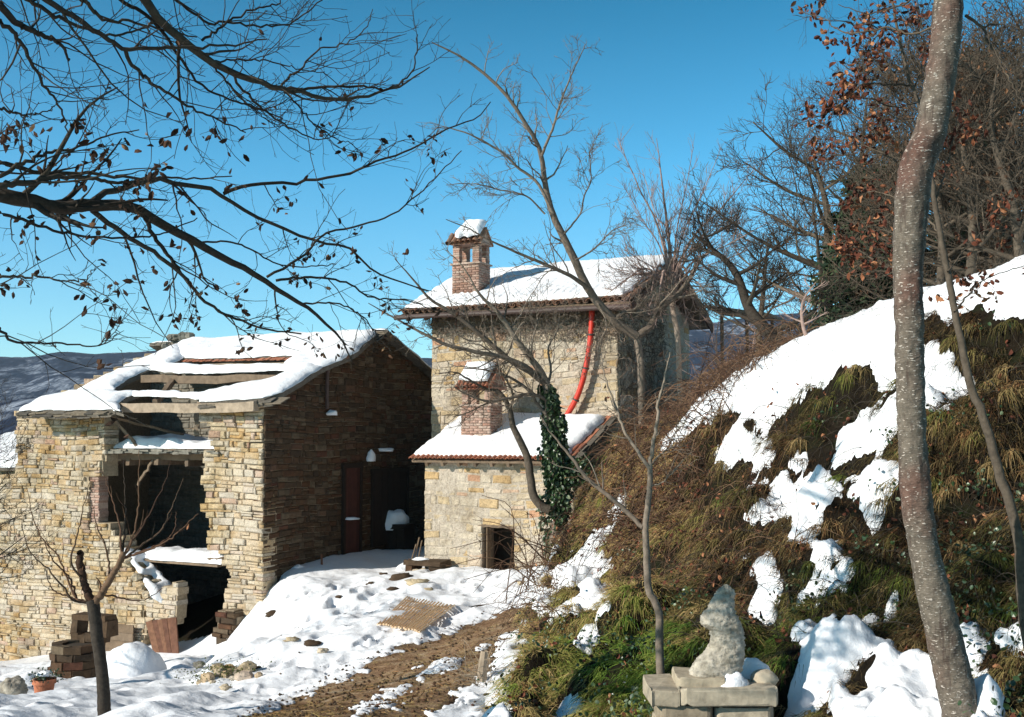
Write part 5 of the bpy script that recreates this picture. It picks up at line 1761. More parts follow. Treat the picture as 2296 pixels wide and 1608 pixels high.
tree('slender_oak', 'thin leaning oak with russet dead leaves just right of the speckled trunk', (tp2, tr2), lo,
     [dict(n=8, length=(.12, .45), ang=(30, 65), bias=(0, 0, .0), wig=.2, N=7, rr=.55, rmin=.002),
      dict(n=3, length=(.05, .15), ang=(30, 65), bias=(0, 0, 0), wig=.2, N=4, rr=.6, rmin=.0015)],
     M['bark_mid'], M['leaf_oak'], [dict(gen=2, prob=.8, k=4, size=(.032, .066), spread=.025, width=.6, droop=.5, last=3), dict(gen=1, prob=.6, k=6, size=(.035, .066), spread=.03, width=.6, droop=.5, last=4)], sides=(12, 6, 4, 3))

# ---- ivy clad tree by the outhouse
YI = 22.4
tpi, tri = limb([(1245, 1245), (1252, 1150), (1250, 1060), (1243, 980), (1233, 910), (1226, 862)], YI, [.16, .13, .11, .10], n=40, wob=.01)
Li = [limb([(1226, 862), (1210, 830), (1190, 805), (1160, 765), (1135, 725), (1115, 700), (1090, 675), (1068, 650), (1040, 600), (1000, 560)], [YI, 21.5], [.085, .06, .05, .02, .008]),
      limb([(1228, 866), (1190, 835), (1150, 812), (1118, 786), (1070, 745), (1018, 704), (964, 670), (925, 625), (885, 580)], [YI, 21.0], [.07, .05, .035, .008]),
      limb([(1224, 862), (1190, 830), (1169, 817), (1125, 800), (1084, 793), (1040, 782), (998, 772), (929, 738), (870, 705), (826, 680)], [YI, 20.8], [.06, .045, .03, .008]),
      limb([(1232, 905), (1215, 890), (1180, 885), (1140, 893), (1100, 900), (1060, 890), (1020, 870)], [YI, 21.5], [.04, .03, .012]),
      limb([(1240, 960), (1225, 930), (1200, 900), (1190, 880), (1150, 850), (1090, 830), (1040, 826)], [YI, 22], [.035, .03, .01]),
      limb([(1226, 870), (1235, 830), (1230, 780), (1250, 740), (1255, 700)], [YI, 22.6], [.03, .02, .008]),
      limb([(1190, 810), (1195, 760), (1205, 720), (1200, 690)], [YI, 22.6], [.02, .015, .006])]
ivy_root, ag = tree('ivy_clad_tree', 'multi stemmed bare tree with trunk wrapped in dark green ivy beside the outhouse', (tpi, tri), Li,
     [dict(n=13, length=(.5, 1.5), ang=(30, 70), bias=(0, 0, .15), wig=.2, N=9, rr=.4, rmin=.007),
      dict(n=5, length=(.2, .7), ang=(30, 70), bias=(0, 0, .1), wig=.22, N=6, rr=.55, rmin=.0055),
      dict(n=2, length=(.1, .25), ang=(30, 70), bias=(0, 0, .1), wig=.2, N=4, rr=.6, rmin=.0045)],
     M['bark_grey'], sides=(14, 8, 4, 3), base=tpi[0])
bl0 = np.array(ivy_root.location)
n = 4200
t = rng.random(n) ** .9 * 39; i = np.minimum(t.astype(int), 38)
c = tpi[i] * (1 - (t - i))[:, None] + tpi[i + 1] * (t - i)[:, None]
an = rng.uniform(0, 2 * PI, n)
rad_ = (.16 + .19 * vnoise(c[:, 2] * 3, np.cos(an) * 1.5, np.sin(an) * 1.5, 3) + rng.uniform(-.06, .07, n)) * np.interp(t, [0, 20, 36, 39], [.95, 1.1, .8, .35])
pos = c + np.stack([np.cos(an) * rad_, np.sin(an) * rad_, rng.uniform(-.05, .05, n)], 1)
m = MB(); leaves(m, pos, rng.uniform(.06, .11, n), droop=.9, width=.9, curl=.2, dirs=np.stack([np.cos(an), np.sin(an), np.zeros(n)], 1) * .5)
# a tuft of ivy leaning right at mid height
pc_ = P(1295, 1055, YI - .1)
pos = pc_ + rng.normal(size=(350, 3)) * (.16, .12, .14)
leaves(m, pos, rng.uniform(.06, .1, 350), droop=.9, width=.9, curl=.2)
m.v = [v - bl0 for v in m.v]
m.build('ivy', M['leaf_ivy'], ivy_root)

# ---- curved stem left of the ivy tree
tpc, trc = limb([(1232, 1143), (1218, 1138), (1204, 1124), (1195, 1107), (1189, 1068), (1182, 1025), (1165, 987), (1150, 955), (1143, 920), (1128, 890), (1112, 875)], YI - .25, [.09, .085, .08, .07, .055, .045], n=40, wob=.005)
tpc = tpc; 
lc = [limb([(1112, 875), (1085, 870), (1050, 850), (1020, 835), (985, 838)], [YI - .25, 21.5], [.03, .02, .008]),
      limb([(1143, 920), (1150, 890), (1140, 860), (1120, 830), (1110, 790)], [YI - .25, 21.8], [.03, .02, .008]),
      limb([(1128, 895), (1090, 905), (1050, 925), (1015, 935)], [YI - .25, 21.5], [.025, .015, .008])]
tree('curved_stem_tree', 'dark curved stem bowing left out of the ivy clad trunk base', (tpc, trc), lc,
     [dict(n=12, length=(.4, 1.2), ang=(30, 70), bias=(0, 0, .1), wig=.22, N=8, rr=.45, rmin=.006), dict(n=5, length=(.15, .5), ang=(30, 70), bias=(0, 0, .1), wig=.22, N=5, rr=.55, rmin=.0045)],
     M['bark_mid'], sides=(12, 7, 4, 3))

# ---- bent tree whose limb arches over the hose
YB = 23.0
tpb, trb = limb([(1442, 1010), (1440, 960), (1438, 880), (1436, 810), (1428, 755)], YB, [.085, .08, .075, .075], n=30, wob=.005)
lb_ = [limb([(1428, 755), (1400, 735), (1375, 717), (1341, 680), (1320, 649), (1300, 610), (1289, 584), (1262, 529), (1238, 478), (1222, 410), (1214, 350), (1200, 312), (1180, 280), (1140, 220), (1080, 160), (1020, 120), (968, 95)], [YB, 22.2, 21], [.10, .09, .085, .07, .05, .04, .03, .012]),
       limb([(1214, 350), (1240, 285), (1260, 220), (1285, 160), (1312, 100)], [21.6, 21], [.03, .02, .008]),
       limb([(1240, 480), (1205, 410), (1160, 375), (1130, 345), (1090, 320), (1050, 300), (1000, 285), (975, 290)], [22, 21], [.035, .025, .008]),
       limb([(1320, 649), (1290, 625), (1250, 605), (1180, 575), (1110, 545), (1050, 512), (1000, 492)], [22.4, 21.4], [.05, .035, .02, .008]),
       limb([(1222, 480), (1180, 440), (1120, 425), (1060, 412), (1000, 415)], [22, 21.3], [.02, .014, .007]),
       limb([(1262, 529), (1300, 480), (1310, 440), (1325, 400), (1320, 330)], [22, 22.4], [.02, .015, .007]),
       limb([(1289, 584), (1330, 560), (1370, 520), (1400, 505)], [22, 22.4], [.02, .015, .007]),
       limb([(1428, 755), (1455, 735), (1478, 700), (1500, 675), (1530, 650), (1560, 600), (1590, 560)], [YB, 23.4], [.08, .07, .05, .015]),
       limb([(1375, 717), (1400, 700), (1430, 690), (1460, 650)], [22.8, 23], [.04, .03, .01]),
       limb([(1341, 680), (1360, 730), (1340, 780), (1350, 830)], [22.6, 22.3], [.015, .01, .006])]
tree('arching_tree', 'bare tree with long limb arching left over the snowy house roof', (tpb, trb), lb_,
     [dict(n=15, length=(.4, 1.5), ang=(30, 65), bias=(0, 0, .12), wig=.17, N=9, rr=.4, rmin=.007),
      dict(n=6, length=(.15, .6), ang=(30, 65), bias=(0, 0, .1), wig=.2, N=6, rr=.55, rmin=.0055),
      dict(n=2, length=(.08, .2), ang=(30, 65), bias=(0, 0, .1), wig=.2, N=4, rr=.6, rmin=.0045)],
     M['bark_grey'], sides=(12, 8, 4, 3))

# ---- pollard with a fan of rosy shoots
YP = 23.6
tpp, trp = limb([(1527, 900), (1523, 840), (1520, 760), (1508, 690), (1505, 640)], YP, [.06, .058, .06, .09], n=24, wob=.004)
lp_ = [limb([(1505, 645), (1503, 590), (1497, 520), (1492, 470), (1483, 400), (1478, 350), (1472, 310)], YP, [.055, .035, .02, .006])]
for tx, ty, r0 in ((1385, 310, .03), (1690, 380, .03), (1610, 350, .022), (1650, 480, .025), (1720, 500, .022), (1400, 420, .02), (1555, 330, .02), (1560, 420, .018), (1680, 560, .02), (1440, 380, .02), (1600, 500, .018), (1400, 560, .02), (1370, 600, .018)):
    mx = 1505 + (tx - 1505) * .35 + (1505 - tx) * .1; my = 640 + (ty - 640) * .4
    lp_.append(limb([(1505 + rng.uniform(-8, 8), 640), (mx, my), (tx * .6 + 1505 * .4, 640 + (ty - 640) * .66), (tx, ty)], [YP, YP + rng.uniform(-.8, .8)], [r0 * 1.2, r0 * .6, .006]))
# low drooping tangle over the gable
for tx, ty in ((1420, 640), (1400, 680), (1450, 700), (1560, 700), (1590, 660), (1470, 730), (1540, 720), (1390, 640), (1360, 660)):
    lp_.append(limb([(1505, 645), ((1505 + tx) / 2, 615 + rng.uniform(-20, 10)), (tx, ty)], [YP, YP - rng.uniform(0, .6)], [.04, .02, .007]))
tree('pollard_tree', 'pollarded tree on a pale straight stem with a fan of upright rosy shoots', (tpp, trp), lp_,
     [dict(n=12, length=(.3, 1.3), ang=(15, 50), bias=(0, 0, .45), wig=.13, N=8, rr=.4, rmin=.006),
      dict(n=5, length=(.15, .6), ang=(20, 50), bias=(0, 0, .3), wig=.15, N=5, rr=.55, rmin=.005)],
     M['twig_rose'], trunkmat=M['bark_pale'], sides=(12, 7, 4, 3))

# ---- saplings
YS = 8.5
tps, trs = limb([c4(250, 1480), c4(240, 1350), c4(235, 1200), c4(235, 1080), c4(210, 1000), c4(180, 950), c4(172, 850), c4(165, 700), c4(163, 610), c4(175, 500), c4(185, 400), c4(187, 310)], YS, [.035, .031, .028, .024, .020], n=70, wob=.003)
ls_ = [limb([c4(187, 310), c4(200, 200), c4(222, 80), (1480, 890), (1490, 840), (1502, 790)], YS, [.018, .012, .004]),
       limb([c4(187, 310), c4(130, 230), c4(60, 130), c4(20, 20), (1372, 890), (1352, 830), (1350, 790)], [YS, 8.8], [.016, .01, .003]),
       limb([c4(152, 618), (1418, 1159), (1380, 1124), (1341, 1094), (1298, 1051), (1281, 1026), (1238, 974), (1210, 930)], [YS, 9.0], [.02, .016, .004]),
       limb([c4(190, 300), c4(230, 240), c4(300, 200), c4(380, 190)], YS, [.010, .003]),
       limb([c4(180, 400), c4(250, 380), c4(330, 300), c4(360, 260)], YS, [.006, .003])]
tree('young_ash', 'slim grey young tree with forked top standing on the bank above the grass', (tps, trs), ls_,
     [dict(n=8, length=(.12, .45), ang=(35, 60), bias=(0, 0, .2), wig=.15, N=7, rr=.45, rmin=.0025), dict(n=2, length=(.04, .14), ang=(30, 60), bias=(0, 0, .2), wig=.15, N=4, rr=.6, rmin=.002)],
     M['bark_grey'], sides=(12, 7, 4, 3), leafmat=M['leaf_dry'], leafspec=[dict(gen=1, prob=.12, k=2, size=(.04, .06), droop=1.4, spread=.01)])

YL = 11.5
tpl, trl = limb([tT(418, 1660), tT(410, 1600), tT(402, 1450), tT(382, 1300), tT(368, 1185), tT(362, 1150)], YL, [.072, .065, .06, .06, .065], n=40, wob=.004)
ll_ = [limb([tT(362, 1160), tT(345, 1120), tT(330, 1080), tT(318, 1020), tT(312, 962)], YL, [.045, .04, .036, .034]),
       limb([tT(368, 1165), tT(400, 1120), tT(430, 1070), tT(465, 1010), tT(485, 960)], [YL, 11.4], [.04, .034, .026])]
for pts_ in ([(480, 1000), (500, 940), (560, 860), (640, 700), (672, 600)], [(480, 1000), (520, 900), (540, 800), (545, 560)], [(480, 980), (492, 850), (490, 720), (485, 600)],
             [(485, 985), (560, 930), (640, 860), (720, 670)], [(485, 985), (600, 945), (690, 890), (778, 810)], [(360, 1165), (300, 1140), (260, 1060), (230, 980), (150, 880), (100, 700)],
             [(350, 1160), (290, 1150), (250, 1100), (200, 1040), (120, 960), (85, 850)], [(300, 1140), (270, 1060), (200, 980), (170, 900)], [(430, 1070), (420, 960), (380, 860), (360, 760)],
             [(365, 1160), (420, 1130), (470, 1140), (560, 1150), (640, 1100)], [(330, 1080), (280, 1000), (300, 900), (350, 690)], [(480, 985), (470, 860), (440, 760), (400, 640)],
             [(485, 985), (620, 930), (680, 880), (690, 800)], [(350, 1160), (250, 1130), (200, 1100), (175, 1020)]):
    ll_.append(limb([tT(*p) for p in pts_], [YL, YL - rng.uniform(-.4, .5)], [.013, .008, .003]))
tree('pruned_fruit_tree', 'small dark pruned fruit tree with thin upright shoots before the ruin', (tpl, trl), ll_,
     [dict(n=2, length=(.12, .4), ang=(20, 50), bias=(0, 0, .4), wig=.12, N=6, rr=.5, rmin=.0028)],
     M['twig_red'], trunkmat=M['bark_dark'], sides=(12, 8, 4, 3), leafmat=M['leaf_oak'], leafspec=[dict(gen=1, prob=.10, k=1, size=(.05, .09), droop=1.3, spread=.01)])


# ---- generic bare trees behind the bank
def bare_tree(name, label, base, height, lean=(0, 0), r=.12, nl=9, spread=.45, mat='bark_mid', rm=.006, gens=None, leafspec=None, leafmat=None, group=None, t0=.3, ivy=0, up=.35):
    base = np.array(base, float)
    top = base + (lean[0], lean[1], height * .8)
    tp, tr = resample([base, base * .65 + top * .35 + (rng.uniform(-.15, .15), 0, 0), base * .3 + top * .7 + (rng.uniform(-.2, .2), 0, 0), top], 30, [r, r * .8, r * .5, r * .15])
    lim = []
    for i in range(nl):
        t = t0 + (1 - t0) * (i + rng.random() * .6) / nl
        s_ = tp[min(29, int(t * 29))]; a_ = i * 2.4 + rng.uniform(-.4, .4)
        Ln = height * spread * (1.15 - .7 * t) * rng.uniform(.8, 1.15)
        d = np.array([math.cos(a_), math.sin(a_) * .8, up])
        e1 = s_ + d * Ln * .5 + (0, 0, Ln * .05); e2 = s_ + d * Ln + (0, 0, Ln * rng.uniform(.1, .35))
        lim.append(resample([s_, e1, e2], 14, [tr[min(29, int(t * 29))] * .6, r * .2, rm]))
    g = gens or [dict(n=8, length=(.18 * height, .34 * height), ang=(25, 60), bias=(0, 0, .3), wig=.2, N=7, rr=.5, rmin=rm * .9),
                 dict(n=6, length=(.07 * height, .17 * height), ang=(25, 60), bias=(0, 0, .2), wig=.22, N=5, rr=.55, rmin=rm * .75),
                 dict(n=4, length=(.03 * height, .08 * height), ang=(25, 60), bias=(0, 0, .2), wig=.2, N=4, rr=.6, rmin=rm * .55)]
    root, ag = tree(name, label, (tp, tr), lim, g, M[mat], leafmat, leafspec, group, sides=(10, 6, 3, 3))
    if ivy:
        n = ivy; t = rng.random(n) * 14; i = t.astype(int)
        an = rng.uniform(0, 2 * PI, n)
        pos = tp[i] + np.stack([np.cos(an), np.sin(an), rng.uniform(-1, 1, n)], 1) * (r * 1.6)
        m = MB(); leaves(m, pos, rng.uniform(.07, .13, n), droop=.8, width=.9, curl=.2)
        m.v = [v - base for v in m.v]; m.build('ivy', M['leaf_ivy'], root)
    return root


def gp(px, Y, dz=-.1):
    x = (px - 1148) / F * Y
    return np.array([x, Y, float(H(x, Y)) + dz])


bare_tree('bare_oak', 'wide bare oak with ivy on its lower trunk behind the snowy brow', gp(1868, 22), 5.3, lean=(-.3, 0), r=.16, nl=13, spread=.55, ivy=500, rm=.010, t0=.22, up=.3)
bare_tree('leaning_dark_tree', 'dark crooked bare tree leaning left at the end of the brow', gp(1785, 17), 2.6, lean=(-1.5, .5), r=.11, nl=9, spread=.5, mat='bark_dark', rm=.008, t0=.2)
bare_tree('bare_tree', 'bare tree left of the wide oak, twigs against the sky', gp(1700, 26), 4.6, lean=(.3, 0), r=.10, nl=10, spread=.45, rm=.009)
bare_tree('bare_tree', 'tall thin twigged tree between the wide oak and the conifer', gp(1940, 25), 7.6, lean=(.2, 0), r=.12, nl=12, spread=.3, rm=.009, mat='bark_mid')
for px_b, Yb, hb, nm_ in ((1625, 24, 2.6, 'thin pale sapling right of the house gable'), (1820, 14.5, 1.1, 'little pale sapling sticking out of the snow on the brow'), (1590, 25, 2.2, 'rosy twigged sapling close to the house gable'), (1665, 22, 1.6, 'low twiggy sapling in the russet brush')):
    bare_tree('sapling', nm_, gp(px_b, Yb), hb, lean=(rng.uniform(-.3, .3), 0), r=.03, nl=7, spread=.4, mat='twig_rose', rm=.005, gens=[dict(n=5, length=(.12 * hb, .3 * hb), ang=(25, 50), bias=(0, 0, .4), wig=.15, N=6, rr=.5, rmin=.005)])
# conifer
def conifer(px, Y, h, w, label, n=150):
    base = gp(px, Y)
    root = empty('conifer', label, 'conifer')
    tp, tr = resample([base, base + (0, 0, h * .5), base + (.1, 0, h)], 20, [.18, .12, .03])
    m = MB(); tubes(m, tp, tr, 10); m.build('trunk', M['bark_mid'], root, smooth=True)
    t = rng.uniform(.12, .98, n); a = rng.uniform(0, 2 * PI, n)
    s = base + np.stack([np.zeros(n), np.zeros(n), t * h], 1)
    Ln = w * (1.05 - t) ** .7 * rng.uniform(.5, 1.15, n)
    q = np.stack([s + np.stack([np.cos(a) * Ln * f, np.sin(a) * Ln * f, Ln * (.25 * f - .15 * f * f)], 1) for f in np.linspace(0, 1, 8)], 1)
    R = np.tile(np.linspace(.03, .006, 8), (n, 1))
    m = MB(); tubes(m, q, R, 4); c1_, r1_ = grow(q, R, 9, length=(.25, .8), ang=(30, 60), bias=(0, 0, .1), wig=.15, N=5, rr=.5, rmin=.005)
    tubes(m, c1_, r1_, 3, cap=False); m.build('branches', M['bark_mid'], root)
    lm = MB()
    for k in range(9):
        i = rng.integers(1, 5, len(c1_)); pos = c1_[np.arange(len(c1_)), i] + rng.normal(size=(len(c1_), 3)) * .07
        leaves(lm, pos, rng.uniform(.12, .24, len(pos)), droop=-.1, width=.30, curl=.2)
    lm.build('needles', M['leaf_pine'], root)
    set_base(root, base)


conifer(1985, 19, 3.0, 1.15, 'dark green conifer directly left of the speckled trunk')
conifer(2215, 21, 5.4, 1.2, 'tall dark conifer at the back of the brown thicket on the right')
# brown thicket at the right
for i, (px_b, Yb, hb) in enumerate(((2110, 16, 4.4), (2175, 14.5, 4.0), (2240, 16, 4.8), (2300, 14, 3.9), (2370, 16, 5.2), (2145, 18.5, 5.2), (2280, 18.5, 5.8), (2060, 17.5, 3.2))):
    bare_tree('thicket_tree', 'dense brown twiggy tree in the thicket on the right hilltop', gp(px_b, Yb), hb, lean=(rng.uniform(-.3, .3), 0), r=.07, nl=14, spread=.42, mat='bark_mid', rm=.008, group='trees of the brown thicket', t0=.08,
              leafmat=M['leaf_brown'], leafspec=[dict(gen=3, prob=.10, k=2, size=(.04, .08), spread=.04, width=.6, droop=.4)])
# far trees at the left edge
bare_tree('bare_tree', 'fine twigged bare tree at the left edge under the leafy branches', gp(-190, 17), 5.4, lean=(.2, 0), r=.1, nl=12, spread=.34, rm=.005, mat='bark_dark', t0=.45)
# ================================================================== ground cover on the bank
PXg, PYg, _ = proj(XX, YY, ZZ)
Dsn = DD
def pick(n, cond, w=None):
    idx = np.flatnonzero(cond.ravel())
    if w is not None:
        ww = w.ravel()[idx]; ww = ww / ww.sum(); s = rng.choice(idx, n, p=ww)
    else:
        s = rng.choice(idx, n)
    x = XX.ravel()[s]; y = YY.ravel()[s]
    x = x + rng.normal(size=n) * .0012 * y; y = y + rng.normal(size=n) * .01 * y * .4
    return np.stack([x, y, H(x, y)], 1)


def slope_dir(p):
    e = .15
    gx = (H(p[:, 0] + e, p[:, 1]) - H(p[:, 0] - e, p[:, 1])) / (2 * e); gy = (H(p[:, 0], p[:, 1] + e) - H(p[:, 0], p[:, 1] - e)) / (2 * e)
    return np.stack([-gx, -gy, -(gx ** 2 + gy ** 2)], 1)


def blades(mb, base, L, d0, wid, g, tone, seg=4):
    """curved blades of grass: base (n,3), start direction d0, bending to the pull g"""
    n = len(base); p = base; d = d0; L_ = []; R_ = []
    side = nrm(np.cross(d0, rng.normal(size=(n, 3))))
    for j in range(seg):
        w = wid * (1 - j / (seg - 1)) ** .8 + .0006
        L_.append(p + side * w[:, None] * .5); R_.append(p - side * w[:, None] * .5)
        d = nrm(d + g / seg * 2.0 + rng.normal(size=(n, 3)) * .10)
        p = p + d * (L / (seg - 1))[:, None]
    Vv = np.stack([q for pr in zip(L_, R_) for q in pr], 1)
    b = np.arange(n)[:, None] * (2 * seg)
    q = np.concatenate([b + np.array([[2 * j, 2 * j + 1, 2 * j + 3, 2 * j + 2]]) for j in range(seg - 1)])
    mb.add(Vv.reshape(-1, 3), q, rnd=np.repeat(tone, 2 * seg, 0))


bank = (bm_ > .25) & (YY > 5.5) & (YY < 25) & (Dsn < .012) & (PXg > 980) & (PXg < 3300) & (PYg < 1750)
green = np.exp(-(((PXg - 1420) / 190) ** 2 + ((PYg - 1480) / 150) ** 2)) + .8 * np.exp(-(((PXg - 1790) / 110) ** 2 + ((PYg - 1440) / 70) ** 2)) + .75 * np.exp(-(((PXg - 1950) / 130) ** 2 + ((PYg - 1290) / 60) ** 2)) + .6 * np.exp(-(((PXg - 1880) / 110) ** 2 + ((PYg - 870) / 60) ** 2)) + .55 * np.exp(-(((PXg - 2240) / 80) ** 2 + ((PYg - 1350) / 130) ** 2))
green = green + fbm(XX, YY, 1.0, 3, 88) * .45
def tone_at(p):
    ix = np.clip(np.searchsorted(ra, p[:, 0] / (np.abs(p[:, 1]) + 2)), 0, NX - 1); iy = np.clip(np.searchsorted(yr, p[:, 1]), 0, NY - 1)
    gr = green[iy, ix]
    return np.clip(.80 - .62 * gr + rng.normal(size=len(p)) * .12, 0, 1)


wgt = np.where(PXg > 1560, 1.0, 1.3) * (.15 + sstep(-.25, .15, fbm(XX, YY, .5, 3, 130)))
tc = pick(13500, bank, wgt)
NB = 22
tn_ = tone_at(tc); PXt = proj(tc[:, 0], tc[:, 1], tc[:, 2])[0]
base = np.repeat(tc, NB, 0) + rng.normal(size=(len(tc) * NB, 3)) * (.035, .035, .0)
sd_ = np.repeat(nrm(slope_dir(tc) + 1e-6), NB, 0)
sz = np.repeat(rng.uniform(.5, 1.25, len(tc)) * np.interp(tc[:, 1], [6, 12, 24], [.75, 1.0, 1.35]), NB)
n = len(base)
L_b = rng.uniform(.09, .30, n) * sz
d0 = nrm(np.array([0, 0, .75]) + sd_ * .35 + rng.normal(size=(n, 3)) * .38)
tt = np.clip(np.repeat(tn_, NB) + rng.normal(size=n) * .10, 0, 1)
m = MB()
blades(m, base, L_b, d0, rng.uniform(.004, .0075, n) * np.interp(base[:, 1], [6, 24], [.85, 2.0]), sd_ * .9 + np.array([0, 0, -.75]), np.stack([tt, rng.random(n), np.clip(rng.random(n) ** 1.5 * .42 + np.repeat(.5 * sstep(.12, .4, fbm(tc[:, 0], tc[:, 1], .7, 3, 97)) + np.interp(PXt + 120 * fbm(tc[:, 0], tc[:, 1], .8, 3, 91), [1000, 1450, 1600, 1800, 2050, 2300], [1.0, .95, .0, .05, -.08, -.05]), NB), 0, 1)], 1))  # last tone value paints shade over the right bank, leaving bright lit clumps
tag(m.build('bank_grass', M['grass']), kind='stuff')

# big hanging tussocks and moss cushions that give the bank its clumps
tc2 = pick(760, bank & (PYg < 1640), np.where(PXg > 1500, 1.0, .8) + 0 * YY)
NB2 = 95
PX2 = proj(tc2[:, 0], tc2[:, 1], tc2[:, 2])[0]
sd2 = np.repeat(nrm(slope_dir(tc2) + 1e-6), NB2, 0)
n2 = len(tc2) * NB2
off = nrm(rng.normal(size=(n2, 3))) * (rng.random((n2, 1)) ** .5) * np.repeat(rng.uniform(.06, .22, len(tc2)), NB2)[:, None]
hump = np.clip(.16 - np.linalg.norm(off[:, :2], axis=1), 0, 1)
base2 = np.repeat(tc2, NB2, 0) + off * (1, 1, 0) + np.array([0, 0, 1]) * (hump * .55)[:, None]
d2_ = nrm(off * (5, 5, 0) + np.array([0, 0, .35]) + sd2 * .5 + rng.normal(size=(n2, 3)) * .5)
t2_ = np.clip(np.repeat(tone_at(tc2) - .12 + rng.normal(size=len(tc2)) * .12, NB2) + rng.normal(size=n2) * .07, 0, 1)
z2_ = np.clip(np.repeat(np.interp(PX2, [1000, 1450, 1600, 2300], [.9, .8, .26, .14]) + rng.uniform(-.15, .35, len(tc2)), NB2) + rng.random(n2) * .25, 0, 1)  # tussock brightness: painted shade, deeper toward the right
m = MB()
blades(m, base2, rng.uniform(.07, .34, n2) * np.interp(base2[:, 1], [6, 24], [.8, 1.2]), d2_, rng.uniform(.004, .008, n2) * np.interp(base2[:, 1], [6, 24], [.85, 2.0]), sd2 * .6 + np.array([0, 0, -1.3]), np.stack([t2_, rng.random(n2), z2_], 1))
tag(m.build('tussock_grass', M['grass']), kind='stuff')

# brambles: arching canes
def canes(name, n, cond, Lr, r, mat, wgt=None, seg=9, up=.9, leafp=0, wig=.18, kids=2):
    p = pick(n, cond, wgt)
    sdv = nrm(slope_dir(p) + 1e-6)
    d = nrm(np.array([0, 0, up]) + sdv * .5 + rng.normal(size=(n, 3)) * .55)
    L = rng.uniform(*Lr, n)
    pts = [p]; q = p
    for j in range(seg - 1):
        d = nrm(d + np.array([0, 0, -.30]) + rng.normal(size=(n, 3)) * wig)
        q = q + d * (L / (seg - 1))[:, None]
        hz = H(q[:, 0], q[:, 1]) + .03
        q = np.stack([q[:, 0], q[:, 1], np.maximum(q[:, 2], hz)], 1)
        pts.append(q)
    Q = np.stack(pts, 1)
    R = (rng.uniform(*r, n) * np.interp(p[:, 1], [6, 22], [.8, 1.5]))[:, None] * np.linspace(1, .4, seg)[None]
    m = MB(); tubes(m, Q, R, 3, cap=False)
    c1_, r1_ = grow(Q, R, kids, length=(.08, .45), ang=(30, 75), bias=(0, 0, 0), wig=.2, N=5, rr=.6, rmin=.0015)
    tubes(m, c1_, r1_, 3, cap=False)
    o = m.build(name, mat); tag(o, kind='stuff')
    return Q


bramble_zone = bank & (PXg > 1240) & (PXg < 1800) & (PYg < 1330) & (PYg > 860)
wz = np.exp(-(((PXg - 1500) / 170) ** 2 + ((PYg - 1110) / 150) ** 2)) + .25
wz = wz * (.06 + sstep(-.05, .2, fbm(XX, YY, 1.1, 3, 120)))
Qb = canes('brambles', 1250, bramble_zone, (.35, 1.4), (.0025, .005), M['twig_red'], wz)
Qc = canes('brushwood', 1900, bank & (PYg < 1450) & ((PXg > 1560) | (PYg < 1300)), (.2, .9), (.002, .0045), M['bark_dark'])
crest_zone = (bm_ > .25) & (YY > 15) & (YY < 27) & (PXg > 1400) & (PXg < 1820) & (Dsn < 5)
canes('hedge_brush', 1500, crest_zone, (.5, 1.5), (.004, .008), M['twig_red'], None, up=1.6)
canes('toe_brush', 260, (YY > 12) & (YY < 23) & (PXg > 1120) & (PXg < 1290) & (bm_ > .1) & (PYg < 1430), (.4, 1.3), (.003, .006), M['twig_red'], None, up=1.0)
m = MB()
i = rng.integers(0, len(Qb), 1800); j = rng.integers(2, 9, 1800)
leaves(m, Qb[i, j], rng.uniform(.03, .07, 1800), droop=.5, width=.7, curl=.4)
pl_ = pick(2600, bank)
leaves(m, pl_ + np.array([0, 0, .05]), rng.uniform(.03, .07, 2600), droop=0, width=.7, curl=.5)
tag(m.build('dead_leaves', M['leaf_oak']), kind='stuff')
# low evergreen sprigs and ivy on the bank
m = MB()
ev = pick(260, bank & (green > .1) | (bank & (PXg > 1900)))
pos = np.repeat(ev, 40, 0) + rng.normal(size=(260 * 40, 3)) * (.13, .13, .06) + np.array([0, 0, .07])
leaves(m, pos, rng.uniform(.02, .05, len(pos)), droop=.1, width=.8, curl=.2)
tag(m.build('bank_ivy', M['leaf_ivy']), kind='stuff')

# dry stalks standing in the snow of the brow
canes('snow_stalks', 700, (bm_ > .3) & (YY > 9) & (YY < 17) & (Dsn > .03) & (PXg > 1540) & (PXg < 2400) & (PYg < 960), (.08, .5), (.0015, .003), M['bark_mid'], None, up=2.0, kids=3)
# straw, clods and pebbles on the track
tm = (trk > .3) & (YY > 8.5) & (YY < 20)
lp0 = pick(5200, tm)
m = MB(); n = len(lp0)
blades(m, lp0 + np.array([0, 0, .012]), rng.uniform(.03, .13, n), nrm(rng.normal(size=(n, 3)) * (1, 1, .12)), rng.uniform(.003, .007, n), np.zeros((n, 3)) + (0, 0, -.05), np.stack([rng.uniform(.55, 1, n), rng.random(n), rng.uniform(.4, 1, n)], 1))
tag(m.build('track_straw', M['grass']), kind='stuff')
lp1 = pick(1700, tm | ((Dsn > 0) & (bm_ < .2) & (YY > 9) & (YY < 22) & (PXg > 560) & (PXg < 1200) & (rng.random(XX.shape) < .02)))
m = MB(); n = len(lp1); r_ = rng.uniform(.008, .034, n) * rng.uniform(.5, 1, n)
oc_ = np.array([(1, 0, 0), (-1, 0, 0), (0, 1, 0), (0, -1, 0), (0, 0, .7), (0, 0, -.7)])
Vp = lp1[:, None] + oc_[None] * r_[:, None, None] * rng.uniform(.6, 1.3, (n, 6, 1)) + np.array([0, 0, .01])
dpt = np.clip(snow_depth(lp1[:, 0], lp1[:, 1], lp1[:, 2]), 0, .5); Vp[:, :, 2] += dpt[:, None]
tf = np.array([(0, 2, 4), (2, 1, 4), (1, 3, 4), (3, 0, 4), (2, 0, 5), (1, 2, 5), (3, 1, 5), (0, 3, 5)])
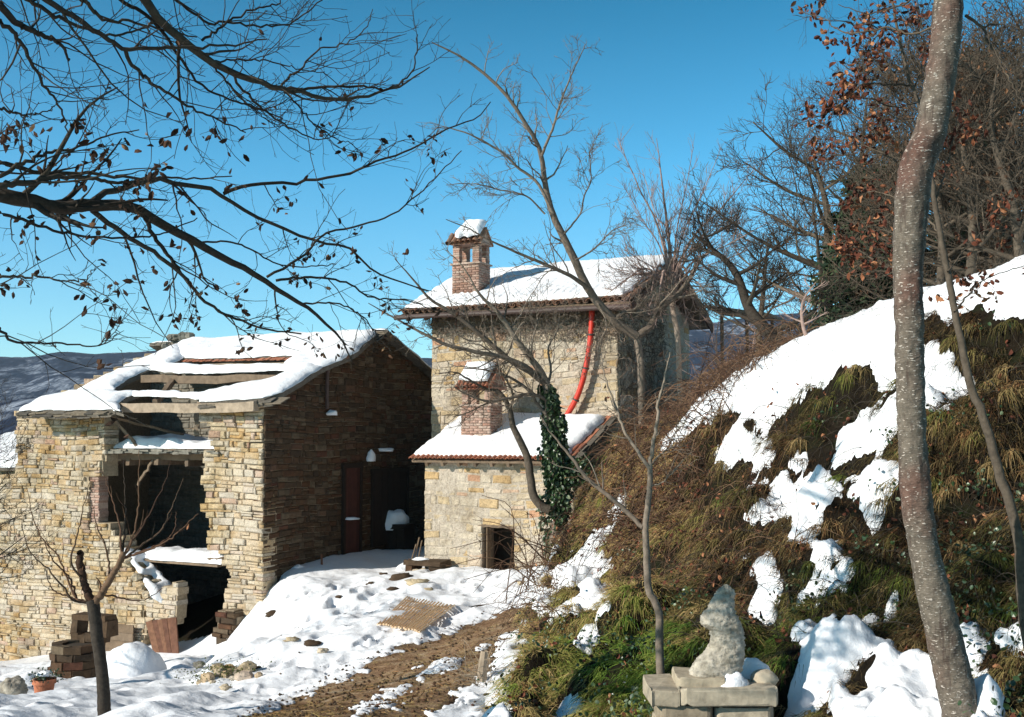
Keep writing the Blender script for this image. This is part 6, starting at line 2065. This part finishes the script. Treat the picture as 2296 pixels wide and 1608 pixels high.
m.add(Vp.reshape(-1, 3), None, (np.arange(n)[:, None, None] * 6 + tf[None]).reshape(-1, 3), rnd=np.repeat(rng.random((n, 3)), 6, 0))
tag(m.build('track_pebbles', M['stone_brown_shaded']), kind='stuff')

# long arching shoots reaching over the track from the shrub by the outhouse door
m = MB(); sh = empty('bare_shrub', 'bare reddish shrub with long arching shoots right of the small dark door', 'shrub')
b0 = G(1215, 1290, 15, 26)
sp_ = []
for tx, ty in ((1060, 1165), (1085, 1240), (1010, 1230), (1040, 1300), (1120, 1130), (1150, 1380), (1105, 1350), (1180, 1150), (1210, 1120), (1080, 1110), (1000, 1270), (1060, 1330), (1130, 1400), (1240, 1180), (1260, 1220), (1160, 1240), (1090, 1200), (1145, 1200)):
    e = P(tx, ty, b0[1] - rng.uniform(.2, 2.0)); mid = (b0 + e) / 2 + (0, 0, rng.uniform(.1, .45))
    bb = b0 + rng.normal(size=3) * (.25, .2, 0); bb[2] = float(H(bb[0], bb[1]))
    sp_.append(resample([bb, mid, e], 14, [.011, .008, .004]))
for q, r_ in sp_: tubes(m, q, r_, 4)
Pc, Rc = grow(np.stack([s[0] for s in sp_]), np.stack([s[1] for s in sp_]), 9, length=(.15, .6), ang=(25, 55), bias=(0, 0, .1), wig=.15, N=6, rr=.6, rmin=.004)
tubes(m, Pc, Rc, 3, cap=False)
m.build('shoots', M['twig_red'], sh); set_base(sh, b0)

# dry creeper under the eave of the tall house
m = MB()
n = 1500
uu = rng.uniform(-.1, BU + .1, n); t_ = rng.random(n) ** 1.3
vv_ = zBE - .05 - t_ * np.interp(uu, [0, BU * .4, BU * .8, BU], [.55, .75, .8, .9])
p = BF.w(uu, vv_, rng.uniform(.01, .22, n))
pts = [p]; d = nrm(rng.normal(size=(n, 3)) * (1, .25, .7) + U * rng.normal(size=(n, 1)) * .8)
for j in range(8):
    d = nrm(d + rng.normal(size=(n, 3)) * .5 + np.array([0, 0, -.06])); p = p + d * .055
    dep = (p - BF.O) @ BF.N; p = p + BF.N * (np.clip(dep, .012, .26) - dep)[:, None]
    vmax = (p - BF.O) @ Zu; p = p - Zu * np.clip(vmax - zBE + .02, 0, 9)[:, None]
    pts.append(p)
tubes(m, np.stack(pts, 1), np.full((n, 9), .0055), 3, cap=False)
n = 700    # and on the gable side
uu = rng.uniform(0, 3.2, n); vv_ = zBE + .3 - rng.random(n) ** 1.1 * 3.2
p = BG.w(uu, vv_, rng.uniform(.01, .15, n)); pts = [p]; d = nrm(rng.normal(size=(n, 3)) * (1, 1, 1))
for j in range(8):
    d = nrm(d + rng.normal(size=(n, 3)) * .4 + np.array([0, 0, -.12])); p = p + d * .07
    dep = (p - BG.O) @ BG.N; p = p + BG.N * (np.clip(dep, .012, .3) - dep)[:, None]; pts.append(p)
tubes(m, np.stack(pts, 1), np.full((n, 9), .006), 3, cap=False)
cr = m.build('dry_creeper', M['creeper']); tag(cr, 'tangle of dry grey creeper stems under the eave of the tall house', 'creeper')

# ================================================================== small things
# cane mat
mt = empty('cane_mat', 'square mat of split canes lying on the snow beside the track', 'mat')
cs = [(912, 1360), (1017, 1379), (942, 1435), (848, 1412)]
cc = [G(px, py, 12, 24) for (px, py) in cs]
ctr = np.mean(cc, 0); zc = float(H(ctr[0], ctr[1])) + .22
A0, A1, A2, A3 = cc
sh_ = ctr[2]
cc = [np.array([c[0], c[1], 0]) + 0 for c in cc]
pl0 = np.array([float(H(c[0], c[1])) + .17 for c in cc])
cc = [c + Zu * (float(H(c[0], c[1])) + max(.03, float(snow_depth(np.array([c[0]]), np.array([c[1]]), np.array([float(H(c[0], c[1]))]))[0])) + .035) for c in cc]
m = MB()
for i in range(17):
    t = i / 16
    a_ = cc[0] * (1 - t) + cc[1] * t; b_ = cc[3] * (1 - t) + cc[2] * t
    e_ = (b_ - a_) * rng.uniform(-.03, .03)
    tubes(m, np.array([a_ - e_, (a_ + b_) / 2 + Zu * rng.uniform(-.01, .015), b_ + e_]), rng.uniform(.013, .019), 6)
m.build('cane', M['cane'], mt)
m = MB()
for i in range(5):
    t = (i + .5) / 5
    a_ = cc[0] * (1 - t) + cc[3] * t; b_ = cc[1] * (1 - t) + cc[2] * t
    tubes(m, np.array([a_ - Zu * .02, (a_ + b_) / 2 - Zu * .02, b_ - Zu * .02]), .015, 6)
m.build('cross_cane', M['cane'], mt); set_base(mt, ctr * (1, 1, 0) + Zu * (zc - .05))

# flower pot
pot = empty('flower_pot', 'terracotta flower pot with a frosted plant at the lower left', 'flower pot')
YPt = 15.0; pb = P(98, 1572, YPt); s_ = 1 / F * YPt
def lathe(m, c, prof, k=28, rnd=(.5, .5, .5)):
    th = np.arange(k) * 2 * PI / k; n = len(prof)
    vs = np.concatenate([np.stack([np.cos(th) * r, np.sin(th) * r, np.full(k, z)], 1) for r, z in prof]) + np.asarray(c)
    i = np.arange(n * k).reshape(n, k)
    q = np.stack([i[:-1], np.roll(i[:-1], -1, 1), np.roll(i[1:], -1, 1), i[1:]], -1).reshape(-1, 4)
    m.add(vs, q, rnd=rnd)
m = MB(); hp = 48 * s_
lathe(m, pb, [(.001, 0), (17 * s_, 0), (22 * s_, hp * .8), (25 * s_, hp * .8), (25.5 * s_, hp), (22 * s_, hp), (20 * s_, hp * .85), (.001, hp * .85)])
m.build('pot', M['pot'], pot, smooth=False)
m = MB(); pos = pb + Zu * hp + rng.normal(size=(220, 3)) * (.09, .09, .04) + Zu * .03
leaves(m, pos, rng.uniform(.02, .05, 220), droop=-.3, width=.7, curl=.3); m.build('foliage', M['leaf_ivy'], pot)
set_base(pot, pb)
snow_blob(pb + Zu * (hp + .06), .10, .09, .05, label='little cap of snow on the plant in the flower pot', cat='snow cap', seed=8)
# rock and log the pot stands on
m = MB()
def rockmesh(c, sx, sy, sz, seed, name, mat, label=None, cat='rock', n=26, k=34, amp=.3, parent=None, group=None):
    ph = np.linspace(0, PI, n)[:, None]; th = (np.arange(k) * 2 * PI / k)[None]
    X = np.sin(ph) * np.cos(th); Y = np.sin(ph) * np.sin(th); Z = np.cos(ph) * np.ones_like(th)
    nz = 1 + amp * vnoise(X * 1.7 + seed * 3.3, Y * 1.7, Z * 1.7, seed) + amp * .4 * vnoise(X * 4.5, Y * 4.5, Z * 4.5, seed + 1) + amp * .15 * vnoise(X * 12, Y * 12, Z * 12, seed + 2)
    p = np.stack([X * nz * sx, Y * nz * sy, Z * nz * sz], -1).reshape(-1, 3) + np.asarray(c)
    i = np.arange(n * k).reshape(n, k)
    q = np.stack([i[:-1], i[1:], np.roll(i[1:], -1, 1), np.roll(i[:-1], -1, 1)], -1).reshape(-1, 4)
    m = MB(); m.add(p, q); o = m.build(name, mat, parent, smooth=True)
    if label: tag(o, label, cat, group)
    return o


def gnd(px, py, dz=0, y0=8, y1=40):
    g_ = G(px, py, y0, y1); return g_ + Zu * dz


rockmesh(P(100, 1600, 14.8) + Zu * .0, .26, .2, .2, 3, 'tree_stump', M['bark_dark'], 'dark weathered stump under the flower pot', 'stump', amp=.35)
rockmesh(P(165, 1600, 14.2), .20, .2, .14, 5, 'stone', M['stone_grey'], 'dark grey stone right of the flower pot stump', 'stone')
rockmesh(P(30, 1545, 16.5), .2, .25, .16, 7, 'stone', M['rock'], 'mossy round stone at the lower left edge', 'stone')
# stone cistern in front of the ruin
ci = empty('stone_cistern', 'round stone cistern with a dark opening before the ruined wall', 'cistern')
YC = 22.5; cb = P(172, 1560, YC); R_c = 55 / F * YC
m = MB()
for row in range(7):
    k = 9
    z = row * .15
    for j in range(k):
        a_ = (j + .5 * (row % 2)) * 2 * PI / k + rng.uniform(-.04, .04)
        rr_ = R_c * (1.0 - .01 * row) + rng.uniform(-.02, .03)
        ax = np.array([-math.sin(a_), math.cos(a_), 0]); ay = np.array([math.cos(a_), math.sin(a_), 0])
        m.box(cb + ay * (rr_ - .09) + Zu * (z + .07), ax, ay, Zu, 2 * PI * R_c / k * .97, .2, .142, rnd=rng.random(3), jit=.014)
m.build('drum', M['stone_brown_shaded'], ci)
m = MB(); m.box(cb + Zu * .97, U, V, Zu, R_c * 1.5, R_c * 1.2, .05, rnd=(.5, .5, .5), jit=.02); m.build('opening_shade', M['dark_inside'], ci)  # dark plate inside the rim stands in for the unlit hole
m = MB()
for j in range(4):
    m.box(cb + U * (-.34 + j * .20) + V * .35 + Zu * (1.1 + rng.uniform(-.02, .03)), U, V, Zu, .19, .3, .16, rnd=rng.random(3), jit=.015)
m.box(cb + U * .0 + V * .4 + Zu * 1.50, U, V, Zu, .95, .3, .12, rnd=(.3, .5, .5), jit=.02)
for sx in (-.42, .42):
    m.box(cb + U * sx + V * .4 + Zu * 1.3, U, V, Zu, .16, .3, .30, rnd=rng.random(3), jit=.02)
m.build('niche', M['stone_brown_shaded'], ci)
set_base(ci, cb)
# dark board leaning on the wall
m = MB(); bb = FW.w(*FW.uv(*tT(458, 1300)), .18)
for i in range(4):
    m.box(bb + U * 0 + Zu * (-.30 + i * .2), U, nrm(Zu - V * .0), V, 1.45, .195, .035, rnd=rng.random(3), jit=.006)
o = m.build('leaning_boards', M['wood_old']); tag(o, 'dark old board panel leaning on the ruined wall beside the cistern', 'boards')
# drifts
def drift(px, py, Y, sx, sy, sz, label, seed, cat='snow drift'):
    c = P(px, py, Y); snow_blob(c - Zu * .05, sx, sy, sz, 'snow_drift', label, cat, seed=seed)
drift(300, 1560, 20.0, .62, .6, .95, 'tall smooth snow drift between cistern and door of the ruin', 11)
drift(415, 1530, 21.0, .55, .5, .5, 'low snow drift heaped in front of the black door', 12)
drift(60, 1560, 19, .45, .4, .35, 'rounded snow drift behind the flower pot', 13)
drift(668, 1300, 25.9, .34, .3, .34, 'pointed snow drift against the foot of the gable corner', 14)
drift(165, 1600, 15.5, .4, .4, .15, 'flat snow patch right of the flower pot', 15)
for (px, py, Y, s, lb) in ((445, 1490, 20.2, .11, 'dark stone poking from the drift by the black door'), (420, 1515, 20.0, .08, 'small dark stone low on the drift by the door')):
    rockmesh(P(px, py, Y - .25), s, s * .6, s * .55, 5 + int(px), 'stone', M['stone_grey'], lb, 'stone')
# broken foot of the pillar: a stack of stones stepping down
wf = masonry('wall_foot', Fr(Oc - V * .28, U, Zu, -V), [Fr(Oc - V * .28, U, Zu, -V).uv(*tT(*c_)) for c_ in [(842, 1420), (846, 1330), (850, 1190), (915, 1190), (930, 1225), (925, 1290), (990, 1300), (1000, 1420)]], None, M['stone_brown_shaded'], M['mortar_dark'], seed=90, course=(.10, .17), width=(.25, .5), thick=.6, endjit=.10, proud=(0, .09))
wfr = empty('stone_pile', 'stepped pile of mossy wall stones right of the black door', 'stone pile'); wf.parent = wfr; set_base(wfr, P(525, 1490, 24))
# moss and rubble heap below
hp_ = empty('rubble_heap', 'low heap of mossy yellow rubble at the foot of the snow slope', 'rubble')
m = MB(); c0 = G(505, 1530, 12, 26)
for i in range(22):
    m = MB(); lump_stone(c0 + (rng.normal() * .30, rng.normal() * .25, rng.uniform(0, .18)), rng.uniform(.12, .28), None, m, .6)
    m.build('stone', M['stone_warm'], hp_)
m = MB(); pos = c0 + rng.normal(size=(900, 3)) * (.28, .2, .07) + Zu * .22
leaves(m, pos - Zu * .08, rng.uniform(.015, .035, 900), droop=0, width=.8, curl=.3); m.build('moss', M['moss'], hp_); set_base(hp_, c0)
# stones lying in the snow
for k, (px, py, s) in enumerate(((612, 1392, .16), (655, 1450, .10), (700, 1460, .12), (640, 1455, .07), (900, 1310, .22), (935, 1322, .20), (880, 1335, .13), (960, 1335, .10), (830, 1322, .10), (505, 1560, .08), (575, 1518, .09), (1170, 1320, .1), (760, 1350, .07), (722, 1475, .08), (860, 1300, .1))):
    c_ = G(px, py, 10, 30)
    rockmesh(c_ + Zu * (.09 + s * .2), s, s * .7, s * .45, k + 20, 'field_stone', M['stone_warm'] if k % 2 else M['stone_brown_shaded'], 'small stone poking out of the yard snow', 'stone', n=12, k=14, amp=.45, group='stones in the yard snow')
# corner trough and blocks by the outhouse
tr = empty('stone_trough', 'rough stone trough with snow on it at the outhouse corner', 'trough')
m = MB(); tc_ = OF.w(*OF.uv(975, 1285), .35); tc_[2] = OF.uv(975, 1285)[1]
m.box(tc_ + Zu * .28, U, V, Zu, .95, .5, .12, rnd=(.5, .5, .5), jit=.03); m.build('slab', M['stone_brown_shaded'], tr)
m = MB(); m.box(tc_ + U * -.38 + Zu * .02, U, V, Zu, .18, .45, .42, rnd=(.2, .5, .5), jit=.03); m.build('support', M['stone_brown_shaded'], tr)
m = MB(); m.box(tc_ + U * .33 + Zu * .02, U, V, Zu, .28, .45, .42, rnd=(.6, .5, .5), jit=.03); m.build('support', M['stone_brown_shaded'], tr)
set_base(tr, tc_ + Zu * -.2)
snow_blob(tc_ + U * -.16 + Zu * .33, .20, .16, .06, label='small snow pad on the trough by the outhouse', cat='snow pad', seed=16)
rockmesh(tc_ + U * -.05 - V * .2 + Zu * -.0, .22, .2, .17, 31, 'stone', M['stone_warm'], 'yellow block of stone under the trough slab', 'stone')
drift(908, 1285, 26.2, .25, .25, .28, 'round snow lump left of the trough in the shade', 17, 'snow lump')
# tools leaning at the corner
for k, (a_, b_) in enumerate((((928, 1262), (940, 1205)), ((936, 1262), (946, 1212)), ((921, 1262), (933, 1220)))):
    m = MB(); p0 = P(*a_, 26.6); p1 = P(*b_, 26.4); tubes(m, np.array([p0, (p0 + p1) / 2, p1]), .016, 8, rnd=(.5, .5, .5))
    root = empty('tool_handle', ['longest dark pole leaning on the outhouse corner', 'thin pole nearest the outhouse corner', 'shortest pole leaning left of the others at the corner'][k], 'pole')
    m.build('shaft', M['wood_old'], root); m = MB(); m.box(p0 + Zu * .02, U, V, Zu, .1, .05, .16, rnd=(.5, .5, .5), jit=.01); m.build('blade', M['metal_dark'], root); set_base(root, p0)
# stake in the yard
m = MB(); a_ = P(722, 1300, 26.2); b_ = P(721, 1243, 26.2)
tubes(m, np.array([a_, (a_ + b_) / 2, b_]), [.03, .027, .024], 8, rnd=(.5, .5, .5)); o = m.build('wooden_stake', M['wood_red']); tag(o, 'thin reddish stake standing upright in the yard snow', 'stake')
# broken post by the track with dry stalks
pr_ = empty('broken_post', 'weathered broken post with dry stalks at the track edge', 'post')
b0 = G(1078, 1530, 8, 20); m = MB(); tubes(m, np.array([b0 - Zu * .1, b0 + Zu * .15 + (.02, 0, 0), b0 + Zu * .32 + (.04, 0, 0)]), [.055, .05, .04], 8); m.build('post', M['wood_pale'], pr_)
m = MB(); n = 60; s0 = np.tile(b0, (n, 1)) + rng.normal(size=(n, 3)) * (.12, .12, 0); d = nrm(rng.normal(size=(n, 3)) * (.8, .5, .2) + (0.1, 0, .7)); q = [s0]
for j in range(6): d = nrm(d + (0, 0, -.12) + rng.normal(size=(n, 3)) * .12); q.append(q[-1] + d * .07)
tubes(m, np.stack(q, 1), np.full((n, 7), .0025), 3, cap=False); m.build('stalks', M['wood_pale'], pr_); set_base(pr_, b0)
# flotsam on the outhouse roof
q_ = RO.w(*RO.uv(1118, 990), .23); rockmesh(q_, .075, .05, .04, 41, 'stone', M['stone_grey'], 'dark little stone on the outhouse roof snow', 'stone', n=10, k=12)
q_ = RO.w(*RO.uv(1128, 994), .23); rockmesh(q_, .03, .03, .025, 42, 'tile_chip', M['tile_red'], 'red tile chip on the outhouse roof snow', 'chip', n=8, k=10)
# collapsed lean-to frame far right of the house
m = MB(); ft = empty('pole_shelter', 'low dark pole roof on thin posts right behind the house gable', 'shelter')
a_ = P(1600, 695, 29); b_ = P(1745, 712, 30.5)
m.box((a_ + b_) / 2, nrm(b_ - a_), V, Zu, np.linalg.norm(b_ - a_), 1.6, .09, rnd=(.5, .5, .5), jit=.03); m.build('roof', M['wood_old'], ft)
for s_ in (.12, .5, .9):
    m = MB(); c_ = a_ * (1 - s_) + b_ * s_; tubes(m, np.array([c_, c_ - Zu * 1.6, c_ - Zu * 3.4]), .05, 8); m.build('post', M['wood_old'], ft)
set_base(ft, (a_ + b_) / 2 - Zu * 3.3)

# ---- stone table with the eroded rock
YT = 7.6
tb_ = empty('stone_bench', 'low bench of pale stone slabs under the eroded upright rock', 'bench')
def slab4(x0, x1, y0, y1, dep, mat, name, yoff=0, jit=.008, rnd=None, parent=tb_):
    a_ = P(*c4(x0, y0), YT + yoff); b_ = P(*c4(x1, y1), YT + yoff)
    m = MB(); c_ = (a_ + b_) / 2 + np.array([0, dep / 2, 0])
    nx_ = 9
    w_ = abs(b_[0] - a_[0]); h_ = abs(a_[2] - b_[2])
    # rounded irregular slab: extruded rough outline with a bevelled rim
    k = 28; th = np.linspace(0, 2 * PI, k, endpoint=False)
    sx = np.sign(np.cos(th)) * np.abs(np.cos(th)) ** .2 * w_ / 2; sy = np.sign(np.sin(th)) * np.abs(np.sin(th)) ** .2 * dep / 2
    sx = sx * (1 + .045 * vn2(th * 3.1, th * 0 + x0)); sy = sy * (1 + .05 * vn2(th * 2, th * 0 + y0))
    ring = []
    for hh, sc_ in ((-.5, .985), (-.44, 1.0), (.0, 1.004), (.44, 1.0), (.5, .985)):
        ring.append(np.stack([sx * sc_, sy * sc_, np.full(k, hh * h_) + .018 * vn2(th * 3.5, th * 0 + hh * .5 + x0)], 1))
    vs = np.vstack(ring) + c_
    base = m.n; R_ = len(ring)
    m.ngon(vs, [list(range(k))[::-1], list(range((R_ - 1) * k, R_ * k))], rnd=(rng.random(3) if rnd is None else rnd))
    m.f[4].append(np.array([(L_ * k + i, L_ * k + (i + 1) % k, (L_ + 1) * k + (i + 1) % k, (L_ + 1) * k + i) for L_ in range(R_ - 1) for i in range(k)]))
    return m.build(name, mat, parent)


slab4(190, 352, 1470, 1552, .5, M['rock_pale'], 'slab', .0)
slab4(350, 872, 1468, 1550, .55, M['rock_pale'], 'slab', -.02)
slab4(235, 520, 1556, 1640, .45, M['rock_pale'], 'slab', .04)
slab4(525, 840, 1556, 1640, .45, M['rock_pale'], 'slab', .05)
slab4(240, 830, 1646, 1800, .4, M['rock_pale'], 'slab', .08)
set_base(tb_, P(*c4(530, 1800), YT + .3))
slab4(335, 590, 1408, 1468, .34, M['rock_pale'], 'rock_base', .08, parent=None)
rb_ = [o for o in COL.objects if o.name.startswith('rock_base')][0]; tag(rb_, 'thin weathered stone plinth carrying the eroded upright rock', 'plinth')
prof = [(1412, 378, 570), (1380, 384, 665), (1340, 395, 680), (1300, 425, 684), (1260, 468, 686), (1230, 485, 688), (1190, 496, 686), (1150, 494, 680), (1140, 470, 676), (1120, 448, 668), (1090, 447, 655), (1060, 462, 640), (1030, 485, 630), (1000, 502, 628), (970, 520, 630), (940, 545, 625), (922, 562, 605), (912, 575, 592)]
py_ = np.array([p_[0] for p_ in prof][::-1], float); xl = np.array([p_[1] for p_ in prof][::-1], float); xr = np.array([p_[2] for p_ in prof][::-1], float)
ys_ = np.linspace(912, 1412, 90); k = 56; th = np.arange(k) * 2 * PI / k
Yr = YT + .22
vs = []
for yy in ys_:
    a_ = P(*c4(np.interp(yy, py_, xl), yy), Yr); b_ = P(*c4(np.interp(yy, py_, xr), yy), Yr)
    w_ = (b_[0] - a_[0]) / 2 * .93; c_ = (a_ + b_) / 2
    vs.append(np.stack([c_[0] + np.cos(th) * w_, c_[1] + np.sin(th) * w_ * .62, np.full(k, c_[2])], 1))
vs = np.vstack(vs); cen = np.repeat(np.array([vs[i * k:(i + 1) * k].mean(0) for i in range(90)]), k, 0)
dv = nrm(vs - cen)
vs = vs + dv * (.010 * vnoise(vs[:, 0] * 14, vs[:, 1] * 14, vs[:, 2] * 11, 3) + .009 * vnoise(vs[:, 0] * 45, vs[:, 1] * 45, vs[:, 2] * 40, 4) + .010 * vnoise(vs[:, 0] * 110, vs[:, 1] * 110, vs[:, 2] * 110, 5))[:, None]
m = MB(); m.ngon(vs, [list(range(k)), list(range(89 * k, 90 * k))[::-1]])
m.f[4].append(np.array([(L_ * k + i, (L_ + 1) * k + i, (L_ + 1) * k + (i + 1) % k, L_ * k + (i + 1) % k) for L_ in range(89) for i in range(k)]))
er = m.build('eroded_rock', M['rock_pit'], smooth=True); tag(er, 'upright eroded limestone rock like a seated figure on the slab bench', 'rock')
rockmesh(P(*c4(782, 1408), YT + .25), .095, .09, .066, 51, 'round_stone', M['rock_pale'], 'smooth round pale stone at the right end of the bench', 'stone', amp=.10)
snow_blob(P(*c4(608, 1462), YT + .16) + Zu * .0, .125, .12, .125, label='rounded snow lump on the bench beside the eroded rock', cat='snow lump', seed=21)
snow_blob(P(*c4(735, 1395), YT + .42) + Zu * .0, .12, .1, .13, label='lumpy snow pile behind the round pale stone', cat='snow lump', seed=22)
